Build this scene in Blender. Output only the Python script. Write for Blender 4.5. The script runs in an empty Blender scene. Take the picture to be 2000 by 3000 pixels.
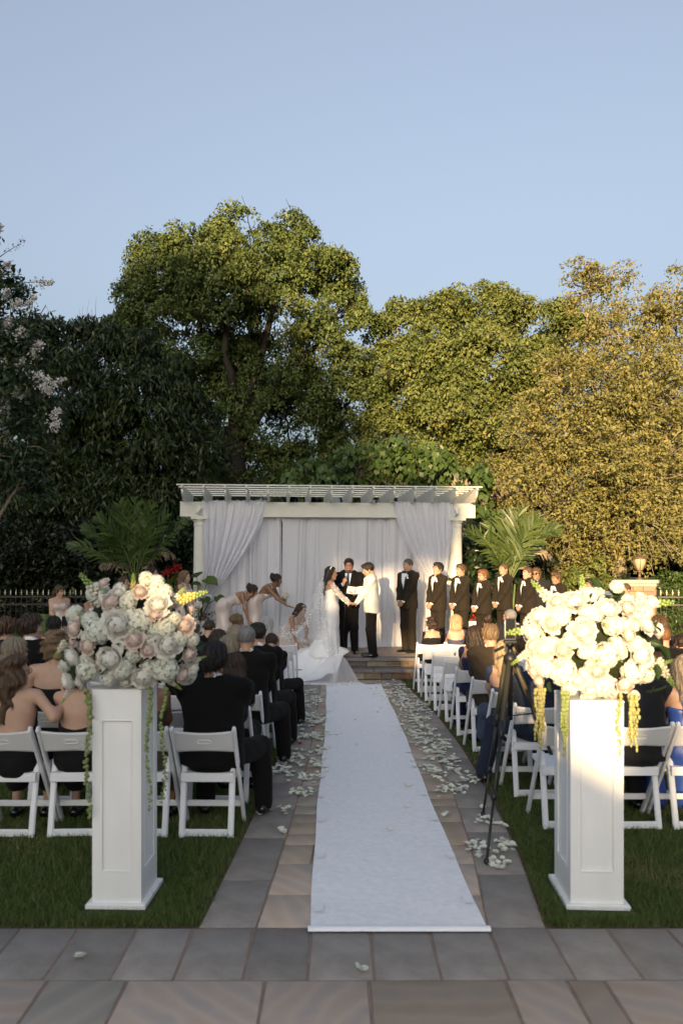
import bpy, math, random
import numpy as np
from mathutils import Matrix, Vector

random.seed(7); RNG = np.random.default_rng(7)
SC = bpy.context.scene
COL = SC.collection
R = math.radians
# ---------------------------------------------------------------- camera, sky, sun, exposure
F, H, CX, CY = 2333.0, 1.84, 980.0, 1685.0        # focal length and aim in pixels of a 2000 x 3000 frame, eye height in metres
cam = bpy.data.objects.new('camera', bpy.data.cameras.new('camera')); COL.objects.link(cam)
cam.location = (0, 0, H); cam.rotation_euler = (R(90), 0, 0)
cam.data.sensor_fit = 'VERTICAL'; cam.data.sensor_height = 36; cam.data.sensor_width = 24
cam.data.lens = F * 36 / 3000
cam.data.shift_x = (1000 - CX) / 3000; cam.data.shift_y = (CY - 1500) / 3000
cam.data.clip_end = 2000
cam.data.dof.use_dof = True; cam.data.dof.focus_distance = 13.5; cam.data.dof.aperture_fstop = 2.8
SC.camera = cam
SUN_EL, SUN_AZ = R(8.0), R(12.0)                  # low sun behind the camera, a little to its left
world = bpy.data.worlds.new('World'); SC.world = world; world.use_nodes = True
wn = world.node_tree.nodes; wl = world.node_tree.links
sky = wn.new('ShaderNodeTexSky'); sky.sky_type = 'NISHITA'; sky.sun_disc = False
sky.sun_elevation = SUN_EL; sky.sun_rotation = math.pi + SUN_AZ
sky.air_density = 1.15; sky.dust_density = 10.0; sky.ozone_density = 3.4; sky.altitude = 0
hz_ = wn.new('ShaderNodeHueSaturation'); hz_.inputs['Saturation'].default_value = 0.54       # hazy late summer air: the whole sky a little greyer
wl.new(sky.outputs[0], hz_.inputs['Color']); wl.new(hz_.outputs[0], wn['Background'].inputs[0]); wn['Background'].inputs[1].default_value = 0.15
sun = bpy.data.objects.new('sun', bpy.data.lights.new('sun', 'SUN')); COL.objects.link(sun)
tosun = Vector((-math.sin(SUN_AZ) * math.cos(SUN_EL), -math.cos(SUN_AZ) * math.cos(SUN_EL), math.sin(SUN_EL)))
sun.rotation_euler = (-tosun).to_track_quat('-Z', 'Y').to_euler()
sun.data.energy = 4.0; sun.data.angle = R(0.9); sun.data.color = (1.0, 0.70, 0.37)
SC.view_settings.view_transform = 'Standard'; SC.view_settings.look = 'None'
SC.view_settings.gamma = 1.0; SC.view_settings.use_curve_mapping = False
SC.view_settings.exposure = 1.66
SC.cycles.max_bounces = 8; SC.cycles.transparent_max_bounces = 12
SC.cycles.use_denoising = True

def W(px, py, d):
    'the point at distance d that the lens draws at this place of the 2000 x 3000 frame'
    return np.array([(px - CX) * d / F, d, H - (py - CY) * d / F])
def DG(py, z=0.0): return F * (H - z) / (py - CY)
def XX(px, d): return (px - CX) * d / F

# ---------------------------------------------------------------- helpers
def V(*a): return np.array(a, float)
def nrm(v): v = np.asarray(v, float); return v / (np.linalg.norm(v) + 1e-12)
def tag(o, label=None, cat=None, group=None, kind=None):
    if label: o['label'] = label
    if cat: o['category'] = cat
    if group: o['group'] = group
    if kind: o['kind'] = kind
    return o
def empty(name, loc=(0, 0, 0), rz=0.0, label=None, cat=None, group=None, kind=None):
    o = bpy.data.objects.new(name, None); COL.objects.link(o)
    o.location = tuple(loc); o.rotation_euler = (0, 0, rz); o.empty_display_size = .1
    return tag(o, label, cat, group, kind)
def link(name, me, parent=None, M=None):
    o = bpy.data.objects.new(name, me); COL.objects.link(o)
    if parent is not None: o.parent = parent
    if M is not None: o.matrix_local = M if isinstance(M, Matrix) else Matrix([list(map(float, r)) for r in M])
    return o
def copy_tree(o, parent=None):
    c = o.copy(); COL.objects.link(c); c.parent = parent
    for ch in o.children:
        k = copy_tree(ch, c); k.matrix_local = ch.matrix_local.copy()
    return c
def mesh_from(v, quads=None, tris=None, mats=None, smooth=True, mi=None, tint=None):
    'fast mesh from numpy arrays'
    v = np.asarray(v, np.float32).reshape(-1, 3)
    q = np.zeros((0, 4), np.int32) if quads is None or len(quads) == 0 else np.asarray(quads, np.int32).reshape(-1, 4)
    t = np.zeros((0, 3), np.int32) if tris is None or len(tris) == 0 else np.asarray(tris, np.int32).reshape(-1, 3)
    me = bpy.data.meshes.new('m')
    me.vertices.add(len(v)); me.vertices.foreach_set('co', v.ravel())
    nl = q.size + t.size
    me.loops.add(nl); me.loops.foreach_set('vertex_index', np.concatenate([q.ravel(), t.ravel()]).astype(np.int32))
    npoly = len(q) + len(t); me.polygons.add(npoly)
    ls = np.concatenate([np.arange(len(q)) * 4, q.size + np.arange(len(t)) * 3]).astype(np.int32)
    me.polygons.foreach_set('loop_start', ls)
    if mi is not None: me.polygons.foreach_set('material_index', np.asarray(mi, np.int32))
    if smooth: me.polygons.foreach_set('use_smooth', np.ones(npoly, bool))
    for m in (mats if isinstance(mats, (list, tuple)) else [mats]):
        if m is not None: me.materials.append(m)
    if tint is not None:
        a = me.attributes.new('tint', 'FLOAT', 'FACE'); a.data.foreach_set('value', np.asarray(tint, np.float32))
    me.update(calc_edges=True); me.validate()
    return me
class MB:
    def __init__(s): s.v = []; s.f = []; s.m = []; s.n = 0; s.cur = 0
    def add(s, v, f):
        v = np.asarray(v, float).reshape(-1, 3); s.v.append(v)
        for a in f: s.f.append(tuple(int(i) + s.n for i in a)); s.m.append(s.cur)
        s.n += len(v); return s
    def box(s, c, size, M=None, ch=0.0):
        c = np.asarray(c, float); hx, hy, hz = np.asarray(size, float) / 2
        if ch <= 0:
            v = np.array([[x, y, z] for z in (-hz, hz) for y in (-hy, hy) for x in (-hx, hx)])
            f = [(0, 2, 3, 1), (4, 5, 7, 6), (0, 1, 5, 4), (2, 6, 7, 3), (0, 4, 6, 2), (1, 3, 7, 5)]
        else:
            v = []
            for (z, k) in ((-hz, 0), (hz - ch, 0), (hz, ch)):
                v += [[-hx + k, -hy + k, z], [hx - k, -hy + k, z], [hx - k, hy - k, z], [-hx + k, hy - k, z]]
            v = np.array(v); f = [(3, 2, 1, 0), (8, 9, 10, 11)]
            for r0 in (0, 4):
                for i in range(4): j = (i + 1) % 4; f.append((r0 + i, r0 + j, r0 + 4 + j, r0 + 4 + i))
        if M is not None: v = v @ np.asarray(M).T
        return s.add(v + c, f)
    def bar(s, a, b, w, h, side=(1, 0, 0), ch=0.25):
        'beam from a to b, w along side, h across, corners cut off'
        a = np.asarray(a, float); b = np.asarray(b, float); d = nrm(b - a)
        u = np.asarray(side, float); u = nrm(u - d * (u @ d)); n = np.cross(d, u)
        c = ch * min(w, h); pr = [(-w / 2 + c, -h / 2), (w / 2 - c, -h / 2), (w / 2, -h / 2 + c), (w / 2, h / 2 - c), (w / 2 - c, h / 2), (-w / 2 + c, h / 2), (-w / 2, h / 2 - c), (-w / 2, -h / 2 + c)]
        v = [p + u * x + n * y for p in (a, b) for (x, y) in pr]
        f = [tuple(range(7, -1, -1)), tuple(range(8, 16))] + [(i, (i + 1) % 8, 8 + (i + 1) % 8, 8 + i) for i in range(8)]
        return s.add(v, f)
    def tube(s, pts, rad, n=8, cap=True):
        pts = np.asarray(pts, float); rad = np.broadcast_to(np.asarray(rad, float), (len(pts),))
        T = np.gradient(pts, axis=0); T /= np.linalg.norm(T, axis=1)[:, None] + 1e-12
        u = np.cross(T[0], [0.3, 0.5, 0.81]); u = nrm(u); ring = []
        for i in range(len(pts)):
            u = nrm(u - T[i] * (u @ T[i])); w = np.cross(T[i], u)
            for k in range(n):
                a = 2 * math.pi * k / n; ring.append(pts[i] + rad[i] * (u * math.cos(a) + w * math.sin(a)))
        f = []
        for i in range(len(pts) - 1):
            for k in range(n): f.append((i * n + k, i * n + (k + 1) % n, (i + 1) * n + (k + 1) % n, (i + 1) * n + k))
        if cap: f.append(tuple(range(n - 1, -1, -1))); f.append(tuple((len(pts) - 1) * n + k for k in range(n)))
        return s.add(ring, f)
    def lathe(s, prof, n=20, c=(0, 0, 0), cap=True):
        c = np.asarray(c, float); v = []
        for (r, z) in prof:
            for k in range(n): a = 2 * math.pi * k / n; v.append(c + [r * math.cos(a), r * math.sin(a), z])
        f = []
        for i in range(len(prof) - 1):
            for k in range(n): f.append((i * n + k, i * n + (k + 1) % n, (i + 1) * n + (k + 1) % n, (i + 1) * n + k))
        if cap: f.append(tuple(range(n - 1, -1, -1))); f.append(tuple((len(prof) - 1) * n + k for k in range(n)))
        return s.add(v, f)
    def grid(s, P, close=False):
        m, n = P.shape[:2]; f = []
        for i in range(m - 1):
            for j in range(n - 1 + (1 if close else 0)):
                k = (j + 1) % n; f.append((i * n + j, i * n + k, (i + 1) * n + k, (i + 1) * n + j))
        return s.add(P.reshape(-1, 3), f)
    def prism(s, poly, y0, y1):
        'polygon in x,z extruded along y'
        n = len(poly); v = [(x, y0, z) for x, z in poly] + [(x, y1, z) for x, z in poly]
        f = [tuple(range(n)), tuple(range(2 * n - 1, n - 1, -1))] + [((i + 1) % n, i, n + i, n + (i + 1) % n) for i in range(n)]
        return s.add(v, f)
    def ball(s, c, r, n=8, m=6):
        c = np.asarray(c, float); r = np.broadcast_to(np.asarray(r, float), (3,)); v = []
        for i in range(m + 1):
            t = math.pi * i / m
            for k in range(n): a = 2 * math.pi * k / n; v.append(c + r * [math.sin(t) * math.cos(a), math.sin(t) * math.sin(a), math.cos(t)])
        f = [(i * n + k, (i + 1) * n + k, (i + 1) * n + (k + 1) % n, i * n + (k + 1) % n) for i in range(m) for k in range(n)]
        return s.add(v, f)
    def mesh(s, mats=None, smooth=False):
        me = bpy.data.meshes.new('m')
        me.from_pydata([tuple(p) for p in np.concatenate(s.v)] if s.v else [], [], s.f)
        for m in (mats if isinstance(mats, (list, tuple)) else [mats]):
            if m is not None: me.materials.append(m)
        me.polygons.foreach_set('material_index', s.m)
        if smooth: me.polygons.foreach_set('use_smooth', [True] * len(s.f))
        me.update(); return me
    def build(s, name, mats=None, parent=None, smooth=False, M=None): return link(name, s.mesh(mats, smooth), parent, M)

# ---------------------------------------------------------------- materials
def srgb(r, g, b): return tuple(((c / 255) / 12.92 if c / 255 <= .04045 else ((c / 255 + .055) / 1.055) ** 2.4) for c in (r, g, b))
MATS = {}
def mat(name, col, rough=.6, var=.0, vscale=8., col2=None, bump=0., bscale=40., stretch=(1, 1, 1), spec=.3, trans=0., alpha=1., metal=0., sheen=0., objvar=0., coord='Object', subs=0., fine=0.):
    if name in MATS: return MATS[name]
    m = bpy.data.materials.new(name); m.use_nodes = True; nt = m.node_tree; N = nt.nodes; L = nt.links
    b = N['Principled BSDF']; out = N['Material Output']
    b.inputs['Roughness'].default_value = rough; b.inputs['Specular IOR Level'].default_value = spec; b.inputs['Metallic'].default_value = metal
    if sheen: b.inputs['Sheen Weight'].default_value = sheen; b.inputs['Sheen Roughness'].default_value = .5
    if subs:
        b.inputs['Subsurface Weight'].default_value = subs; b.inputs['Subsurface Radius'].default_value = (.02, .008, .004)
    c1 = (*col, 1); c2 = (*(col2 if col2 else tuple(min(1, c * (1 - var)) for c in col)), 1)
    tc = N.new('ShaderNodeTexCoord'); mp = N.new('ShaderNodeMapping'); mp.inputs['Scale'].default_value = stretch
    L.new(tc.outputs[coord], mp.inputs[0])
    colout = None
    if var or col2:
        n1 = N.new('ShaderNodeTexNoise'); n1.inputs['Scale'].default_value = vscale; n1.inputs['Detail'].default_value = 5; n1.inputs['Roughness'].default_value = .6
        L.new(mp.outputs[0], n1.inputs[0])
        rp = N.new('ShaderNodeValToRGB'); rp.color_ramp.elements[0].position = .32; rp.color_ramp.elements[1].position = .68
        rp.color_ramp.elements[0].color = c1; rp.color_ramp.elements[1].color = c2
        L.new(n1.outputs[0], rp.inputs[0]); colout = rp.outputs[0]
    if objvar:
        oi = N.new('ShaderNodeObjectInfo'); mr = N.new('ShaderNodeMapRange'); mr.inputs[3].default_value = 1 - objvar; mr.inputs[4].default_value = 1 + objvar
        L.new(oi.outputs['Random'], mr.inputs[0])
        mx = N.new('ShaderNodeMix'); mx.data_type = 'RGBA'; mx.blend_type = 'MULTIPLY'; mx.inputs[0].default_value = 1
        if colout: L.new(colout, mx.inputs[6])
        else: mx.inputs[6].default_value = c1
        L.new(mr.outputs[0], mx.inputs[7]); colout = mx.outputs[2]
    if colout: L.new(colout, b.inputs['Base Color'])
    else: b.inputs['Base Color'].default_value = c1
    if bump:
        n2 = N.new('ShaderNodeTexNoise'); n2.inputs['Scale'].default_value = bscale; n2.inputs['Detail'].default_value = 4
        L.new(mp.outputs[0], n2.inputs[0]); bp = N.new('ShaderNodeBump'); bp.inputs['Strength'].default_value = bump; bp.inputs['Distance'].default_value = .02
        L.new(n2.outputs[0], bp.inputs['Height']); L.new(bp.outputs[0], b.inputs['Normal'])
    sh = b.outputs[0]
    if trans:
        t = N.new('ShaderNodeBsdfTranslucent'); ms = N.new('ShaderNodeMixShader'); ms.inputs[0].default_value = trans
        if colout: L.new(colout, t.inputs[0])
        else: t.inputs[0].default_value = c1
        L.new(sh, ms.inputs[1]); L.new(t.outputs[0], ms.inputs[2]); sh = ms.outputs[0]
    if alpha < 1:
        t = N.new('ShaderNodeBsdfTransparent'); ms = N.new('ShaderNodeMixShader'); ms.inputs[0].default_value = alpha
        L.new(t.outputs[0], ms.inputs[1]); L.new(sh, ms.inputs[2]); sh = ms.outputs[0]
    L.new(sh, out.inputs[0]); MATS[name] = m; return m
def leafmat(name, ca, cb, cc=None, trans=.35, rough=.5, spec=.35):
    'leaf colour differs leaf by leaf (mesh attribute tint)'
    if name in MATS: return MATS[name]
    m = bpy.data.materials.new(name); m.use_nodes = True; nt = m.node_tree; N = nt.nodes; L = nt.links
    b = N['Principled BSDF']; b.inputs['Roughness'].default_value = rough; b.inputs['Specular IOR Level'].default_value = spec
    at = N.new('ShaderNodeAttribute'); at.attribute_name = 'tint'
    rp = N.new('ShaderNodeValToRGB'); e = rp.color_ramp.elements; e[0].color = (*ca, 1); e[1].color = (*cb, 1); e[1].position = .85 if cc else 1.
    if cc: k = e.new(1.0); k.color = (*cc, 1)
    L.new(at.outputs['Fac'], rp.inputs[0]); L.new(rp.outputs[0], b.inputs['Base Color'])
    t = N.new('ShaderNodeBsdfTranslucent'); ms = N.new('ShaderNodeMixShader'); ms.inputs[0].default_value = trans
    L.new(rp.outputs[0], t.inputs[0]); L.new(b.outputs[0], ms.inputs[1]); L.new(t.outputs[0], ms.inputs[2]); L.new(ms.outputs[0], N['Material Output'].inputs[0])
    MATS[name] = m; return m
def bandstone(name, ca, cb, cc, scale=3.):
    'sandstone with wavy bands'
    if name in MATS: return MATS[name]
    m = bpy.data.materials.new(name); m.use_nodes = True; nt = m.node_tree; N = nt.nodes; L = nt.links
    b = N['Principled BSDF']; b.inputs['Roughness'].default_value = .75; b.inputs['Specular IOR Level'].default_value = .25
    tc = N.new('ShaderNodeTexCoord'); oi = N.new('ShaderNodeObjectInfo')
    mp = N.new('ShaderNodeMapping'); L.new(tc.outputs['Object'], mp.inputs[0])
    cmb = N.new('ShaderNodeCombineXYZ'); mu = N.new('ShaderNodeMath'); mu.operation = 'MULTIPLY'; mu.inputs[1].default_value = 6.28
    L.new(oi.outputs['Random'], mu.inputs[0]); L.new(mu.outputs[0], cmb.inputs[2]); L.new(cmb.outputs[0], mp.inputs['Rotation'])
    cm2 = N.new('ShaderNodeCombineXYZ'); mu2 = N.new('ShaderNodeMath'); mu2.operation = 'MULTIPLY'; mu2.inputs[1].default_value = 40
    L.new(oi.outputs['Random'], mu2.inputs[0]); L.new(mu2.outputs[0], cm2.inputs[0]); L.new(mu2.outputs[0], cm2.inputs[1]); L.new(cm2.outputs[0], mp.inputs['Location'])
    w = N.new('ShaderNodeTexWave'); w.inputs['Scale'].default_value = scale * .35; w.inputs['Distortion'].default_value = 5.; w.inputs['Detail'].default_value = 3.; w.inputs['Detail Scale'].default_value = .7
    L.new(mp.outputs[0], w.inputs[0])
    n = N.new('ShaderNodeTexNoise'); n.inputs['Scale'].default_value = 5; n.inputs['Detail'].default_value = 8; L.new(mp.outputs[0], n.inputs[0])
    mx = N.new('ShaderNodeMix'); mx.inputs[0].default_value = .60; L.new(w.outputs['Fac'], mx.inputs[2]); L.new(n.outputs[0], mx.inputs[3])
    rp = N.new('ShaderNodeValToRGB'); e = rp.color_ramp.elements; e[0].color = (*ca, 1); e[0].position = .25; e[1].color = (*cc, 1); e[1].position = .75; k = e.new(.5); k.color = (*cb, 1)
    L.new(mx.outputs[0], rp.inputs[0])
    mr = N.new('ShaderNodeMapRange'); mr.inputs[3].default_value = .86; mr.inputs[4].default_value = 1.12; L.new(oi.outputs['Random'], mr.inputs[0])
    m2 = N.new('ShaderNodeMix'); m2.data_type = 'RGBA'; m2.blend_type = 'MULTIPLY'; m2.inputs[0].default_value = 1; L.new(rp.outputs[0], m2.inputs[6]); L.new(mr.outputs[0], m2.inputs[7])
    L.new(m2.outputs[2], b.inputs['Base Color'])
    bp = N.new('ShaderNodeBump'); bp.inputs['Strength'].default_value = .3; n3 = N.new('ShaderNodeTexNoise'); n3.inputs['Scale'].default_value = 45; n3.inputs['Detail'].default_value = 6; L.new(tc.outputs['Object'], n3.inputs[0])
    L.new(n3.outputs[0], bp.inputs['Height']); L.new(bp.outputs[0], b.inputs['Normal'])
    MATS[name] = m; return m
white_plastic = mat('white_resin', (.78, .79, .82), .42, var=.06, vscale=3, spec=.45)
white_paint = mat('white_paint', (.82, .82, .81), .48, vscale=3.5, col2=(.74, .74, .72), bump=.06, bscale=45, spec=.4, stretch=(1, 1, .35))
cream_paint = mat('cream_paint', (.66, .65, .58), .6, var=.10, vscale=3, bump=.05, bscale=30)
# ---------------------------------------------------------------- ground: lawn, patio, path, platform
def pl(x, pts): return float(np.interp(x, [p[0] for p in pts], [p[1] for p in pts]))
LEDGE = [(0, -.74), (4.15, -.71), (5.6, -.64), (7.1, -.585), (8.7, -.555), (10.2, -.545), (14, -.53)]
REDGE = [(0, 1.08), (4.15, 1.10), (5.3, 1.22), (6.85, 1.31), (8.45, 1.36), (10.4, 1.35), (12, 1.27), (13.2, 1.18), (14, 1.16)]
lawn_m = mat('lawn_soil', (.040, .062, .020), .9, vscale=2.2, col2=(.075, .075, .030), bump=.5, bscale=60, spec=.1)
v = []; f = []
me = mesh_from([(-400, -60, -.014), (400, -60, -.014), (400, 700, -.014), (-400, 700, -.014)], [(0, 1, 2, 3)], mats=lawn_m)
tag(link('lawn', me), 'dark green lawn on both sides of the aisle', None, kind='structure')
mortar = mat('mortar', (.28, .205, .165), .9, var=.3, vscale=10)
slate = mat('bluestone', (.30, .268, .240), .62, vscale=5, col2=(.205, .18, .16), bump=.3, bscale=60, objvar=.16, spec=.35)
tan_s = bandstone('sandstone_tan', (.31, .245, .185), (.37, .295, .22), (.32, .265, .215))
brn_s = bandstone('sandstone_brown', (.40, .31, .245), (.45, .355, .285), (.36, .305, .265), 4)
gry_s = bandstone('sandstone_grey', (.34, .30, .25), (.40, .345, .28), (.31, .28, .245))
mb = MB(); mb.grid(np.array([[(-14, -6, -.007), (14, -6, -.007)], [(-14, 4.16, -.007), (14, 4.16, -.007)]])); patio = mb.build('patio', mortar); tag(patio, 'stone paved terrace along the bottom of the picture', None, kind='structure')
ys = np.linspace(4.165, 14.1, 40)
P = np.array([[(pl(y, LEDGE), y, -.0075), (pl(y, REDGE), y, -.0075)] for y in ys]); mb = MB(); mb.grid(P)
path = mb.build('path', mortar); tag(path, 'bluestone bordered sandstone aisle path', None, kind='structure')
def slab(corners, z, m, parent, ch=.006, th=.045):
    'one paving stone: four corners (x, y), anticlockwise'
    c = np.array(corners, float); ce = c.mean(0); rel = c - ce
    ins = rel * (1 - ch / np.maximum(np.abs(rel), .02))
    zz = z + random.uniform(-.0022, .0022)
    v = [(x, y, -th) for x, y in rel] + [(x, y, -ch * .7) for x, y in rel] + [(x, y, 0) for x, y in ins]
    f = [(8, 9, 10, 11)] + [(r + i, r + (i + 1) % 4, r + 4 + (i + 1) % 4, r + 4 + i) for r in (0, 4) for i in range(4)]
    o = link('paving_slab', mesh_from(v, f, mats=m, smooth=False), parent); o.location = (ce[0], ce[1], zz); return o
# terrace: a soldier course of bluestone, then big banded sandstone flags
g = .007
x = -3.05; 
JX = [-3.2, -2.86, -2.55, -2.24, -1.94, -1.63, -1.33, -1.023, -.736, -.42, -.123, .182, .489, .796, 1.10, 1.41, 1.72, 2.03, 2.35, 2.7, 3.0]
for a, b in zip(JX[:-1], JX[1:]): slab([(a + g, 3.63), (b - g, 3.63), (b - g, 4.15), (a + g, 4.15)], 0, slate, patio)
def strip(y0, y1, xs, ms):
    for i, (a, b) in enumerate(zip(xs[:-1], xs[1:])): slab([(a + g, y0 + g), (b - g, y0 + g), (b - g, y1 - g), (a + g, y1 - g)], 0, ms[i % len(ms)], patio)
strip(3.06, 3.625, [-3.2, -2.2, -1.55, -1.30, -.94, -.316, .153, .772, 1.05, 1.22, 1.75, 2.3, 3.0], [brn_s, gry_s, brn_s, gry_s, brn_s, brn_s, tan_s, brn_s, tan_s, brn_s])
strip(2.5, 3.055, [-3.2, -2.5, -1.7, -1.1, -.4, .1, .7, 1.4, 2.0, 3.0], [gry_s, brn_s, tan_s])
# path: bluestone borders and a random sandstone field
def edge_l(y): return pl(y, LEDGE)
def edge_r(y): return pl(y, REDGE)
def in_l(y): return edge_l(y) + .30
def in_r(y): return edge_r(y) - .30
rs = random.Random(3)
for side in (0, 1):
    y = 4.165
    while y < 13.9:
        y1 = min(y + rs.uniform(.55, .95), 14.0)
        if 14.0 - y1 < .35: y1 = 14.0
        e0, e1 = (edge_l, in_l) if side == 0 else (in_r, edge_r)
        slab([(e0(y) + .004, y + g), (e1(y) - .006, y + g), (e1(y1) - .006, y1 - g), (e0(y1) + .004, y1 - g)], 0, slate, path); y = y1
y = 4.165
while y < 13.9:
    y1 = min(y + rs.choice((.30, .36, .42, .5)), 14.0)
    if 14.0 - y1 < .25: y1 = 14.0
    a = in_l(y); n = rs.choice((3, 4, 4, 5)); cuts = [0] + sorted(rs.uniform(.12, .88) for _ in range(n - 1)) + [1]
    for c0, c1 in zip(cuts[:-1], cuts[1:]):
        if c1 - c0 < .09: continue
        def lx(t, yy): return in_l(yy) + (in_r(yy) - in_l(yy)) * t
        ym = (y + y1) / 2 + rs.uniform(-.04, .04)
        m = rs.choice((tan_s, tan_s, gry_s, gry_s, brn_s))
        if rs.random() < .4 and c1 - c0 > .2 and y1 - y > .35:
            for (p, q) in ((y, ym), (ym, y1)): slab([(lx(c0, p) + g, p + g), (lx(c1, p) - g, p + g), (lx(c1, q) - g, q - g), (lx(c0, q) + g, q - g)], 0, rs.choice((tan_s, gry_s)), path)
        else: slab([(lx(c0, y) + g, y + g), (lx(c1, y) - g, y + g), (lx(c1, y1) - g, y1 - g), (lx(c0, y1) + g, y1 - g)], 0, m, path)
    y = y1
soil_m = mat('soil', (.055, .036, .022), .95, vscale=30, col2=(.11, .075, .04), bump=.8, bscale=80)
for fn_, sg in ((edge_l, -1), (edge_r, 1)):
    P = np.array([[(fn_(y_) + sg * u_ + .008 * math.sin(y_ * 23) * (u_ > .01), y_, -.0095 - .003 * (u_ > .01)) for u_ in ((.045, .0) if sg < 0 else (.0, .045))] for y_ in np.linspace(4.16, 14.0, 160)]); mb = MB(); mb.grid(P); mb.build('soil_edge', soil_m, path)
for x0_, x1_ in ((-3.4, -.71), (1.10, 3.4)):
    P = np.array([[(x_, 4.155, -.0095), (x_, 4.20 + .008 * math.sin(x_ * 21), -.0105)] for x_ in np.linspace(x0_, x1_, 60)]); mb = MB(); mb.grid(P); mb.build('soil_edge', soil_m, patio)
# white aisle runner with tape
runner_m = mat('runner_cloth', (.84, .84, .85), .85, vscale=22, col2=(.74, .74, .76), bump=.22, bscale=16)
RX0, RX1, RY1 = -.125, .792, 13.37
RY0 = DG(2722)
nx, ny = 24, 160
gx, gy = np.meshgrid(np.linspace(RX0, RX1, nx), np.linspace(RY0, RY1, ny)); gz = .006 + .004 * np.abs(np.sin(gy * 5.3 + 2 * np.sin(gx * 3 + gy))) ** 3 * np.abs(np.sin(gy * .43 + gx)) + .0035 * np.abs(np.sin(gy * 2.1 + gx * 1.7) * np.sin(gy * .7 + 1)) + .002 * np.sin(gx * 9 + gy)**2
mb = MB(); mb.grid(np.stack([gx + .012 * np.sin(gy * .8) + .004 * np.sin(gy * 3.7), gy, gz], -1)); run = mb.build('aisle_runner', runner_m, smooth=True)
tag(run, 'long white cloth runner laid down the middle of the aisle', 'runner')
tape_m = mat('tape', (.80, .81, .83), .35, spec=.5)
mb = MB()
hy = np.linspace(0, math.pi, 7); P = np.array([[(xx, RY0 - .012 + .022 * math.cos(a) - .01, .008 + .018 * math.sin(a)) for a in hy] for xx in np.linspace(RX0 - .012, RX1 + .012, 20)])
mb.grid(P); mb.build('hem', tape_m, run, smooth=True)
for yy in (4.4, 5.1, 6.0, 6.7, 7.5, 8.3, 9.4, 10.6):
    for sx in (0, 1):
        cx = (RX0 + .035 if sx == 0 else RX1 - .035) + random.uniform(-.01, .01); yy2 = yy + random.uniform(-.12, .12)
        mb = MB(); P = np.array([[(cx + u + .012 * math.sin(yy2 * .8), yy2 + w, .0205 + .0008 * math.sin(u * 60)) for u in (-.026, 0, .026)] for w in (-.05, 0, .05)]); mb.grid(P); mb.build('tape_strip', tape_m, run, smooth=True)

# stone platform with two steps
PF0, PF1 = 14.02, 14.36; Z1, Z2 = .185, .35; PX0, PX1, PB = -3.6, 3.4, 17.6
plat = empty('stone_platform', (0, 14.0, 0), label='raised stone platform with two steps under the white drapes', cat='platform')
core_m = mat('mortar_dark', (.16, .14, .12), .9, var=.3)
mb = MB(); mb.box(((PX0 + PX1) / 2, (PF0 + .03 + PF1 + .04) / 2 - 14, Z1 / 2 - .03), (PX1 - PX0 - .03, PF1 - PF0 + .01, Z1 - .05)); mb.box(((PX0 + PX1) / 2, (PF1 + .03 + PB) / 2 - 14, Z2 / 2 - .03), (PX1 - PX0 - .03, PB - PF1 - .03, Z2 - .06)); mb.build('core', core_m, plat)
wall_st = [mat('wall_stone_%d' % i, c, .8, vscale=9, col2=c2, bump=.25, bscale=25, objvar=.2) for i, (c, c2) in enumerate([((.25, .19, .12), (.17, .12, .075)), ((.19, .125, .075), (.12, .075, .045)), ((.26, .23, .17), (.18, .16, .12)), ((.14, .125, .11), (.10, .09, .08))])]
slate_dk = mat('bluestone_dark', (.16, .145, .140), .6, vscale=6, col2=(.11, .10, .098), bump=.15, bscale=40, objvar=.15)
def riser(yf, z0, z1):
    xx = PX0
    while xx < PX1 - .05:
        w = rs.uniform(.14, .38); w = min(w, PX1 - xx); hs = [(z0, z1)] if rs.random() < .6 else [(z0, (z0 + z1) / 2 + rs.uniform(-.012, .012)), None]
        if hs[-1] is None: hs[-1] = (hs[0][1], z1)
        for a, b in hs:
            mb = MB(); mb.box((0, 0, 0), (w - .010, b - a - .008, .05), M=np.array([[1, 0, 0], [0, 0, -1], [0, 1, 0]]), ch=.008)
            o = mb.build('wall_stone', rs.choice(wall_st), plat); o.location = (xx + w / 2, yf - 14 + rs.uniform(0, .008), (a + b) / 2)
        xx += w
riser(PF0 + .03, 0.0, Z1 - .06); riser(PF1 + .03, Z1, Z2 - .06)
def coping(y0, y1, z, wmin, wmax):
    xx = PX0 - .03
    while xx < PX1:
        w = min(rs.uniform(wmin, wmax), PX1 + .03 - xx)
        if w > .1: mb = MB(); mb.box((0, 0, 0), (w - .012, y1 - y0, .058), ch=.012); o = mb.build('coping', slate_dk, plat); o.location = (xx + w / 2, (y0 + y1) / 2 - 14, z - .03)
        xx += w
coping(PF0 - .03, PF1 + .015, Z1, .9, 1.3); coping(PF1 - .03, PF1 + .33, Z2, .9, 1.3)
flag_m = bandstone('flagstone', (.33, .25, .195), (.38, .29, .23), (.30, .24, .2), 2)
yy = PF1 + .34
while yy < PB - .1:
    y1 = min(yy + .6, PB); xx = PX0 + rs.uniform(-.4, 0)
    while xx < PX1:
        w = rs.choice((.6, .75, .9)); a, b = max(xx, PX0), min(xx + w, PX1)
        if b - a > .06: mb = MB(); mb.box((0, 0, 0), (b - a - .012, y1 - yy - .012, .05), ch=.005); o = mb.build('flagstone', flag_m, plat); o.location = ((a + b) / 2, (yy + y1) / 2 - 14, Z2 - .026)
        xx += w
    yy = y1

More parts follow.
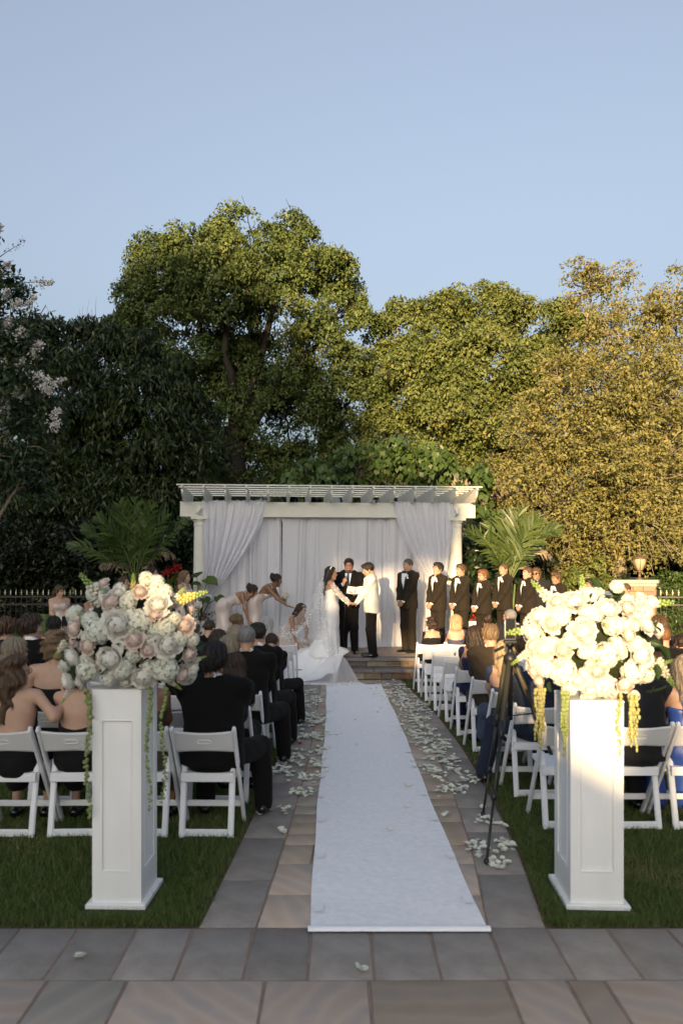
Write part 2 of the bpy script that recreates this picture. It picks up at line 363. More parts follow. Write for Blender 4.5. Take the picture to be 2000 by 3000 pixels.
# ---------------------------------------------------------------- pergola and drapes
PA = R(4.5); PCX, PCY = XX(965, 16.3), 16.3
pg = empty('pergola', (PCX, PCY, Z2), PA, 'cream wooden pergola with round columns and an open rafter roof', 'pergola')
BZ = 3.02 - Z2; BH = .30; BW = 6.02
def colprof(h): 
    return [(.19, 0), (.19, .06), (.165, .07), (.175, .10), (.15, .13), (.142, .2), (.14, h * .4), (.118, h - .2), (.118, h - .19), (.13, h - .18), (.13, h - .16), (.118, h - .15), (.12, h - .11), (.155, h - .08), (.155, h - .06)]
for sx in (-1, 1):
    for yb in (0., 1.15):
        mb = MB(); mb.lathe(colprof(BZ), 28, (sx * 2.62, yb, 0)); c = mb.build('column', cream_paint, pg, smooth=True)
        mb = MB(); mb.box((sx * 2.62, yb, BZ - .03), (.34, .34, .058), ch=.006); mb.build('abacus', cream_paint, c)
for yb in (0., 1.15):
    mb = MB(); mb.box((0, yb, BZ + BH / 2), (BW, .14, BH), ch=.008); mb.build('beam', cream_paint, pg)
# rafters with a scooped tail
def rafter(xr):
    pts = []
    zt = .27; L0, L1 = -.62, 1.62
    pts += [(L0, zt), (L0, zt - .05)]
    for a in np.linspace(0, 1, 7): pts.append((L0 + .07 + .16 * a ** 1.4 - .05 * math.sin(a * math.pi), zt - .07 - .17 * a))
    pts += [(L0 + .27, 0), (L1 - .27, 0), (L1 - .2, .06), (L1 - .05, zt - .07), (L1, zt - .05), (L1, zt)]
    mb = MB(); mb.prism([(y, z) for y, z in pts], -.017, .017)
    o = mb.build('rafter', cream_paint, pg); o.rotation_euler = (0, 0, R(90)); o.location = (xr, 0, BZ + BH + .001); return o
for i in range(15): rafter(-2.92 + i * 5.84 / 14)
for j in range(6):
    mb = MB(); mb.box((0, -.56 + j * .42, BZ + BH + .285), (6.05, .05, .024), ch=.003); mb.build('lath', cream_paint, pg)
def sheer(name, alpha): return mat(name, (.82, .82, .87), .8, trans=.30, alpha=alpha, vscale=3, spec=.1)
sheer_a = sheer('sheer_voile', .90); sheer_b = sheer('sheer_swag', .78)
def pg_pt(x, y, z): return np.array([x, y, z])
# back drape panels, each a curtain of its own, hung from the front beam
PNL = [(-2.60, -1.72, 'far left behind the bending bridesmaids'), (-1.76, -.98, 'left of centre, beside the narrow dark gap'), (-.955, -.22, 'behind the bride veil'), (-.26, .62, 'directly behind the officiant'), (.60, 1.50, 'behind the first groomsman'), (1.46, 2.60, 'at far right next to the column')]
for i, (a, b, wh) in enumerate(PNL):
    n = int((b - a) * 110); m = 34; ph = rs.uniform(0, 6); k1 = rs.uniform(20, 26); fan = rs.uniform(-.25, .25)
    U, T = np.meshgrid(np.linspace(0, 1, n), np.linspace(0, 1, m))
    x = a + (b - a) * U
    mid = (a + b) / 2
    xb = x + (x - mid) * (.05 * T) + fan * .25 * T * np.sin(U * math.pi)
    k1 = rs.uniform(13, 19); ang = k1 * (x - a) + ph
    warp = ang + 1.9 * np.sin(4.1 * (x - a) + ph) + .9 * np.sin(9.3 * x + 2 * ph) + (.9 * np.sin(3 * x + ph) + .5 * (x - mid)) * T
    amp = .026 + .045 * T * (.55 + .45 * np.sin(5 * x + ph)) + .012 * np.sin(11 * x)
    yv = .10 + amp * (np.sin(warp) + .4 * np.sin(2.3 * warp + 1) + .22 * np.sin(4.7 * warp)) + .04 * np.sin(1.7 * x + ph) * T
    z = BZ + .02 - (BZ + .02 - .012) * T
    pud = np.clip((T - .96) / .04, 0, 1); yv = yv - pud * (.05 + .05 * np.abs(np.sin(warp * .5)))
    mb = MB(); mb.grid(np.stack([xb, yv, z], -1)); o = mb.build('curtain', sheer_a, None, smooth=True); o.location = (PCX, PCY, Z2); o.rotation_euler = (0, 0, PA)
    tag(o, 'white floor length sheer curtain ' + wh, 'curtain', 'sheer backdrop curtains')
# swagged side curtains
def swag(sx, x_out, x_in, tie_x, tie_z, label):
    n, m = 90, 60
    U, T = np.meshgrid(np.linspace(0, 1, n), np.linspace(0, 1, m))
    topx = x_out + (x_in - x_out) * U
    tk = .60; t1 = np.clip(T / tk, 0, 1); t2 = np.clip((T - tk) / (1 - tk), 0, 1)
    e = t1 ** (1.15 + .25 * U)
    w = .10 + .10 * t2
    xx = topx * (1 - e) + (tie_x + sx * -1 * 0 + (U - .5) * (w if sx < 0 else w) * (1 if x_in > x_out else -1)) * e
    xx = xx - sx * .0 + .05 * sx * -1 * np.sin(t1 * math.pi) * U
    topz = BZ + BH + .012
    z = np.where(T < tk, topz + (tie_z - topz) * t1, tie_z + (.25 - tie_z) * t2)
    sl = 1 - np.clip(T / tk, 0, 1); ph = rs.uniform(0, 6)
    fold = (.014 + .03 * np.sin(t1 * math.pi)) * np.sin(U * 52 + ph + 1.5 * np.sin(U * 7)) + .012 * np.sin(U * 111)
    yv = -.10 - .05 * np.sin(t1 * math.pi) + fold * (1 - .4 * t2)
    yv = np.where(z > BZ + BH, -.085, yv)
    mb = MB(); mb.grid(np.stack([xx, yv, z], -1))
    # the cloth folds over the beam top
    P = np.stack([np.stack([topx[0], np.full(n, -.085 + .17 * s), np.full(n, topz + .016 * math.sin(s * math.pi) + .008) + .008 * np.sin(U[0] * 60)], -1) for s in np.linspace(0, 1, 5)], 0); mb.grid(P)
    o = mb.build('swag_curtain', sheer_b, None, smooth=True); o.location = (PCX, PCY, Z2); o.rotation_euler = (0, 0, PA)
    tag(o, label, 'curtain')
    mb = MB(); P = np.array([[(tie_x + .075 * math.cos(a), -.10 + .06 * math.sin(a), tie_z + h) for a in np.linspace(0, 2 * math.pi, 14)] for h in (-.04, 0, .04)]); mb.grid(P); mb.build('tieback', sheer_a, o, smooth=True)
swag(-1, -2.58, -1.28, -2.44, 1.06, 'gathered sheer swag tied back against the left column')
swag(1, 2.56, 1.30, 2.30, 1.10, 'gathered sheer swag tied back against the right column')
lamp_w = mat('lamp_white', (.75, .75, .72), .4)
for sx in (-1, 1):
    e = empty('flood_lamp', (0, 0, 0), 0, 'small white flood lamp at the top of the %s column' % ('left' if sx < 0 else 'right'), 'lamp'); e.location = (PCX + 2.62 * sx * math.cos(PA), PCY - .16 + 2.62 * sx * math.sin(PA), 3.14); e.rotation_euler = (R(-25), R(20), R(30 * sx))
    mb = MB(); mb.lathe([(.0, -.07), (.03, -.07), (.034, .02), (.052, .08), (.05, .085), (.0, .06)], 12); mb.build('housing', lamp_w, e, smooth=True)
    mb = MB(); mb.tube([(0, 0, -.05), (0, .05, -.07), (0, .09, -.06)], .012, 6); mb.build('bracket', lamp_w, e, smooth=True)

# ---------------------------------------------------------------- folding chairs
def make_chair():
    e = empty('folding_chair')
    PT, PB_ = V(0, -.33, .79), V(0, .21, 0)
    for s in (-1, 1):
        mb = MB(); mb.bar(PB_ + V(s * .214, 0, 0), PT + V(s * .214, 0, 0), .026, .046, ch=.3); mb.ball(PT + V(s * .214, 0, 0), (.0128, .02, .02), 8, 4); mb.build('post', white_plastic, e)
    for s in (-1, 1):
        a, b = V(s * .172, -.20, 0), V(s * .172, -.085, .52)
        mb = MB(); mb.bar(a, b, .044, .030, ch=.3)
        d = nrm(b - a); P = []
        for t in np.linspace(0, 1, 5): P.append(b + d * .024 * math.sin(t * math.pi / 2)); 
        pr = [(.022, .015), (.020, .0148), (.0155, .014), (.009, .012), (.001, .008)]
        n = np.cross(d, V(1, 0, 0)); rows = []
        for p, (w, h) in zip(P, pr): rows.append([p + V(1, 0, 0) * w * math.cos(k) + n * h * math.sin(k) for k in np.linspace(0, 2 * math.pi, 9)[:-1]])
        mb.grid(np.array(rows), close=True); mb.build('rear_leg', white_plastic, e)
    mb = MB(); mb.bar(V(-.151, -.192, .03), V(.151, -.192, .03), .052, .022, side=(0, 0, 1)); mb.build('rear_bar', white_plastic, e)
    mb = MB(); mb.bar(V(-.20, .11, .155), V(.20, .11, .155), .045, .02, side=(0, 0, 1)); mb.build('stretcher', white_plastic, e)
    # backrest: slightly bowed panel with a waved upper edge
    n = 13; us = np.linspace(-1, 1, n); dirp = nrm(PT - PB_); back = []; front = []
    for u in us:
        bow = .012 * (1 - u * u); zt = .775 - .016 * (1 - u * u) * (1 if abs(u) < .9 else .4); zb = .605 + .010 * (1 - u * u)
        row = []
        for z in (zb, zb + .012, (zb + zt) / 2, zt - .012, zt):
            t = z / .79; p = PB_ + (PT - PB_) * t; row.append(V(u * .204, p[1] - bow, z))
        back.append([q + V(0, -.011 if 0 < k < 4 else -.004, 0) for k, q in enumerate(row)]); front.append([q + V(0, .011 if 0 < k < 4 else .004, 0) for k, q in enumerate(row)])
    P = np.array([b + f[::-1] for b, f in zip(back, front)]); mb = MB(); mb.grid(P, close=True); br = mb.build('backrest', white_plastic, e, smooth=False)
    mb = MB()
    for zc, rr in ((0, 0),):
        t = .69 / .79; p = PB_ + (PT - PB_) * t; ring = []
        for a in np.linspace(0, 2 * math.pi, 21): ca, sa = math.cos(a), math.sin(a); ring.append(V(.036 * np.sign(ca) * min(1, abs(ca) * 1.2) + .012 * ca, p[1] - .0245 + .68 * -.016 * sa, .69 + .016 * sa))
        mb.tube(ring, .0032, 5, cap=False)
    mb.build('grip_slot', white_plastic, br, smooth=True)
    n = 9; P = []
    for y in np.linspace(-.16, .235, n):
        t = (y + .16) / .395; w = .186 - .01 * t; dip = -.008 * math.sin(t * math.pi); row = []
        for u in np.linspace(-1, 1, 9): row.append((u * w, y, .445 + dip * (1 - u * u) + .01 * t))
        P.append(row)
    P = np.array(P); mb = MB(); mb.grid(P); Q = P.copy(); Q[..., 2] -= .03; Q[1:-1, 1:-1, 2] = Q[1:-1, 1:-1, 2]; mb.grid(Q[:, ::-1])
    mb.grid(np.stack([P[0], Q[0]], 0)); mb.grid(np.stack([Q[-1], P[-1]], 0)); mb.grid(np.stack([Q[:, 0], P[:, 0]], 0)); mb.grid(np.stack([P[:, -1], Q[:, -1]], 0))
    mb.bar(V(-.186, -.155, .405), V(.186, -.155, .405), .05, .014, side=(0, 0, 1)); mb.build('seat', white_plastic, e)
    return e
chair0 = make_chair(); _used = [False]
def chair(x, d, label, group, rz=0.0):
    if not _used[0]: c = chair0; _used[0] = True
    else: c = copy_tree(chair0)
    c.location = (x, d, -.008); c.rotation_euler = (0, 0, rz); tag(c, label, 'chair', group); return c
ROWD = [5.98 + .8457 * k for k in range(9)]                # chair centre distance per row, back row first
def rxc(k, j): return 1.486 - .027 * k + .225 + .468 * j
def lxc(k, j): return -.675 + .012 * k - .225 - .468 * j
ORD = ['back row', 'second row from the back', 'third row from the back', 'fourth row from the back', 'fifth row from the back', 'fourth row from the front', 'third row from the front', 'second row from the front', 'front row']
NTH = ['on the aisle', 'second from the aisle', 'third from the aisle', 'fourth from the aisle', 'fifth from the aisle', 'sixth from the aisle', 'seventh from the aisle', 'eighth from the aisle']
RN = [3, 3, 4, 5, 5, 5, 5, 5, 5]; LN = [4, 4, 5, 5, 5, 5, 5, 5, 4]
for k in range(9):
    for j in range(RN[k]): chair(rxc(k, j), ROWD[k] + random.uniform(-.015, .015), 'white folding chair right of aisle, %s, %s' % (ORD[k], NTH[j]), 'folding chairs right of the aisle', random.uniform(-.03, .03))
    for j in range(LN[k]): chair(lxc(k, j), ROWD[k] - .17 + random.uniform(-.015, .015), 'white folding chair left of aisle, %s, %s' % (ORD[k], NTH[j]), 'folding chairs left of the aisle', random.uniform(-.03, .03))

# ---------------------------------------------------------------- flower pedestals
def pedestal(x, y, rz, w, dp, h, label):
    e = empty('flower_pedestal', (x, y, -.008), rz, label, 'pedestal')
    mb = MB(); mb.box((0, 0, .0135), (w + .06, dp + .06, .027), ch=.005); mb.build('base', white_paint, e)
    t = .012; core = (w - 2 * t, dp - 2 * t)
    mb = MB(); mb.box((0, 0, .027 + (h - .027) / 2), (core[0], core[1], h - .027)); mb.build('shaft', white_paint, e)
    for k, (ww, off, ang) in enumerate(((w, dp / 2, 0), (dp, w / 2, 90), (w, dp / 2, 180), (dp, w / 2, 270))):
        M = Matrix.Rotation(R(ang), 4, 'Z'); b = .052 if ww < .4 else .07; z0, z1 = .20, h - .16
        mb = MB()
        hw = ww / 2 - (0 if k % 2 == 0 else t)
        for (xa, xb, za, zb) in ((-hw, -hw + b, .027, h), (hw - b, hw, .027, h), (-hw + b, hw - b, .027, z0), (-hw + b, hw - b, z1, h)):
            mb.box(((xa + xb) / 2, -off + t / 2, (za + zb) / 2), (xb - xa, t, zb - za))
        o = mb.build('frame_panel', white_paint, e, M=M)
        mb = MB(); xi, z0i, z1i = hw - b, z0, z1; ring = [V(-xi, -off + .004, z0i), V(xi, -off + .004, z0i), V(xi, -off + .004, z1i), V(-xi, -off + .004, z1i)]
        for q in range(4): a_, b_ = ring[q], ring[(q + 1) % 4]; mb.bar(a_, b_, .012, .012, side=(0, 1, 0), ch=.35)
        mb.build('moulding', white_paint, o)
    mb = MB(); mb.box((0, 0, h + .006), (w + .004, dp + .004, .0115), ch=.003); mb.build('top', white_paint, e)
    return e
PLX, PLY, PRX, PRY = -1.205, 4.60, 1.465, 4.62
pedestal(PLX, PLY, R(-2), .275, .34, 1.20, 'white panelled pedestal standing on the left lawn')
pedestal(PRX, PRY, R(-3), .29, .40, 1.14, 'white panelled pedestal standing on the right lawn')

# ---------------------------------------------------------------- phone on a tripod
blk = mat('black_metal', (.012, .012, .013), .45, spec=.5); grn = mat('tripod_sleeve', (.07, .06, .035), .5); steel = mat('steel', (.45, .45, .45), .3, metal=.9)
tp = empty('tripod', (1.32, 6.0, 0), 0, 'black tripod with a phone holder standing at the right edge of the aisle', 'tripod')
ap = V(.0, .0, 1.20); feet = [V(XX(1424, 5.06) - 1.32, 5.06 - 6.0, .01), V(XX(1415, 6.04) - 1.32, 6.04 - 6.0 + .02, .01), V(.56, .30, .0)]
for fpt in feet:
    d = fpt - ap; a = ap + nrm(V(d[0], d[1], 0)) * .035
    mb = MB(); mb.tube([a, a + (fpt - a) * .36], .019, 10); lg = mb.build('leg', grn, tp, smooth=True)
    mb = MB(); mb.tube([a + (fpt - a) * .34, a + (fpt - a) * .38, a + (fpt - a) * .42], [.021, .024, .02], 10); mb.build('lock', blk, lg, smooth=True)
    mb = MB(); mb.tube([a + (fpt - a) * .38, a + (fpt - a) * .70], .0135, 8); mb.build('middle_tube', blk, lg, smooth=True)
    mb = MB(); mb.tube([a + (fpt - a) * .68, a + (fpt - a) * .72], .018, 8); mb.tube([a + (fpt - a) * .70, fpt], .0095, 8); mb.build('lower_tube', blk, lg, smooth=True)
    mb = MB(); mb.ball(fpt + V(0, 0, .012), .02, 8, 5); mb.build('foot', blk, lg, smooth=True)
mb = MB(); mb.lathe([(.02, .75), (.02, 1.17), (.045, 1.17), (.05, 1.20), (.05, 1.23), (.03, 1.25), (.018, 1.26), (.018, 1.30), (.03, 1.30), (.03, 1.335)], 14); mb.build('centre_column', blk, tp, smooth=True)
for a in range(3):
    d = feet[a]; mb = MB(); mb.tube([V(0, 0, .78), ap + (d - ap) * .35], .006, 6); mb.build('brace', blk, tp, smooth=True)
mb = MB(); mb.box((0, .0, 1.34), (.09, .05, .022), ch=.005); mb.tube([(-.05, 0, 1.30), (-.12, -.02, 1.27)], .012, 8); mb.build('head', blk, tp, smooth=False)
ph = empty('phone', (1.32, 5.995, 1.352), R(8), 'grey cased phone clamped upright on the tripod', 'phone')
mb = MB(); mb.box((0, 0, .085), (.082, .010, .165), ch=.003); mb.build('case', mat('phone_case', (.09, .09, .095), .35), ph)
mb = MB(); P = [(-.038, 0, .008), (.038, 0, .008), (.041, 0, .03), (.041, 0, .14), (.036, 0, .162), (-.036, 0, .162), (-.041, 0, .14), (-.041, 0, .03), (-.038, 0, .008)]; mb.tube(P, .0045, 6, cap=False); mb.build('rim', mat('phone_rim', (.6, .6, .6), .25, metal=.6), ph, smooth=True)
mb = MB(); mb.box((0, -.0065, .085), (.07, .003, .148), ch=.001); mb.build('screen', mat('phone_glass', (.02, .022, .025), .08, spec=.6), ph)
# ---------------------------------------------------------------- trees and plants
def unit(n, rng): a = rng.normal(size=(n, 3)); return a / np.linalg.norm(a, axis=1)[:, None]
def leaves(C, N, L, asp, rng, hang=.3, jit=.7, up=.5):
    'kite shaped leaves at C, looking along N'
    n = len(C); ax = unit(n, rng) * jit + N * .5; ax[:, 2] -= hang; ax /= np.linalg.norm(ax, axis=1)[:, None]
    nn = unit(n, rng) * .8 + N * .5; nn[:, 2] += up
    s = np.cross(ax, nn); s /= np.linalg.norm(s, axis=1)[:, None] + 1e-9; m = np.cross(s, ax)
    l = L * rng.uniform(.65, 1.25, n)[:, None]; w = l * asp * .5
    b = C - ax * l * .5; t = C + ax * l * .5; k = C - ax * l * .05 + m * l * .10
    v = np.stack([b, k - s * w, t, k + s * w], 1).reshape(-1, 3)
    q = np.arange(4 * n).reshape(n, 4)
    return v, q
def lobe_points(lobes, n, rng, shell=(.55, 1.05), front=.35, sub=.36):
    'clump centres: every lobe carries billows, every billow carries clumps on its outside'
    Cs, Ns = [], []
    vol = np.array([(l[3] * l[4] + l[3] * l[5] + l[4] * l[5]) * (l[6] if len(l) > 6 else 1) for l in lobes]); vol /= vol.sum()
    for l, w in zip(lobes, vol):
        k = max(6, int(n * w)); nb = max(4, k // 10)
        d = unit(nb, rng); d[:, 1] -= front; d[:, 2] += .12; d /= np.linalg.norm(d, axis=1)[:, None]; rad = np.array(l[3:6])
        bc = np.array(l[:3]) + d * rng.uniform(shell[0] - .1, shell[1] - .30, nb)[:, None] * rad; br = rng.uniform(.7, 1.3, nb) * sub * rad.mean()
        i = rng.integers(0, nb, k); u = unit(k, rng) + d[i] * .55; u[:, 2] += .35; u /= np.linalg.norm(u, axis=1)[:, None]
        Cs.append(bc[i] + u * (br[i] * rng.uniform(.55, 1.1, k))[:, None]); Ns.append(u * .7 + d[i] * .4)
    return np.concatenate(Cs), np.concatenate(Ns)
def crown_mesh(lobes, nclump, per, spread, L, asp, m, seed, hang=.3, shell=(.55, 1.05), front=.35, flat=.7, up=.5, puff=1., sub=.36):
    'every clump is a puff: leaves over its outside, turned outwards'
    rng = np.random.default_rng(seed)
    C, N = lobe_points(lobes, nclump, rng, shell, front, sub)
    k = rng.poisson(per, len(C)) + 2; idx = np.repeat(np.arange(len(C)), k); n = len(idx)
    u = unit(n, rng) + N[idx] * .55; u[:, 2] += .25; u /= np.linalg.norm(u, axis=1)[:, None]
    rad = spread * 1.55 * rng.uniform(.55, 1.35, len(C))[idx] * rng.uniform(.35, 1.08, n) ** .6; off = u * rad[:, None]; off[:, 2] *= flat + .1
    off[:, 2] -= hang * spread * .6 * rng.random(n)
    ax = unit(n, rng) * .75 + u * .35; ax[:, 2] -= hang * 1.3; ax /= np.linalg.norm(ax, axis=1)[:, None]
    nn = unit(n, rng) * .55 + u * .9 * puff; nn[:, 2] += up * .5
    s = np.cross(ax, nn); s /= np.linalg.norm(s, axis=1)[:, None] + 1e-9; mm = np.cross(s, ax); l = L * rng.uniform(.65, 1.25, n)[:, None]; w = l * asp * .5; P = C[idx] + off
    v = np.stack([P - ax * l * .5, P - ax * l * .05 + mm * l * .08 - s * w, P + ax * l * .5, P - ax * l * .05 + mm * l * .08 + s * w], 1).reshape(-1, 3)
    base = rng.uniform(.0, .65, len(C))[idx]
    return mesh_from(v, np.arange(4 * n).reshape(n, 4), mats=m, smooth=False, tint=np.clip(base + rng.uniform(0, .35, n), 0, 1)), C + N * spread * 1.2
def lob(px, py, d, rx, ry, rd=None, wt=1.):
    c = W(px, py, d); k = d / F; rx *= k; ry *= k
    return (*c, rx, rd if rd else (rx + ry) * .45, ry, wt)
def wiggle(a, b, n, amp, rng, sag=0.):
    t = np.linspace(0, 1, n)[:, None]; p = a + (b - a) * t; o = np.cumsum(rng.normal(size=(n, 3)), 0) * amp; o -= o[-1] * t; p = p + o * np.sin(t * math.pi) ** .5
    p[:, 2] += sag * np.sin(t[:, 0] * math.pi); return p
def limbs(base, fork, targets, r0, m, parent, seed, twigs=None, tn=0, tr=.02):
    rng = np.random.default_rng(seed); base = np.asarray(base, float); fork = np.asarray(fork, float)
    mb = MB(); P = wiggle(base, fork, 9, .06, rng); mb.tube(P, np.linspace(r0 * 1.35, r0 * .8, 9), 10)
    tk = mb.build('trunk', m, parent, smooth=True)
    mb = MB(); ends = []
    for t in targets:
        t = np.asarray(t, float); st = P[rng.integers(5, 9)]; q = wiggle(st, t, 9, np.linalg.norm(t - st) * .035, rng, .25)
        mb.tube(q, np.linspace(r0 * .55, r0 * .10, 9), 7); ends.append(q)
    if twigs is not None and tn:
        E = np.concatenate([q[3:] for q in ends]); sel = twigs[rng.choice(len(twigs), min(tn, len(twigs)), replace=False)]
        for c in sel:
            s = E[np.argmin(((E - c) ** 2).sum(1))]
            mb.tube(wiggle(s, c + nrm(c - s) * rng.uniform(0, .25), 6, .07, rng, .08), np.linspace(tr, tr * .25, 6), 4, cap=False)
    mb.build('limbs', m, parent, smooth=True); return tk
bark_d = mat('bark_dark', (.045, .035, .028), .9, vscale=6, col2=(.025, .02, .016), bump=.6, bscale=18, stretch=(1, 1, .25))
bark_p = mat('bark_pale', (.30, .25, .19), .85, vscale=5, col2=(.13, .105, .08), bump=.4, bscale=16, stretch=(1, 1, .25))
def tree(name, label, base, fork, lobes, nclump, per, spread, L, asp, m, bark, r0, seed, tn=60, hang=.3, tr=.022, shell=(.55, 1.05), group=None, pick=14, flat=.7, cat='tree', front=.35, puff=1., sub=.36):
    e = empty(name, base, 0, label, cat, group); off = np.array(base, float)
    lb = [(l[0] - off[0], l[1] - off[1], l[2] - off[2], *l[3:]) for l in lobes]
    me, C = crown_mesh(lb, nclump, per, spread, L, asp, m, seed, hang, shell, front, flat, .5, puff, sub)
    link('crown', me, e)
    rng = np.random.default_rng(seed + 1); t = [np.array(l[:3]) + rng.normal(size=3) * .2 for l in lb]; t = t if len(t) <= pick else [t[i] for i in rng.choice(len(t), pick, replace=False)]
    limbs((0, 0, -.05), np.asarray(fork) - off, t, r0, bark, e, seed + 2, C, tn, tr); return e
oak_l = leafmat('oak_leaf', (.052, .082, .025), (.145, .185, .052), (.22, .165, .055), trans=.28, rough=.5, spec=.25)
oak_r = leafmat('oak_leaf_warm', (.072, .104, .030), (.18, .205, .058), (.24, .175, .055), trans=.28, rough=.5, spec=.25)
beech = leafmat('beech_leaf', (.13, .14, .045), (.28, .255, .09), (.33, .225, .08), trans=.30, rough=.6, spec=.2)
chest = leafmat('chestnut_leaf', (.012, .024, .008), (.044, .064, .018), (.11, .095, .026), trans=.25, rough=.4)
myrt = leafmat('myrtle_leaf', (.016, .034, .011), (.045, .070, .020), None, trans=.25, rough=.35)
mulb = leafmat('mulberry_leaf', (.045, .085, .022), (.10, .15, .04), None, trans=.35, rough=.4)
laur = leafmat('laurel_leaf', (.012, .026, .011), (.035, .058, .022), None, trans=.15, rough=.28, spec=.5)
dark = leafmat('shade_toned_leaf', (.006, .011, .004), (.017, .024, .008), None, trans=.15, rough=.5)  # leaf colour darkened to stand in for deep shade under the trees
D = 26.
oak = [lob(a, b, D + o, c, d_) for a, b, c, d_, o in [(620, 760, 150, 112, 0), (740, 745, 165, 105, .5), (480, 800, 95, 85, .3), (940, 830, 95, 95, .3), (395, 920, 85, 85, .3), (890, 770, 140, 120, 0), (520, 800, 135, 120, 0), (440, 925, 95, 110, .3), (650, 840, 170, 130, -1.2), (820, 870, 165, 130, -1.4), (990, 870, 85, 115, .3), (1060, 985, 75, 105, .2), (920, 1040, 150, 130, -1), (740, 960, 150, 75, .8), (540, 1000, 140, 130, -.5), (1000, 1160, 140, 130, -.4), (850, 1230, 160, 130, .2), (640, 1250, 150, 120, .4), (700, 1370, 190, 90, .6), (900, 1370, 190, 90, .4), (1060, 1330, 120, 110, .2), (430, 1060, 90, 100, .5), (400, 1000, 80, 90, .2), (470, 870, 100, 90, .2), (620, 1090, 160, 120, 1.), (800, 1100, 170, 120, 1.2), (720, 1190, 200, 100, 1.2)]]
b0 = W(700, 1740, D)
tree('oak_tree', 'tallest tree, a broad domed oak rising behind the pergola', (b0[0], D, 0), W(690, 1120, D), oak, 2500, 64, .25, .13, .52, oak_l, bark_d, .30, 11, tn=120, tr=.03, front=.3)
D = 25.
oak2 = [lob(a, b, D + o, c, d_) for a, b, c, d_, o in [(1190, 955, 70, 80, .8), (1290, 965, 120, 90, .2), (1440, 945, 140, 85, 0), (1580, 965, 120, 85, .2), (1670, 1020, 90, 90, .5), (1240, 1080, 130, 115, -.4), (1420, 1080, 160, 115, -1), (1590, 1110, 130, 115, -.6), (1330, 1210, 140, 110, -1), (1490, 1230, 130, 100, -.6), (1190, 1180, 80, 95, .2), (1150, 1060, 45, 90, .7), (1270, 1320, 150, 80, 0), (1420, 1330, 120, 70, 0), (1110, 1240, 75, 80, .6), (1120, 1350, 90, 65, .6), (1100, 1130, 50, 70, .8)]]
tree('oak_tree', 'rounded sunlit oak right of the tallest tree, behind the groomsmen', (XX(1370, D), D, 0), W(1360, 1300, D), oak2, 1900, 62, .24, .125, .52, oak_r, bark_p, .26, 21, tn=90)
D = 20.
bee = [lob(a, b, D + o, c, d_, wt=w_) for a, b, c, d_, o, w_ in [(1715, 850, 45, 85, .3, .55), (1760, 900, 70, 80, .3, .45), (1850, 880, 60, 95, .3, .5), (1905, 950, 80, 70, .3, .45), (1955, 880, 60, 100, .5, .55), (2010, 950, 60, 90, .3, .5), (1780, 1020, 100, 90, 0, .7), (1900, 1020, 120, 100, .2, .7), (1650, 1130, 90, 90, .4, .8), (1600, 1300, 150, 140, 0, 1), (1760, 1200, 160, 140, -.6, 1), (1920, 1170, 140, 150, -.3, 1), (1960, 1360, 140, 140, -.3, 1), (1800, 1390, 170, 140, -1, 1), (1650, 1460, 170, 120, -.6, 1), (1500, 1480, 110, 100, .3, 1), (1850, 1550, 170, 100, -.6, 1), (1985, 1560, 120, 110, 0, 1), (1700, 1600, 170, 80, .2, 1), (1560, 1590, 110, 80, .6, 1), (2080, 1250, 120, 200, 0, .6)]]
tree('beech_tree', 'tawny leaved beech with pale branches filling the right side', (XX(1820, D), D, 0), W(1810, 1520, D), bee, 4300, 18, .14, .088, .58, beech, bark_p, .17, 31, tn=1100, tr=.020, shell=(.3, 1.25), pick=28, front=.5, puff=.55, sub=.55)
D = 21.5
ch1 = [lob(a, b, D + o, c, d_) for a, b, c, d_, o in [(285, 1005, 65, 55, .3), (105, 965, 45, 50, .3), (195, 985, 40, 45, .2), (60, 1010, 80, 60, .2), (150, 1015, 70, 60, 0), (235, 1060, 80, 65, .3), (200, 1170, 150, 120, -.4), (60, 1150, 130, 130, 0), (110, 1330, 160, 130, -.2), (270, 1330, 150, 130, 0), (90, 1500, 150, 110, 0), (260, 1490, 150, 110, .2)]]
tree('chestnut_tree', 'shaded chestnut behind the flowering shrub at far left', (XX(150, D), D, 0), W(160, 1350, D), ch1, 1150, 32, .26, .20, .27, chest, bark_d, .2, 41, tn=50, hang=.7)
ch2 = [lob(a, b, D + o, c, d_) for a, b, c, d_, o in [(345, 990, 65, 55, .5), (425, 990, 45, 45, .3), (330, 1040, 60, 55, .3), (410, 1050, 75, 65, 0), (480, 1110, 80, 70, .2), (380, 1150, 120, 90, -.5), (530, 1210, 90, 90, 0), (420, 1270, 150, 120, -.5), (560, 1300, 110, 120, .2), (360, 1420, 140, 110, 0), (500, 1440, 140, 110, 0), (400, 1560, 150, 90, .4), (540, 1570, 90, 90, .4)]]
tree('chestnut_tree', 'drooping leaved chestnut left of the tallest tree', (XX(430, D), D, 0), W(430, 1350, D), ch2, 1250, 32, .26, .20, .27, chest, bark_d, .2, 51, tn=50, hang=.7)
D = 19.5
mu = [lob(a, b, D + o, c, d_) for a, b, c, d_, o in [(870, 1430, 60, 40, 0), (950, 1405, 80, 50, 0), (1050, 1375, 80, 65, 0), (1150, 1365, 95, 70, 0), (1260, 1380, 90, 70, 0), (1350, 1420, 70, 60, 0), (1400, 1500, 50, 60, .2)]]
tree('mulberry_tree', 'bright green large leaved mulberry just above the pergola roof', (XX(1130, D), D, 0), W(1130, 1500, D), mu, 260, 13, .20, .19, .72, mulb, bark_d, .1, 61, tn=30, hang=.9)
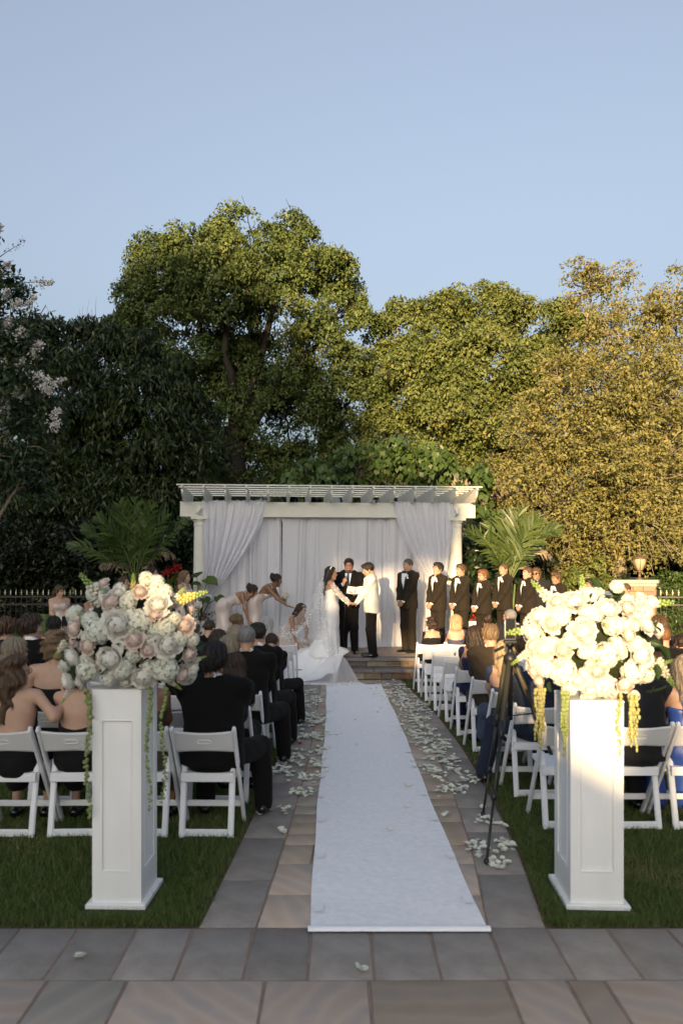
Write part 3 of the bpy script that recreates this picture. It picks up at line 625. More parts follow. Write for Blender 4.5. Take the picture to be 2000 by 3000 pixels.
# crape myrtle close on the left, with white flower heads
D = 9.6
my = [lob(a, b, D + o, c, d_) for a, b, c, d_, o in [(-70, 790, 95, 110, 0), (5, 860, 55, 70, 0), (-20, 980, 110, 90, 0), (75, 1060, 75, 75, 0), (60, 1170, 100, 90, -.1), (-60, 1150, 120, 120, 0), (120, 1230, 50, 60, 0), (20, 1310, 120, 90, 0), (50, 1420, 90, 70, .1), (-80, 1380, 120, 110, 0)]]
cm = tree('crape_myrtle', 'dark flowering shrub with white flower heads cut by the left edge', (XX(-120, D), D, 0), W(-90, 1350, D), my, 620, 20, .13, .075, .45, myrt, bark_p, .06, 71, tn=60, tr=.008, cat='shrub')
pan_m = leafmat('myrtle_bloom', (.50, .47, .42), (.80, .78, .74), None, trans=.2, rough=.8); seed_m = mat('seed_head', (.05, .035, .03), .8)
def panicle(p, tip, n, r, name='flower_head', m=pan_m, sc=.011):
    rng = np.random.default_rng(int(abs(p[0] * 977 + p[2] * 131)) + n); a = np.asarray(p); b = np.asarray(tip); t = rng.uniform(0, 1, n) ** .8
    C = a + (b - a) * t[:, None] + rng.normal(size=(n, 3)) * (r * (1 - t * .75))[:, None] * .6
    v, q = leaves(C, unit(n, rng), sc * 2.4, .9, rng, 0, 1); v2, q2 = leaves(C, unit(n, rng), sc * 2.4, .9, rng, 0, 1)
    off = np.array(cm.location); me = mesh_from(np.concatenate([v, v2]) - off, np.concatenate([q, q2 + len(v)]), mats=m, smooth=False, tint=rng.uniform(0, 1, 2 * n)); return tag(link(name, me, cm), kind='stuff')
for (a, b, c, d_) in [(0, 800, 30, 770), (90, 830, 155, 828), (70, 905, 105, 868), (35, 905, 60, 880), (15, 965, 30, 930), (55, 1000, 65, 960), (95, 1055, 105, 1010), (5, 1075, 20, 1045), (50, 1075, 70, 1050), (95, 1095, 140, 1110), (120, 1130, 150, 1150), (130, 1140, 190, 1108), (110, 1030, 120, 1000), (0, 1175, 20, 1150), (10, 1210, 25, 1190), (150, 1230, 175, 1200), (155, 1255, 170, 1240), (40, 1150, 65, 1165), (-20, 700, 5, 660), (10, 880, 25, 850)]:
    panicle(W(a, b, D - .25), W(c, d_, D - .3), 110, .075)
mb = MB(); o_ = np.array(cm.location)
mb.tube([W(-20, 850, D - .2) - o_, W(30, 832, D - .25) - o_, W(95, 826, D - .3) - o_, W(150, 828, D - .3) - o_], [.006, .005, .004, .002], 5); mb.tube([W(-10, 760, D - .2) - o_, W(25, 735, D - .25) - o_, W(60, 715, D - .3) - o_], [.006, .004, .002], 5)
mb.build('arching_twig', bark_d, cm, smooth=True)
rng = np.random.default_rng(5); C = np.array([W(40 + 12 * i, 838 + (i % 2) * 10, D - .26) - o_ for i in range(6)]); N = np.tile([[.2, -.6, -.7]], (6, 1)); v, q = leaves(C, N, .085, .42, rng, .8, .2); tag(link('hanging_leaves', mesh_from(v, q, mats=myrt, smooth=False, tint=rng.uniform(0, .4, 6)), cm), kind='stuff')
panicle(W(30, 738, D - .25), W(72, 700, D - .3), 60, .07, 'seed_head', seed_m, .006)
# dark shrubs along the fence and below the trees
def shrub(px, py, d, rx, ry, n, L, asp, m, label, seed, per=16, spread=.12, hang=.2, name='shrub'):
    c = W(px, py, d); e = empty(name, (c[0], d, 0), 0, label, 'shrub'); z = max(.25, c[2]); k = d / F
    lb = [(0, 0, z, rx * k, rx * k * .6, ry * k), (rx * k * .4, .1, z * .6, rx * k * .8, rx * k * .5, z * .6), (-rx * k * .4, .1, z * .6, rx * k * .8, rx * k * .5, z * .6)]
    me, C = crown_mesh(lb, n, per, spread, L, asp, m, seed, hang); link('crown', me, e)
    limbs((0, 0, -.02), (0, 0, z * .5), [np.array(l[:3]) for l in lb], .035, bark_d, e, seed, C, 14, .01); return e
shrub(540, 1600, 18.6, 55, 110, 330, .15, .42, laur, 'glossy dark laurel beside the left column', 81)
shrub(1430, 1620, 18.4, 75, 110, 420, .14, .42, laur, 'glossy dark laurel beside the right column', 82)
shrub(1560, 1680, 18.8, 90, 70, 300, .13, .45, dark, 'dark shrub behind the groomsmen in front of the beech', 83)
shrub(60, 1610, 19.0, 130, 130, 500, .15, .4, dark, 'dark shrub behind the fence at far left', 84)
shrub(230, 1620, 19.2, 120, 130, 500, .15, .4, dark, 'dark shrub behind the fence under the left palm', 85)
shrub(400, 1640, 19.0, 120, 120, 450, .15, .4, dark, 'dark shrub behind the left palm', 86)
shrub(1720, 1700, 18.9, 90, 60, 260, .11, .5, oak_r, 'leafy shrub behind the fence left of the stone pillar', 87)
shrub(1975, 1740, 18.7, 80, 60, 240, .10, .5, mulb, 'light green shrub behind the fence right of the stone pillar', 88)
shrub(1985, 1860, 15.5, 40, 60, 200, .06, .3, mulb, 'feathery pale green perennial in front of the right fence', 89, hang=-.3)
# wood behind everything: reads as one mass
D = 29.
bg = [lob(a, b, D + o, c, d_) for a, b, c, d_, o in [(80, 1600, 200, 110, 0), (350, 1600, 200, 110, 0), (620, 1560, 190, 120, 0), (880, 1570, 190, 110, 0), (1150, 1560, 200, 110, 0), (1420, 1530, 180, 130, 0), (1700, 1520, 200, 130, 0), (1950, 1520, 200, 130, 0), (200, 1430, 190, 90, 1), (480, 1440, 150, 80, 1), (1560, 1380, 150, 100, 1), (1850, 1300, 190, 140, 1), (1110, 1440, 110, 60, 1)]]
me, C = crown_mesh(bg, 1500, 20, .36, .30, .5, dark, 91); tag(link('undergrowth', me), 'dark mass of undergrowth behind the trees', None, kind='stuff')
# fruit tree like bare twigs above the chestnut
mb = MB(); rng = np.random.default_rng(8)
for (a, b, c, d_) in [(250, 960, 243, 895), (252, 960, 262, 880), (275, 950, 283, 870), (278, 955, 268, 905), (236, 985, 233, 905)]: mb.tube(wiggle(W(a, b + 60, 21.6), W(c, d_, 21.6), 6, .03, rng), np.linspace(.012, .003, 6), 4)
mb.build('bare_twigs', bark_p, bpy.data.objects['chestnut_tree.001'], M=Matrix.Translation(-bpy.data.objects['chestnut_tree.001'].location), smooth=True)
# ---- palms
palm_m = leafmat('palm_leaflet', (.034, .064, .018), (.095, .13, .034), None, trans=.3, rough=.38); palm_dry = leafmat('palm_dry', (.16, .11, .07), (.30, .24, .17), None, trans=.2, rough=.8)
rach = mat('palm_stalk', (.10, .13, .04), .5)
def frond(parent, a, b, arch, ll, seed, dry=False):
    rng = np.random.default_rng(seed); n = 28; t = np.linspace(0, 1, n); P = a + (b - a) * t[:, None]; P[:, 2] += arch * np.sin(t * math.pi * .9) - abs(arch) * .55 * t ** 3
    T = np.gradient(P, axis=0); T /= np.linalg.norm(T, axis=1)[:, None]; S = np.cross(T, [0, -.75, .65]); S /= np.linalg.norm(S, axis=1)[:, None]; U = np.cross(S, T)
    mb = MB(); mb.tube(P, np.linspace(.016, .004, n), 5); o = mb.build('frond', rach, parent, smooth=True)
    vs = []; qs = []; k = 0
    for i in range(7, n):
        f = (i - 7) / (n - 8); l = ll * 1.15 * (.35 + 1.0 * math.sin(math.pi * min(1, f * .75 + .22))) * rng.uniform(.8, 1.1)
        for s in (-1, 1):
            if rng.random() < (.35 if dry else .22): continue
            d1 = nrm(T[i] * (.75 + f) + S[i] * s * 1.0 + U[i] * .25 + rng.normal(size=3) * .10); d2 = nrm(d1 + V(0, 0, -.35 if not dry else -2.2) + rng.normal(size=3) * .12)
            w = nrm(np.cross(d1, U[i] + rng.normal(size=3) * .3)) * (.022 + .012 * rng.random()); p0 = P[i]; p1 = p0 + d1 * l * .5; p2 = p1 + d2 * l * .5
            vs += [p0 - w * .5, p0 + w * .5, p1 - w, p1 + w, p2 - w * .15, p2 + w * .15]; qs += [(k, k + 1, k + 3, k + 2), (k + 2, k + 3, k + 5, k + 4)]; k += 6
    link('leaflets', mesh_from(np.array(vs), qs, mats=palm_dry if dry else palm_m, smooth=False, tint=np.repeat(rng.uniform(0, 1, len(qs) // 2), 2)), o)
pot_m = mat('planter_white', (.72, .72, .70), .5, var=.08)
def palm(px, d, label, cz, tips, seed, zb=Z2):
    x = XX(px, d); e = empty('potted_palm', (x, d, zb), 0, label, 'palm')
    mb = MB(); mb.lathe([(.15, 0), (.20, .02), (.25, .42), (.27, .44), (.27, .47), (.22, .47), (.2, .40), (.0, .40)], 18); mb.build('pot', pot_m, e, smooth=True)
    for i, s in enumerate((-.07, .04, .09)): mb = MB(); mb.tube([(s * .6, 0, .38), (s, .02, cz * .6), (s * 1.4, 0, cz)], [.035, .028, .02], 7); mb.build('stem', rach, e, smooth=True)
    for i, (tx, ty, ar, ll, dry) in enumerate(tips):
        tip = W(tx, ty, d + random.uniform(-.5, .3)) - V(x, d, zb); frond(e, V(random.uniform(-.08, .08), 0, cz - .1), tip, ar, ll, seed + i, dry)
palm(395, 17.0, 'left potted palm with arching fronds and a few withered leaves', 1.35, [(205, 1592, .25, .26, 0), (245, 1540, .25, .24, 0), (290, 1512, .2, .30, 0), (352, 1472, .12, .34, 0), (395, 1466, .05, .36, 0), (445, 1478, .1, .36, 0), (490, 1500, .15, .33, 0), (565, 1508, .2, .26, 0), (505, 1620, .3, .22, 1), (300, 1650, .25, .22, 1), (330, 1560, .2, .3, 0), (450, 1560, .2, .3, 0)], 100)
palm(1490, 16.9, 'right potted palm with sunlit arching fronds', 1.3, [(1362, 1545, .25, .28, 0), (1400, 1560, .2, .28, 0), (1440, 1530, .15, .32, 0), (1478, 1500, .1, .36, 0), (1520, 1496, .1, .36, 0), (1570, 1520, .2, .34, 0), (1632, 1540, .3, .30, 0), (1610, 1620, .35, .22, 1), (1450, 1640, .2, .26, 0), (1500, 1590, .2, .3, 0), (1560, 1590, .2, .3, 0)], 130)
# ---- planters with elephant ears, cannas and small flowers
ear_m = leafmat('elephant_ear', (.045, .085, .018), (.10, .16, .035), None, trans=.4, rough=.4); red_m = mat('red_petal', (.55, .02, .015), .5, trans=.3); stem_m = mat('plant_stem', (.05, .045, .03), .5)
def earleaf(e, p, dirv, L, stem0):
    n = 9; rows = []; d = nrm(dirv); s = nrm(np.cross(d, V(0, -.5, .8))); u = np.cross(s, d)
    for t in np.linspace(0, 1, n):
        w = .42 * math.sin(math.pi * min(1., (t * .88 + .14))) ** .75 * (1.12 - .25 * t); rows.append([p + d * (t - .22) * L + s * a * w * L + u * (abs(a) * .12 - .25 * t * t) * L for a in (-1, -.5, 0, .5, 1)])
    mb = MB(); mb.grid(np.array(rows)); me = mb.mesh(ear_m, True); a = me.attributes.new('tint', 'FLOAT', 'FACE'); a.data.foreach_set('value', RNG.uniform(.1, .9) * np.ones(len(me.polygons), np.float32)); lf = link('large_leaf', me, e)
    mb = MB(); m_ = (p + stem0) / 2 + V(0, 0, .12); mb.tube([stem0, m_, p], [.012, .009, .006], 5); mb.build('leaf_stem', stem_m, lf, smooth=True)
def planter(px, d, label, ears, cannas, seed, sc=1.):
    x = XX(px, d); e = empty('flower_planter', (x, d, Z2 if d < 17.5 and d > 14.4 else 0), 0, label, 'planter'); zb = e.location.z; o_ = V(x, d, zb)
    mb = MB(); mb.prism([(-.14, 0), (.14, 0), (.18, .55), (-.18, .55)], -.16, .16); mb.box((0, 0, .565), (.40, .36, .03), ch=.005); mb.build('planter_box', pot_m, e)
    top = V(0, 0, .57)
    for (a, b, L, dx, dz) in ears: earleaf(e, W(a, b, d - .1) - o_, V(dx, -.35, dz), L, top + V(random.uniform(-.08, .08), 0, 0))
    for (a, b) in cannas:
        p = W(a, b, d) - o_; mb = MB(); mb.tube([top * .9, (top + p) / 2 + V(.03, 0, 0), p], [.012, .01, .006], 6); st = mb.build('canna_stem', rach, e, smooth=True)
        rng = np.random.default_rng(seed); C = p + rng.normal(size=(22, 3)) * V(.06, .05, .05); v, q = leaves(C, unit(22, rng), .10, .6, rng, 0, 1); tag(link('canna_bloom', mesh_from(v, q, mats=red_m, smooth=False), st), kind='stuff')
        for k in range(6): 
            bb = top + (p - top) * (.1 + .12 * k); an = k * 2.4; earleaf_dir = V(math.cos(an), math.sin(an) * .5, 1.3); n = 7; d_ = nrm(earleaf_dir); s = nrm(np.cross(d_, V(0, 1, .2)))
            rows = [[bb + d_ * t * .42 + V(0, 0, -.12 * t * t) + s * w * .06 * math.sin(math.pi * min(1, t * .9 + .08)) for w in (-1, 0, 1)] for t in np.linspace(0, 1, n)]
            mb = MB(); mb.grid(np.array(rows)); me = mb.mesh(ear_m, True); a = me.attributes.new('tint', 'FLOAT', 'FACE'); a.data.foreach_set('value', np.full(len(me.polygons), .1, np.float32)); link('blade_leaf', me, st)
    rng = np.random.default_rng(seed + 3); C = top + rng.normal(size=(260, 3)) * V(.13, .11, .10) + V(0, 0, .05); C2 = top + V(.1, -.15, -.15) + rng.normal(size=(160, 3)) * V(.10, .06, .14)
    C = np.concatenate([C, C2]); v, q = leaves(C, unit(len(C), rng), .05, .5, rng, .3, 1); tag(link('small_leaves', mesh_from(v, q, mats=chest, smooth=False, tint=rng.uniform(0, 1, len(C))), e), kind='stuff')
    C = top + rng.normal(size=(40, 3)) * V(.14, .1, .10) + V(0, -.06, .04); v, q = leaves(C, unit(40, rng), .05, .9, rng, 0, 1); tag(link('red_blooms', mesh_from(v, q, mats=red_m, smooth=False), e), kind='stuff')
    C = top + rng.normal(size=(40, 3)) * V(.14, .08, .14) + V(.08, -.12, -.08); v, q = leaves(C, unit(40, rng), .035, .9, rng, 0, 1); tag(link('white_blooms', mesh_from(v, q, mats=pan_m, smooth=False, tint=rng.uniform(.5, 1, 40)), e), kind='stuff')
planter(590, 15.9, 'white planter with elephant ear leaves and red flowers by the left column', [(577, 1688, .30, .1, .2), (608, 1700, .34, .5, -.1), (583, 1712, .22, -.4, .1), (640, 1752, .26, .4, -.4), (600, 1755, .24, .2, -.1), (560, 1720, .2, -.3, .3)], [], 140)
planter(500, 17.3, 'white planter with tall red cannas behind the bridesmaids', [], [(490, 1675), (515, 1662), (530, 1690)], 150)
planter(1388, 15.9, 'white planter with red flowers between the third and fourth groomsmen', [(1330, 1705, .26, -.3, .2)], [(1470, 1760)], 160)
e = empty('elephant_ear_plant', (XX(135, 16.6), 16.6, 0), 0, 'elephant ear plant with one broad leaf beside the far left bridesmaid', 'plant')
for (a, b, L, dx, dz) in [(130, 1815, .50, -.1, -.9), (75, 1835, .40, -.4, -.6), (160, 1870, .40, .3, -.8), (40, 1850, .36, -.2, -.8)]: earleaf(e, W(a, b, 16.5) - V(XX(135, 16.6), 16.6, 0), V(dx, -.25, dz), L, V(0, 0, 0))
# ---- fence and stone pillar
iron = mat('fence_iron', (.018, .014, .011), .5, spec=.4); gold = mat('finial_cream', (.55, .50, .36), .5)
def fence(px0, px1, d0, d1, label, nsec):
    a, b = V(XX(px0, d0), d0, 0), V(XX(px1, d1), d1, 0); L = np.linalg.norm(b - a); u = (b - a) / L; yaw = math.atan2(u[1], u[0])
    e = empty('iron_fence', a, yaw, label, 'fence'); n = int(L / .118); per = 13
    mbp = MB(); mbp.bar((0, 0, .05), (0, 0, 1.42), .016, .016); pme = mbp.mesh(iron)
    mbf = MB(); mbf.lathe([(.009, 1.40), (.016, 1.41), (.009, 1.425), (.013, 1.45), (.005, 1.515), (.0, 1.52)], 6); mbf.bar((-.022, 0, 1.455), (.022, 0, 1.455), .008, .010, side=(0, 0, 1)); fme = mbf.mesh(gold)
    for i in range(n):
        x = (i + .5) * L / n
        if i % per == per - 1: mb = MB(); mb.box((0, 0, .72), (.06, .06, 1.44), ch=.01); mb.ball((0, 0, 1.47), .035, 8, 5); o = mb.build('post', iron, e); o.location = (x, 0, 0)
        else:
            o = link('picket', pme, e); o.location = (x, 0, 0); link('finial', fme, o)
    for z in (.12, 1.19, 1.36):
        mb = MB(); mb.box((L / 2, 0, z), (L, .034, .034)); mb.build('rail', iron, e)
fence(-40, 590, 17.7, 18.0, 'dark iron fence with cream finials behind the bridesmaids', 4)
fence(1580, 1845, 17.9, 17.6, 'sunlit iron fence between the groomsmen and the stone pillar', 2)
fence(1925, 2120, 17.4, 17.1, 'sunlit iron fence right of the stone pillar', 2)
pil = empty('stone_pillar', (XX(1868, 17.3), 17.3, 0), R(-24), 'square stone gate pillar carrying a lantern above the right flowers', 'pillar')
PW, PH = .70, 1.60
mb = MB(); mb.box((0, 0, PH / 2), (PW - .04, PW - .04, PH)); mb.build('core', mortar, pil)
ps = [mat('pillar_stone_%d' % i, c, .85, vscale=8, col2=c2, bump=.2, bscale=20) for i, (c, c2) in enumerate([((.34, .24, .14), (.26, .18, .10)), ((.28, .22, .16), (.22, .17, .13)), ((.38, .29, .18), (.3, .22, .13)), ((.24, .17, .12), (.2, .14, .1))])]
for k in range(4):
    M = Matrix.Rotation(R(90 * k), 4, 'Z'); z = 0
    while z < PH - .02:
        h = rs.uniform(.13, .26); h = min(h, PH - z); x = -PW / 2
        while x < PW / 2 - .01:
            w = min(rs.uniform(.14, .30), PW / 2 - x); w = PW / 2 - x if PW / 2 - x - w < .08 else w
            mb = MB(); mb.box((0, 0, 0), (w - .014, h - .014, .03), M=np.array([[1, 0, 0], [0, 0, -1], [0, 1, 0]]), ch=.006); o = mb.build('wall_stone', rs.choice(ps), pil)
            o.matrix_local = M @ Matrix.Translation((x + w / 2, -PW / 2 + rs.uniform(0, .006), z + h / 2)); x += w
        z += h
capm = mat('cap_stone', (.46, .40, .30), .8, vscale=6, col2=(.40, .34, .25), bump=.15)
mb = MB(); mb.box((0, 0, PH + .035), (PW + .06, PW + .06, .07), ch=.01); mb.box((0, 0, PH + .105), (PW + .14, PW + .14, .068), ch=.015); mb.build('cap', capm, pil)
lan = empty('urn_lantern', (XX(1872, 17.3), 17.3, PH + .14), 0, 'bronze urn shaped lantern on the stone pillar', 'lantern'); brz = mat('bronze', (.16, .11, .07), .45, metal=.4)
mb = MB(); mb.lathe([(.09, 0), (.09, .02), (.03, .05), (.03, .16), (.065, .17), (.065, .19), (.05, .21)], 14); mb.build('stand', brz, lan, smooth=True)
mb = MB(); mb.lathe([(.07, .21), (.125, .34), (.14, .42), (.14, .45)], 14); mb.build('glass', mat('lantern_glass', (.42, .36, .24), .25, alpha=.85), lan, smooth=True)
for k in range(7):
    a = 2 * math.pi * k / 7; mb = MB(); mb.tube([(.073 * math.cos(a), .073 * math.sin(a), .21), (.128 * math.cos(a), .128 * math.sin(a), .34), (.143 * math.cos(a), .143 * math.sin(a), .45)], .007, 5); mb.build('rib', brz, lan, smooth=True)
mb = MB(); mb.lathe([(.165, .45), (.165, .465), (.12, .50), (.04, .53), (.02, .55), (.025, .57), (.0, .585)], 14); mb.build('lid', brz, lan, smooth=True)
# ---------------------------------------------------------------- unseen shade casters added behind the camera, shaped to the wanted shadow edges
hm = mat('shade_block_siding', (.55, .54, .52), .8, var=.1); rm = mat('shade_block_roof', (.10, .095, .09), .9, var=.2)
def skew(mb):
    'the side walls run along the sun line'
    for v_ in mb.v: v_[:, 0] += v_[:, 1] * math.tan(SUN_AZ)
an = empty('shade_block_low', (0, -15, 0), 0, 'low house-shaped block added unseen behind the photographer to shape the shade', 'house')
mb = MB(); mb.prism([(-14, 0), (12, 0), (12, 3.0), (-1.84, 3.1), (-1.88, 4.2), (-2.30, 4.2), (-2.34, 3.42), (-2.45, 3.47), (-2.77, 3.65), (-3.3, 4.22), (-3.5, 4.48), (-4.1, 4.6), (-4.6, 4.5), (-4.9, 4.38), (-5.12, 4.46), (-5.3, 4.8), (-5.6, 5.15), (-6.1, 5.5), (-14, 5.6)], -5, 0); skew(mb); mb.build('wall', hm, an)  # made-up stepped outline, sets where the shadow edges fall
mb = MB(); mb.box((-4.5, .03, 1.05), (.9, .06, 2.1)); mb.build('door', mat('shade_block_door', (.12, .10, .08), .5), an)
hs = empty('shade_block_tall', (0, -70, 0), 0, 'tall house-shaped block added unseen far behind the photographer to cast shade', 'house')
def far_pt(x, z, y0=-15., y1=-70.): return (x - (y0 - y1) * math.tan(SUN_AZ), z + (y0 - y1) * math.tan(SUN_EL) / math.cos(SUN_AZ))
HP = [far_pt(*q) for q in [(-6.15, 4.0), (-6.2, 9.5), (-6.9, 11.2), (-8.0, 13.4), (-10.2, 15.5), (-13, 17.4), (-30, 18.0)]]  # added block's roofline, shaped to keep sun off the left side
mb = MB(); mb.prism([(HP[-1][0], 0), (HP[0][0], 0)] + HP, -12, 0); skew(mb); mb.build('wall', hm, hs)
mb = MB()
for (a_, b_) in zip(HP[1:-1], HP[2:]): mb.bar((a_[0], -6, a_[1] + .1), (b_[0], -6, b_[1] + .1), 12.0, .18, side=(0, 1, 0))
skew(mb); mb.build('roof', rm, hs)
for i in range(4):
    mb = MB(); mb.box((-16 - i * 3.2, .02, 2.2), (1.2, .06, 1.5)); w = mb.build('window', mat('window_trim', (.7, .7, .7), .5), hs); mb = MB(); mb.box((-16 - i * 3.2, .055, 2.2), (1.05, .02, 1.35)); mb.build('pane', mat('window_glass', (.03, .035, .04), .1), w)
tr_l = [(-6.0, -13.5, 7.2, .6, .6, .95), (-5.45, -13.5, 7.2, .55, .6, .95), (-4.9, -13.5, 7.2, .5, .6, .95), (-4.45, -13.5, 7.2, .45, .6, .95), (-4.15, -13.5, 7.15, .32, .5, .85), (-5.1, -13.6, 8.2, .9, .7, .5), (-4.95, -13.5, 6.0, .25, .25, .6), (-4.95, -13.5, 5.1, .25, .25, .6)]  # lobes added where their shadow has to cover the drapes
tree('shade_tree', 'slender tree added unseen behind the photographer to dapple and shade the drapes', (-6.6, -13.6, 0), (-6.4, -13.6, 5.6), tr_l, 1300, 24, .13, .2, .62, oak_l, bark_d, .1, 95, tn=20, front=0)
# ---------------------------------------------------------------- people: implicit surfaces turned into meshes
def smin(a, b, k): h = np.clip(.5 + .5 * (b - a) / k, 0, 1); return b + (a - b) * h - k * h * (1 - h)
def smax(a, b, k): return -smin(-a, -b, k)
def cap(a, b, ra, rb=None, ax=None, sq=1.):
    a = np.asarray(a, np.float32); b = np.asarray(b, np.float32); rb = ra if rb is None else rb; ab = b - a; L2 = float(ab @ ab) + 1e-9
    axn = None if ax is None else np.asarray(nrm(ax), np.float32)
    def f(P):
        t = np.clip((P - a) @ ab / L2, 0, 1); v = P - (a + t[:, None] * ab)
        if axn is not None: c = v @ axn; v = v + (c * (1 / sq - 1))[:, None] * axn
        return (np.sqrt((v * v).sum(1)) - (ra + t * (rb - ra))) * min(1., sq ** .5)
    return f
def ell(c, r, M=None):
    c = np.asarray(c, np.float32); r = np.asarray(r, np.float32)
    def f(P):
        q = P - c
        if M is not None: q = q @ np.asarray(M, np.float32)
        k0 = np.sqrt(((q / r) ** 2).sum(1)); k1 = np.sqrt(((q / r ** 2) ** 2).sum(1)) + 1e-6; return k0 * (k0 - 1) / k1
    return f
def uni(fs, k):
    def f(P):
        d = fs[0](P)
        for g in fs[1:]: d = smin(d, g(P), k)
        return d
    return f
def cut(f, p, n, k=.01):
    'remove the side n points to'
    p = np.asarray(p, np.float32); n = np.asarray(nrm(n), np.float32)
    return lambda P: smax(f(P), (P - p) @ n, k)
def wrinkle(f, amp, fr, seed=0):
    r = np.random.default_rng(seed); D1 = r.normal(size=(5, 3)).astype(np.float32) * fr * np.array([.8, .8, .5], np.float32); ph = r.uniform(0, 6, 5)
    def g(P):
        w = 0
        for i in range(5): w = w + np.sin(P @ D1[i] + ph[i] + 1.4 * np.sin(P @ D1[(i + 2) % 5] * .6 + ph[i] * 2))
        return f(P) - amp * w / 2.5
    return g
def net(f, lo, hi, h):
    'surface nets on a regular grid'
    lo = np.asarray(lo, float); n = np.ceil((np.asarray(hi, float) - lo) / h).astype(int) + 1
    g = [lo[i] + h * np.arange(n[i]) for i in range(3)]; G = np.stack(np.meshgrid(*g, indexing='ij'), -1).reshape(-1, 3).astype(np.float32)
    s = f(G).reshape(n); ins = s < 0
    c = np.zeros(n - 1, int)
    for i in (0, 1):
        for j in (0, 1):
            for k in (0, 1): c += ins[i:n[0] - 1 + i, j:n[1] - 1 + j, k:n[2] - 1 + k]
    act = (c > 0) & (c < 8); I = np.argwhere(act); vid = -np.ones(n - 1, np.int64); vid[act] = np.arange(len(I))
    acc = np.zeros((len(I), 3)); cnt = np.zeros(len(I))
    for ax in range(3):
        o1, o2 = [a for a in range(3) if a != ax]
        for u in (0, 1):
            for w in (0, 1):
                A = I.copy(); A[:, o1] += u; A[:, o2] += w; B = A.copy(); B[:, ax] += 1
                sa = s[A[:, 0], A[:, 1], A[:, 2]]; sb = s[B[:, 0], B[:, 1], B[:, 2]]; m = (sa < 0) != (sb < 0); t = np.where(m, sa / np.where(m, sa - sb, 1), 0)
                p = A.astype(float); p[:, ax] += t; acc[m] += p[m]; cnt[m] += 1
    v = lo + h * acc / cnt[:, None]; Q = []
    for ax in range(3):
        o1, o2 = [(1, 2), (2, 0), (0, 1)][ax]
        sl = [slice(None)] * 3; a = [slice(0, n[i]) for i in range(3)]; a[ax] = slice(0, n[ax] - 1); b = list(a); b[ax] = slice(1, n[ax])
        d = ins[tuple(a)].astype(int) - ins[tuple(b)].astype(int); E = np.argwhere(d != 0)
        E = E[(E[:, o1] > 0) & (E[:, o1] < n[o1] - 1) & (E[:, o2] > 0) & (E[:, o2] < n[o2] - 1)]
        if len(E) == 0: continue
        sg = d[E[:, 0], E[:, 1], E[:, 2]]; qs = []
        for (u, w) in ((-1, -1), (0, -1), (0, 0), (-1, 0)):
            X = E.copy(); X[:, o1] += u; X[:, o2] += w; qs.append(vid[X[:, 0], X[:, 1], X[:, 2]])
        q = np.stack(qs, 1); q[sg < 0] = q[sg < 0][:, ::-1]; Q.append(q)
    return v, np.concatenate(Q)
def merge(parts):
    vs, qs, n = [], [], 0
    for v, q in parts: vs.append(v); qs.append(q + n); n += len(v)
    return np.concatenate(vs), np.concatenate(qs)
def xf(vq, M): v, q = vq; M = np.asarray(M); q2 = q if np.linalg.det(M[:3, :3]) > 0 else q[:, ::-1]; return v @ M[:3, :3].T + M[:3, 3], q2
def mat4(Rm, t): M = np.eye(4); M[:3, :3] = Rm; M[:3, 3] = t; return M
def rotz(a): c, s = math.cos(a), math.sin(a); return np.array([[c, -s, 0], [s, c, 0], [0, 0, 1.]])
def rotx(a): c, s = math.cos(a), math.sin(a); return np.array([[1., 0, 0], [0, c, -s], [0, s, c]])
def roty(a): c, s = math.cos(a), math.sin(a); return np.array([[c, 0, s], [0, 1., 0], [-s, 0, c]])
# ---- head templates (origin between the ears, +y is where the face looks)
def head_sdf(fem):
    j = .88 if fem else 1.; L = [ell((0, -.015, .035), (.075, .097, .087)), ell((0, .022, -.035), (.060 * (.95 if fem else 1), .068, .084))]
    f = uni(L, .03)
    f = uni([f, cap((-.047 * j, .0, -.062), (0, .062, -.097), .022 * j, .020), cap((.047 * j, .0, -.062), (0, .062, -.097), .022 * j, .020), cap((0, -.028, -.05), (0, -.04, -.20), .045 if fem else .056, .05 if fem else .063)], .028)
    f = uni([f, ell((-.042, .052, -.022), (.022, .022, .022)), ell((.042, .052, -.022), (.022, .022, .022)), cap((-.036, .078, .026), (.036, .078, .026), .011 if fem else .014)], .018)
    f0 = f; f = lambda P: smax(smax(f0(P), -ell((-.032, .101, .006), (.017, .016, .0115))(P), .012), -ell((.032, .101, .006), (.017, .016, .0115))(P), .012)
    f = uni([f, cap((0, .088, .016), (0, .106, -.024), .0075, .0115), ell((-.012, .094, -.030), (.009, .01, .007)), ell((.012, .094, -.030), (.009, .01, .007)), ell((0, .074, -.10), (.018, .016, .015))], .010)
    f = uni([f, cap((-.018, .086, -.056), (.018, .086, -.056), .0065), cap((-.015, .085, -.067), (.015, .085, -.067), .0075)], .005)
    f = uni([f, ell((-.077, -.012, -.004), (.009, .019, .030), roty(.15)), ell((.077, -.012, -.004), (.009, .019, .030), roty(-.15))], .006)
    return f
HEADF = {k: head_sdf(k) for k in (0, 1)}
HEAD = {k: net(HEADF[k], (-.1, -.125, -.215), (.1, .13, .135), .0098) for k in (0, 1)}
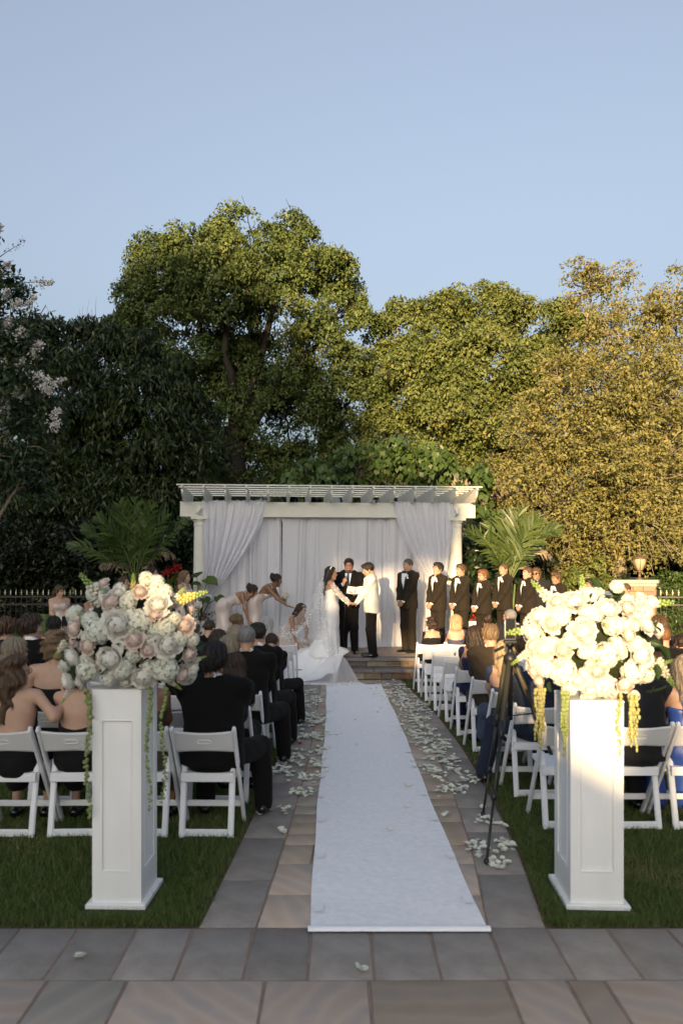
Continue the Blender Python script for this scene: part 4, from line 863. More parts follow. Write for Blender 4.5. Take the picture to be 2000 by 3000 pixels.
# ---- hands: wrist at the origin, fingers along +y, palm down, thumb towards -x
def hand_mesh(c1, c2, spread=1.):
    fs = [cap((0, .005, 0), (0, .03, 0), .024, .03, (0, 0, 1), .62), cap((-.004, .03, 0), (.002, .078, 0), .034, .037, (0, 0, 1), .42)]; fing = []
    for x, l, a in ((-.030, .070, .12), (-.010, .080, .03), (.011, .074, -.04), (.030, .058, -.14)):
        p0 = V(x * 1.0, .088 - abs(x) * .15, 0); d0 = V(-a * spread, math.cos(c1 * .6), -math.sin(c1 * .6)); d1 = V(-a * spread * .6, math.cos(c1 + c2 * .6), -math.sin(c1 + c2 * .6)); d2 = V(0, math.cos(c1 + c2 * 1.3), -math.sin(c1 + c2 * 1.3))
        p1 = p0 + nrm(d0) * l * .45; p2 = p1 + nrm(d1) * l * .32; p3 = p2 + nrm(d2) * l * .25; fing += [cap(p0, p1, .0098, .0088), cap(p1, p2, .0088, .008), cap(p2, p3, .008, .0068)]
    fing += [cap((-.022, .022, -.004), (-.05, .05, -.014), .014, .011), cap((-.05, .05, -.014), (-.052, .082, -.024), .0105, .0085)]
    return net(uni([uni(fs, .02)] + fing, .006), (-.085, -.03, -.11), (.065, .185, .045), .0074)
HANDS = {'relaxed': hand_mesh(.35, .45), 'fist': hand_mesh(1.25, 1.35), 'flat': hand_mesh(.08, .12)}
# ---- hair templates in head space
FACE_N = V(0, .818, -.576)
def shell(g=0., hl=(.085, .075)):
    f = ell((0, -.016, .037), (.079 + g, .101 + g, .090 + g)); p0 = V(0, hl[0], hl[1]); return cut(f, p0, FACE_N, .012)
def strands(f, amp, k, seed=0):
    'combed ridges running down from the crown'
    def g(P):
        a = np.arctan2(P[:, 0], -P[:, 1] - .02); z = P[:, 2]; return f(P) - amp * (np.sin(a * k + 3 * np.sin(z * 14 + seed)) + .6 * np.sin(a * k * 2.3 + 5 * z * 10 + seed))
    return g
def hair_mesh(st):
    b = (-.19, -.24, -.20); t = (.19, .16, .20); h = .008
    if st == 'buzz': f = cut(shell(.004), (0, 0, -.055), (0, 0, -1))
    elif st == 'short': f = cut(uni([shell(.010), ell((0, .035, .098), (.058, .062, .032))], .02), (0, 0, -.062), (0, 0, -1)); f = strands(f, .0032, 21)
    elif st == 'side': f = cut(uni([shell(.011), cap((-.035, .05, .105), (.03, .055, .11), .028, .034), cap((.04, -.03, .1), (.03, .06, .105), .03)], .02), (0, 0, -.058), (0, 0, -1)); f = strands(f, .004, 11, 2)
    elif st == 'thick': f = cut(uni([shell(.019, (.082, .08)), ell((0, .01, .105), (.075, .08, .045)), ell((0, -.078, -.01), (.072, .045, .07))], .03), (0, 0, -.078), (0, 0, -1)); f = strands(f, .006, 12, 1)
    elif st == 'curly': f = cut(uni([shell(.022), ell((0, .02, .10), (.075, .08, .045))], .03), (0, 0, -.05), (0, 0, -1)); f = wrinkle(f, .016, 75, 3)
    elif st == 'curlybob': f = uni([shell(.022), ell((0, -.05, -.01), (.105, .075, .10)), ell((0, .0, .09), (.08, .09, .05))], .03); f = cut(f, (0, .045, 0), (0, 1, -.5)); f = wrinkle(f, .016, 70, 4)
    elif st == 'bob': f = uni([shell(.02), cap((0, -.045, .03), (0, -.06, -.10), .10, .098, (0, 1, 0), .72)], .03); f = cut(cut(f, (0, .05, .05), (0, .92, -.4)), (0, 0, -.15), (0, 0, -1)); f = strands(f, .005, 14)
    elif st in ('long', 'longwave', 'half'):
        ln = {'long': .34, 'longwave': .36, 'half': .30}[st]; b = (-.21, -.30, -.50); h = .0095
        f = uni([shell(.018), cap((0, -.045, .02), (0, -.085, -.10), .098, .100, (0, 1, 0), .62), cap((0, -.085, -.10), (0, -.125, -ln), .105, .075, (0, 1, 0), .42), cap((-.078, .0, .01), (-.085, -.03, -.16), .022, .026), cap((.078, .0, .01), (.085, -.03, -.16), .022, .026)], .035)
        f = cut(f, (0, .05, .06), (0, .95, -.32)); f = strands(f, .005, 13)
        if st == 'longwave':
            f1 = f; f = lambda P: f1(P + np.stack([.016 * np.sin(P[:, 2] * 34 + 1), .012 * np.sin(P[:, 2] * 30), 0 * P[:, 2]], 1)) - .007 * np.sin(P[:, 2] * 38 + P[:, 0] * 40)
        if st == 'half': f = uni([f, ell((0, -.11, .03), (.04, .03, .04))], .02)
    elif st == 'updo':
        f = uni([shell(.010), ell((0, -.10, .055), (.062, .055, .06)), ell((.02, -.12, .09), (.035, .035, .035)), ell((-.03, -.11, .03), (.035, .035, .035)), cap((.074, .04, .05), (.08, .05, -.10), .010, .006), cap((-.074, .04, .05), (-.08, .05, -.10), .010, .006)], .018); f = wrinkle(f, .006, 95, 5)
    elif st == 'bun': f = uni([shell(.016), ell((0, -.105, -.055), (.052, .045, .045))], .025); f = cut(f, (0, .05, .05), (0, .92, -.4)); f = strands(f, .005, 15)
    elif st == 'pony': f = uni([shell(.012), cap((0, -.10, .0), (0, -.15, -.06), .035, .045), cap((0, -.15, -.06), (0, -.14, -.22), .045, .02)], .02); f = strands(f, .004, 14); b = (-.15, -.25, -.28)
    elif st == 'beard':
        g = uni([cap((-.055, .0, -.05), (0, .072, -.10), .022, .03), cap((.055, .0, -.05), (0, .072, -.10), .022, .03), ell((0, .07, -.115), (.036, .032, .035)), cap((-.022, .094, -.046), (.022, .094, -.046), .008)], .02)
        f = lambda P: smax(wrinkle(g, .003, 120, 6)(P), -ell((0, .105, -.062), (.016, .02, .006))(P), .004)
    elif st == 'stubble':
        g = uni([cap((-.05, .0, -.055), (0, .066, -.10), .0235, .025), cap((.05, .0, -.055), (0, .066, -.10), .0235, .025), cap((-.02, .0925, -.046), (.02, .0925, -.046), .006)], .02); f = lambda P: smax(g(P), -ell((0, .105, -.062), (.02, .02, .009))(P), .004)
    v, q = net(f, b, t, h)
    if st in ('buzz', 'beard', 'stubble'): return v, q
    # loose strands lying over the mass
    rng = np.random.default_rng(len(st) * 7 + 3); n = 900; i = rng.choice(len(v), n); e_ = .004; P = v[i].astype(np.float32)
    G = np.stack([f(P + np.eye(3, dtype=np.float32)[k] * e_) - f(P - np.eye(3, dtype=np.float32)[k] * e_) for k in range(3)], 1); G /= np.linalg.norm(G, axis=1)[:, None] + 1e-9
    fl = np.stack([P[:, 0] * 3, np.minimum(0, P[:, 1]) * 4 - .15, np.full(n, -1.)], 1) + rng.normal(size=(n, 3)) * (.9 if 'curl' in st else .28); fl -= G * (fl * G).sum(1)[:, None]; fl /= np.linalg.norm(fl, axis=1)[:, None] + 1e-9
    sd = np.cross(G, fl); L = rng.uniform(.03, .075, n)[:, None] * (.6 if 'curl' in st else (.5 if st in ('short', 'side', 'updo') else 1.)); wd = rng.uniform(.0012, .0026, n)[:, None]; rows = []
    for t_ in (0, .4, 1.): c = P + G * (.0012 + (.0015 if st in ('short', 'side') else .004) * t_ + (.002 if st in ('short', 'side') else .006) * t_ * rng.random((n, 1))) + fl * L * t_; ww = wd * (1.1 - t_); rows += [c - sd * ww, c + sd * ww]
    A = np.stack(rows, 1).reshape(-1, 3); k0 = np.arange(n)[:, None] * 6 + len(v); Q2 = np.concatenate([k0 + [0, 1, 3, 2], k0 + [2, 3, 5, 4]])
    return np.concatenate([v, A]), np.concatenate([q, Q2])
_hc = {}
def hair_link(name, st, col, e, M):
    'one mesh per style, the colour sits on the object'
    if st not in _hc: v, q = hair_mesh(st); _hc[st] = mesh_from(v, q, mats=HAIRM['brown'])
    o = link(name, _hc[st], e, M); o.material_slots[0].link = 'OBJECT'; o.material_slots[0].material = HAIRM[col]; return o
def hm_(n, c, c2, r=.45): return mat('hair_' + n, c, r, vscale=14, col2=c2, stretch=(7, 7, .8), bump=.5, bscale=22, spec=.35)
HAIRM = {'black': hm_('black', (.010, .008, .007), (.022, .017, .014)), 'dark': hm_('dark', (.020, .012, .008), (.045, .026, .016)), 'brown': hm_('brown', (.055, .030, .016), (.11, .062, .034)), 'light': hm_('light', (.12, .075, .04), (.22, .15, .085)), 'blonde': hm_('blonde', (.26, .18, .095), (.46, .35, .21)), 'ash': hm_('ash', (.16, .125, .085), (.36, .30, .22)), 'grey': hm_('grey', (.10, .095, .09), (.24, .23, .22)), 'silver': hm_('silver', (.30, .29, .28), (.45, .44, .43)), 'auburn': hm_('auburn', (.11, .045, .018), (.20, .085, .035)), 'pepper': hm_('pepper', (.03, .027, .025), (.09, .085, .08))}
SKIN = {k: mat('skin_' + k, c, .5, vscale=10, col2=tuple(x * .86 for x in c), subs=.12, spec=.35) for k, c in {'fair': (.50, .315, .22), 'light': (.43, .255, .17), 'tan': (.33, .18, .108), 'olive': (.25, .135, .078), 'brown': (.21, .105, .06), 'rosy': (.50, .27, .195)}.items()}
eye_m = mat('eye_dark', (.015, .010, .008), .15, spec=.6); eyew = mat('eye_white', (.55, .53, .5), .3)
lip_m = mat('lips', (.33, .085, .075), .4); lens_m = mat('lens', (.03, .03, .035), .05, alpha=.35); glass_fr = mat('glasses_frame', (.02, .015, .012), .35)
def _t(fn, m, sm=True): mb = MB(); fn(mb); return mb.mesh(m, sm)
def _eye(s):
    mb = MB(); mb.ball((s * .032, .0805, .006), (.0118, .0085, .0055), 8, 6); mb.cur = 1; mb.ball((s * .032, .0852, .006), (.0066, .0045, .0052), 8, 5); return mb.mesh([eyew, eye_m], True)
EYE = [_eye(-1), _eye(1)]
def _brow(s, c): mb = MB(); mb.tube([(s * .014, .094, .027), (s * .032, .093, .033), (s * .050, .080, .027)], [.0035, .0042, .002], 5); return mb.mesh(HAIRM[c], True)
BROWS = {c: [_brow(-1, c), _brow(1, c)] for c in HAIRM}
LIPS = _t(lambda mb: (mb.tube([(-.021, .0885, -.0605), (0, .0945, -.0575), (.021, .0885, -.0605)], [.002, .0055, .002], 6), mb.tube([(-.018, .087, -.063), (0, .093, -.0675), (.018, .087, -.063)], [.002, .0065, .002], 6)), lip_m)
def _gl(mb):
    for s in (-1, 1):
        mb.tube([(s * .034 + .023 * math.cos(a), .104, .004 + .019 * math.sin(a)) for a in np.linspace(0, 2 * math.pi, 15)], .0026, 5, cap=False); mb.tube([(s * .057, .102, .008), (s * .079, .05, .01), (s * .082, -.02, .0)], .0024, 5)
    mb.tube([(-.011, .105, .008), (0, .108, .011), (.011, .105, .008)], .0022, 5)
GLASSES = _t(_gl, glass_fr)
SUNGL = (lambda mb: (_gl(mb), [mb.ball((s * .034, .104, .004), (.0225, .003, .0185), 10, 6) for s in (-1, 1)], mb.mesh(mat('dark_lens', (.01, .01, .011), .08, spec=.6), True))[2])(MB())

# ---- poses
def ik(a, t, l1, l2, pole):
    a = np.asarray(a, float); t = np.asarray(t, float); d = t - a; L = min(np.linalg.norm(d), (l1 + l2) * .995); d = nrm(d); x = (l1 * l1 - l2 * l2 + L * L) / (2 * L); h = math.sqrt(max(0, l1 * l1 - x * x)); p = np.asarray(pole, float); p = nrm(p - d * (p @ d)); return a + d * x + p * h, a + d * L
class Pose:
    def __init__(s, ht=1.75, seat=None, lean=0., head=(0., 0., 0.), arms=None, fem=False, wide=1., legs=None, side=0., curve=0.):
        k = ht / 1.75; s.k = k; s.fem = fem; s.w = wide; s.seated = seat is not None
        pz = .95 * k if seat is None else seat + .095; s.pel = V(0, 0 if seat is None else -.03, pz)
        sp = rotx(-lean) @ roty(side) @ V(0, 0, 1); s.sp = sp; s.fw = nrm(np.cross(sp, V(1, 0, 0))) ; s.lat = nrm(np.cross(s.fw, sp))
        Lt = (.53 if seat is None else .545) * k
        sp2 = rotx(-lean - curve) @ roty(side) @ V(0, 0, 1)
        s.waist = s.pel + sp * .17 * k; s.chest = s.waist + nrm(sp + sp2) * .20 * k; s.neck = s.chest + sp2 * (Lt - .37 * k); s.sp2 = sp2; s.fw2 = nrm(np.cross(sp2, V(1, 0, 0)))
        shw = (.166 if fem else .203) * k * (.5 + .5 * wide); sh = s.chest + sp2 * (Lt - .37 * k - .048 * k)
        s.sh = [sh - s.lat * shw, sh + s.lat * shw]           # index 0: the person's left (-x), 1: right (+x)
        hd = rotx(-head[1] * .65) @ nrm(sp2 * .75 + V(0, 0, .45) + s.fw2 * .12); s.hk = (.5 + .5 * k) * (.96 if fem else 1.)
        s.hc = s.neck + hd * .143 * s.hk; yw, pt, rl = head; s.HR = rotz(yw) @ rotx(-pt) @ roty(rl); s.HM = mat4(s.HR * s.hk, s.hc)
        l1, l2 = .285 * k, .255 * k; s.el, s.wr, s.hd = [], [], []
        arms = arms or {}
        for i, sg in ((0, -1), (1, 1)):
            a = arms.get(i)
            if a is None: a = (s.sh[i] + V(sg * .07, .05, -.50 * k), V(sg * .4, -1, 0), V(0, .25, -1), V(-sg, 0, 0), 'relaxed') if seat is None else (s.pel + V(sg * .07, .30, .07), V(sg * 1.2, -.3, -.3), V(-sg * .5, .8, -.15), V(0, 0, -1), 'relaxed')
            t = a[0] if not callable(a[0]) else a[0](s); e, w = ik(s.sh[i], t, l1, l2, a[1]); s.el.append(e); s.wr.append(w); s.hd.append((nrm(a[2]), nrm(a[3]), a[4]))
        s.hip = [s.pel - s.lat * .085 * k + V(0, 0, -.02), s.pel + s.lat * .085 * k + V(0, 0, -.02)]; s.kn, s.an = [], []
        for i, sg in ((0, -1), (1, 1)):
            if legs and i in legs: kn, an = legs[i]; s.kn.append(np.asarray(kn, float)); s.an.append(np.asarray(an, float))
            elif seat is None: s.kn.append(V(sg * .095, .015, .50 * k)); s.an.append(V(sg * .105, -.02, .085))
            else: s.kn.append(V(sg * .115, .40 * k, seat + .05)); s.an.append(V(sg * .12, .36 * k, .085))
def torso(p, o=0., w=1.):
    k = p.k; w = w * p.w; f = []
    if p.fem: rp, rw, rc = .160, .128, .148
    else: rp, rw, rc = .158, .150, .170
    f += [cap(p.pel - p.sp * .02 * k, p.waist, rp * k * w + o, rw * k * w + o, p.fw, .74), cap(p.waist, p.chest, rw * k * w + o, rc * k * (.5 + .5 * w) + o, p.fw, .68), cap(p.chest, p.chest + p.sp2 * .07 * k, rc * k * (.5 + .5 * w) + o, (.125 if p.fem else .15) * k + o, p.fw2, .62)]
    f.append(cap(p.sh[0] * .82 + p.sh[1] * .18, p.sh[1] * .82 + p.sh[0] * .18, .057 * k + o * .8, .057 * k + o * .8))
    f.append(cap(p.neck - p.sp2 * .07, p.neck, .085 * k + o * .5, .052 * k, p.fw2, .8))
    if p.fem: f += [ell(p.chest + p.fw2 * .085 * k + p.lat * s * .068 * k - p.sp2 * .01, (.062 * k + o,) * 3) for s in (-1, 1)]
    return f
def arm_f(p, i, o=0., w=None):
    k = p.k; w = (.5 + .5 * p.w) if w is None else w; a, b, c = (.046, .038, .026) if p.fem else (.055, .045, .031)
    return [cap(p.sh[i], p.el[i], a * k * w + o, b * k * w + o), cap(p.el[i], p.wr[i], b * k * w + o * .9, c * k + o * .8)]
def leg_f(p, i, o=0.):
    k = p.k * (.5 + .5 * p.w); return [cap(p.hip[i], p.kn[i], .074 * k + o, .056 * k + o), cap(p.kn[i], p.an[i], .056 * k + o, .036 * k + o)]
def bbox(pts, pad): P = np.array(pts); return P.min(0) - pad, P.max(0) + pad
def hand_M(p, i):
    y, pn, kind = p.hd[i]; z = -pn; z = nrm(z - y * (z @ y)); x = np.cross(y, z); s = p.hk * .98; Rm = np.stack([x, y, z], 1)
    if i == 0: Rm = Rm @ np.diag([-1, 1, 1])              # the left hand mirrors the right
    return mat4(Rm * s, p.wr[i] + y * .0), kind
def base_body(p, e, skin, bare=False, vis=1):
    'the figure itself: torso, limbs, head and hands in one mesh'
    fs = torso(p, -.004) + arm_f(p, 0) + arm_f(p, 1); low = leg_f(p, 0) + leg_f(p, 1)
    lo, hi = bbox([p.pel, p.neck, *p.sh, *p.el, *p.wr, *p.kn, *p.an, *p.hip], .16); hi[2] = max(hi[2] - .08, p.neck[2] + .08)
    f = uni([uni(fs, .045), uni(low, .03)], .03); parts = [net(f, lo, hi, (.020 if bare else .030) * LOD[0])]
    parts.append(xf(HEAD[1 if p.fem else 0], p.HM))
    for i in (0, 1):
        M, kd = hand_M(p, i); parts.append(xf(HANDS[kd], M))
    v, q = merge(parts); return link('body', mesh_from(v, q, mats=SKIN[skin]), e)
def face(p, e, hair, hcol, brow=None, lips=False, gl=None, beard=None, feat=True):
    M = mat4(p.HR * p.hk, p.hc)
    if hair: hair_link('hair', hair, hcol, e, M)
    if beard: hair_link('beard', beard[0], beard[1], e, M)
    for i in (0, 1):
        if feat: link('eye', EYE[i], e, M); link('eyebrow', BROWS[brow or hcol][i], e, M)
    if lips: link('lips', LIPS, e, M)
    if gl == 'clear': link('glasses', GLASSES, e, M)
    if gl == 'sun': link('sunglasses', SUNGL, e, M)
CL = {}
def cloth(n, c, r=.85, sheen=.03, bump=.25, bs=350, var=.12, spec=.12): return mat('cloth_' + n, c, r, var=var, vscale=6, bump=bump, bscale=bs, sheen=sheen, spec=spec)
C_TUX = cloth('tuxedo', (.022, .017, .012)); C_BLK = cloth('black_suit', (.0065, .006, .006)); C_NAVY = cloth('navy_suit', (.020, .027, .048)); C_CHAR = cloth('charcoal', (.018, .0185, .021)); C_BRN = cloth('brown_suit', (.045, .034, .024)); C_WHT = cloth('ivory_jacket', (.74, .71, .64), var=.04); C_SHIRT = cloth('shirt', (.78, .79, .82), var=.03, sheen=.0); C_BLUE = cloth('blue_shirt', (.42, .52, .68), sheen=0.); C_TIE = cloth('blue_tie', (.03, .06, .17)); C_SAT = mat('satin_black', (.010, .010, .010), .35, spec=.5); SHOE = mat('patent_shoe', (.008, .008, .008), .12, spec=.6); SHOE_B = mat('brown_shoe', (.03, .017, .010), .35, spec=.5)
SATIN = mat('champagne_satin', (.56, .475, .435), .26, var=.10, vscale=5, bump=.35, bscale=7, stretch=(1, 1, .6), spec=.55, sheen=.2)
def march(f, o, d, n=26):
    o = np.asarray(o, np.float32); d = np.asarray(d, np.float32); t = np.zeros(len(o), np.float32)
    for _ in range(n): t += np.clip(f(o + d * t[:, None]), -.05, .05) * .8
    return o + d * t[:, None]
def decal(e, name, f, p, poly, m, off=.004, nu=4):
    'cloth piece lying on the front: rows of (left x, right x, height) read off the surface'
    rows = []
    for (xa, xb, z) in poly:
        u = np.linspace(xa, xb, nu); o = p.chest + np.outer(u, p.lat) + p.sp2 * z + p.fw2 * .42; rows.append(march(f, o, np.tile(-p.fw2, (nu, 1))) + p.fw2 * off)
    mb = MB(); mb.grid(np.array(rows)); return mb.build(name, m, e, smooth=True)
def trousers(p, e, m, o=.016, h=.022):
    fs = [cap(p.pel + p.sp * .10, p.pel - p.sp * .01, .155 * p.k * p.w, .165 * p.k * p.w, p.fw, .76)] + leg_f(p, 0, o + .011) + leg_f(p, 1, o + .011); f = uni(fs, .03)
    for i in (0, 1): f = uni([f, cap(p.kn[i], p.an[i] + V(0, .0, -.02), .07 * p.k, .062)], .03)
    f = cut(wrinkle(f, .0035, 26, 3), p.an[0] * 0 + V(0, 0, .035), (0, 0, -1)); lo, hi = bbox([p.pel + p.sp * .14, *p.kn, *p.an, *p.hip], .20); lo[2] = max(lo[2], .0)
    v, q = net(f, lo, hi, h * LOD[0]); return link('trousers', mesh_from(v, q, mats=m), e)
_f = uni([cap((0, -.055, .045), (0, .03, .05), .040, .042), cap((0, .03, .04), (0, .175, .030), .045, .030, (0, 0, 1), .75)], .03); SHOE_V = net(cut(_f, (0, 0, .004), (0, 0, -1), .004), (-.06, -.11, -.012), (.06, .22, .105), .009); SHOE_ME = {}
def shoes(p, e, m, toe=None):
    if m.name not in SHOE_ME: SHOE_ME[m.name] = mesh_from(*SHOE_V, mats=m)
    for i in (0, 1): link('shoe', SHOE_ME[m.name], e, mat4(rotz(-.12 * (-1, 1)[i]), p.an[i] * V(1, 1, 0)))
def collar_ring(p, r, h, tilt=.35):
    ring = []; c = p.neck + p.sp2 * .020; 
    for z, rr in ((-.5, 1.1), (0, 1.), (.5, .97)):
        row = []
        for a in np.linspace(0, 2 * math.pi, 19)[:-1]: q = p.lat * math.cos(a) * r * rr + p.fw2 * math.sin(a) * r * rr * 1.02 + p.sp2 * (z * h - tilt * r * math.sin(a)); row.append(c + q)
        ring.append(row)
    return np.array(ring)
def suit(p, e, m, shirt=C_SHIRT, lap=None, bow=True, tie=None, square=True, boutonniere=True, h=.0185, hem=.0, tm=None, front=True, sm=SHOE, wr=.007, vdep=.30, cuff=True, toe=None):
    k = p.k; fs = torso(p, .022) ; body = uni(fs, .05); sk = cap(p.pel + p.sp * .08, p.pel - p.sp * (.13 if not p.seated else .05) * k, .178 * k * p.w, .190 * k * p.w, p.fw, .80); body = uni([body, sk], .05)
    As = []
    for i in (0, 1):
        g_ = uni(arm_f(p, i, .012), .03); As.append(cut(g_, p.wr[i] - nrm(p.wr[i] - p.el[i]) * .012, nrm(p.wr[i] - p.el[i]), .004))
    sp_ = [ell(p.sh[i] + p.sp2 * .008, (.066 * k, .064 * k, .056 * k)) for i in (0, 1)]
    f = uni([body] + As + sp_, .028); f = wrinkle(f, wr, 30, int(abs(p.hc[2]) * 1000) % 97)
    hp_ = p.pel - p.sp * ((.135 + hem) if not p.seated else .085) * k; f0 = cut(uni([body] + sp_, .028), hp_, -p.sp, .008); f = uni([wrinkle(f0, wr, 30, int(abs(p.hc[2]) * 1000) % 97)] + [wrinkle(a_, wr * .8, 42, 5) for a_ in As], .013)
    nk = cap(p.neck - p.sp2 * .03 + p.fw2 * .012, p.neck + p.sp2 * .2, .074 * k, .090 * k); f1 = f; f = lambda P: smax(f1(P), -nk(P), .006)
    lo, hi = bbox([p.pel - p.sp * .16 * k, p.neck, *p.sh, *p.el, *p.wr], .13); lo[2] -= .05; lo[1] -= .10; hi[1] += .10; v, q = net(f, lo, hi, h * (.5 + .5 * LOD[0])); link('jacket', mesh_from(v, q, mats=m), e)
    mb = MB(); mb.grid(collar_ring(p, .070 * k if not p.fem else .055, .050), close=True); mb.build('collar', shirt, e, smooth=True)
    mb = MB(); R_ = collar_ring(p, .084 * k, .040) - p.sp2 * .034; mb.grid(R_, close=True); mb.build('jacket_collar', m, e, smooth=True)
    if tm is not None: trousers(p, e, tm); shoes(p, e, sm, toe)
    if front:
        T = .155 * k; B = T - vdep * k; wd = .062 * k; zz = np.linspace(T, B, 8)
        ff = f
        decal(e, 'shirt_front', ff, p, [(-wd * (z - B) / (T - B) - .004, wd * (z - B) / (T - B) + .004, z) for z in zz], shirt, .003, 5)
        for s in (-1, 1):
            rows = []
            for j, z in enumerate(np.linspace(T + .01, B - .01, 8)):
                t = j / 7; xi = wd * max(0, (z - B) / (T - B)); wl = .045 * k * (math.sin(math.pi * min(1, t * .9 + .12)) ** .7); a, b = s * xi, s * (xi + wl); rows.append((min(a, b), max(a, b), z))
            decal(e, 'lapel', ff, p, rows, lap or C_SAT, .008, 3)
        if bow:
            c = march(ff, [p.chest + p.sp2 * (T + .025) + p.fw2 * .4], [-p.fw2])[0] + p.fw2 * .018; mb = MB()
            for s in (-1, 1): P = np.array([[c + p.lat * s * x + p.sp2 * y * w + p.fw2 * .006 for y in (-1, 0, 1)] for x, w in ((.004, .010), (.03, .022), (.052, .024), (.054, .018))]); mb.grid(P); mb.grid(P[:, ::-1] - p.fw2 * .008)
            mb.ball(c + p.fw2 * .003, (.011, .009, .012), 7, 5); mb.build('bow_tie', C_SAT, e, smooth=False)
        if tie: decal(e, 'tie', ff, p, [(-.018 - .010 * j / 6, .018 + .010 * j / 6, z) for j, z in enumerate(np.linspace(T + .005, B + .03, 7))], tie, .011, 3)
        if square: decal(e, 'pocket_square', ff, p, [(-.115 * k, -.085 * k, .085 * k), (-.125 * k, -.082 * k, .070 * k), (-.125 * k, -.082 * k, .055 * k)], C_SHIRT, .012, 3)
        if boutonniere:
            c = march(ff, [p.chest - p.lat * .082 * k + p.sp2 * .11 * k + p.fw2 * .4], [-p.fw2])[0]; mb = MB()
            for a in range(7): mb.ball(c + p.fw2 * .016 + (p.lat * math.cos(a) + p.sp2 * math.sin(a)) * .014 * (a > 0), (.016, .014, .016), 6, 5)
            mb.build('boutonniere', C_SHIRT, e, smooth=True)
    if cuff:
        for i in (0, 1): mb = MB(); d = nrm(p.wr[i] - p.el[i]); mb.tube([p.wr[i] - d * .035, p.wr[i] + d * .004], [.036 * k, .035 * k], 12, cap=False); mb.build('shirt_cuff', shirt, e, smooth=True)
    return f
def dress(p, e, m, top=.40, back=.30, skirt='long', flare=.26, o=.010, h=.0175, wr=.006, fr=30, straps=True, name='dress', knee=.0):
    k = p.k; f = uni(torso(p, o), .05); pts = [p.pel, p.neck, *p.sh]
    if skirt == 'long':
        g = p.pel * V(1, 1, 0) + V(0, 0, .0); kn = (p.kn[0] + p.kn[1]) / 2
        f = uni([f, cap(p.pel, kn, .178 * k * p.w, .170 * k, V(0, 1, 0), .88), cap(kn, kn * V(1, 1, 0) + V(0, 0, .02), .165 * k, flare, V(0, 1, 0), .9)], .06); f = cut(f, (0, 0, .015), (0, 0, -1)); pts += [kn * V(1, 1, 0) + V(s * flare, t * flare, 0) for s in (-1, 1) for t in (-1, 1)]
    else:
        L = []
        for i in (0, 1): L += [cap(p.hip[i], p.kn[i], .105 * k, .085 * k), cap(p.kn[i], p.an[i] * .55 + p.kn[i] * .45 if skirt == 'knee' else p.an[i], .085 * k, .09)]
        f = uni([f] + L, .06); pts += [*p.kn, *p.an]
    f = wrinkle(f, wr, fr, 11)
    pt = p.pel + p.sp * 0 + (p.chest - p.pel) * 0 + p.sp2 * 0
    top_p = p.chest + p.sp2 * (top - .37) * k + p.fw2 * .10; back_p = p.chest + p.sp2 * (back - .37) * k - p.fw2 * .10; dv = nrm(top_p - back_p); n = nrm(np.cross(p.lat, dv)); n = n if n @ p.sp2 > 0 else -n
    f = cut(f, (top_p + back_p) / 2, n, .006); lo, hi = bbox(pts, .20); lo[2] = max(lo[2], -.01); v, q = net(f, lo, hi, h * (.5 + .5 * LOD[0])); o_ = link(name, mesh_from(v, q, mats=m), e)
    if straps:
        bf = uni(torso(p, .004), .05)
        for s in (-1, 1):
            q = []; mb = MB()
            for t in np.linspace(0, 1, 9):
                a = t * math.pi; d = p.fw2 * math.cos(a) + p.sp2 * math.sin(a) * .9; c = p.chest + p.sp2 * (.0 + .09 * math.sin(a) + (top - .40) * (1 - t)) * k + p.lat * s * (.075 + .035 * math.sin(a)) * k
                q.append(march(bf, [c + d * .3], [-d])[0] + d * .003)
            mb.tube(q, .0065, 5); mb.build('strap', m, o_, smooth=True)
    return o_
LOD = [1.]
def person(loc, rz, label, group=None):
    LOD[0] = 1. if loc[1] < 8.5 else 1.22
    return empty('person', loc, rz, label, 'person', group)
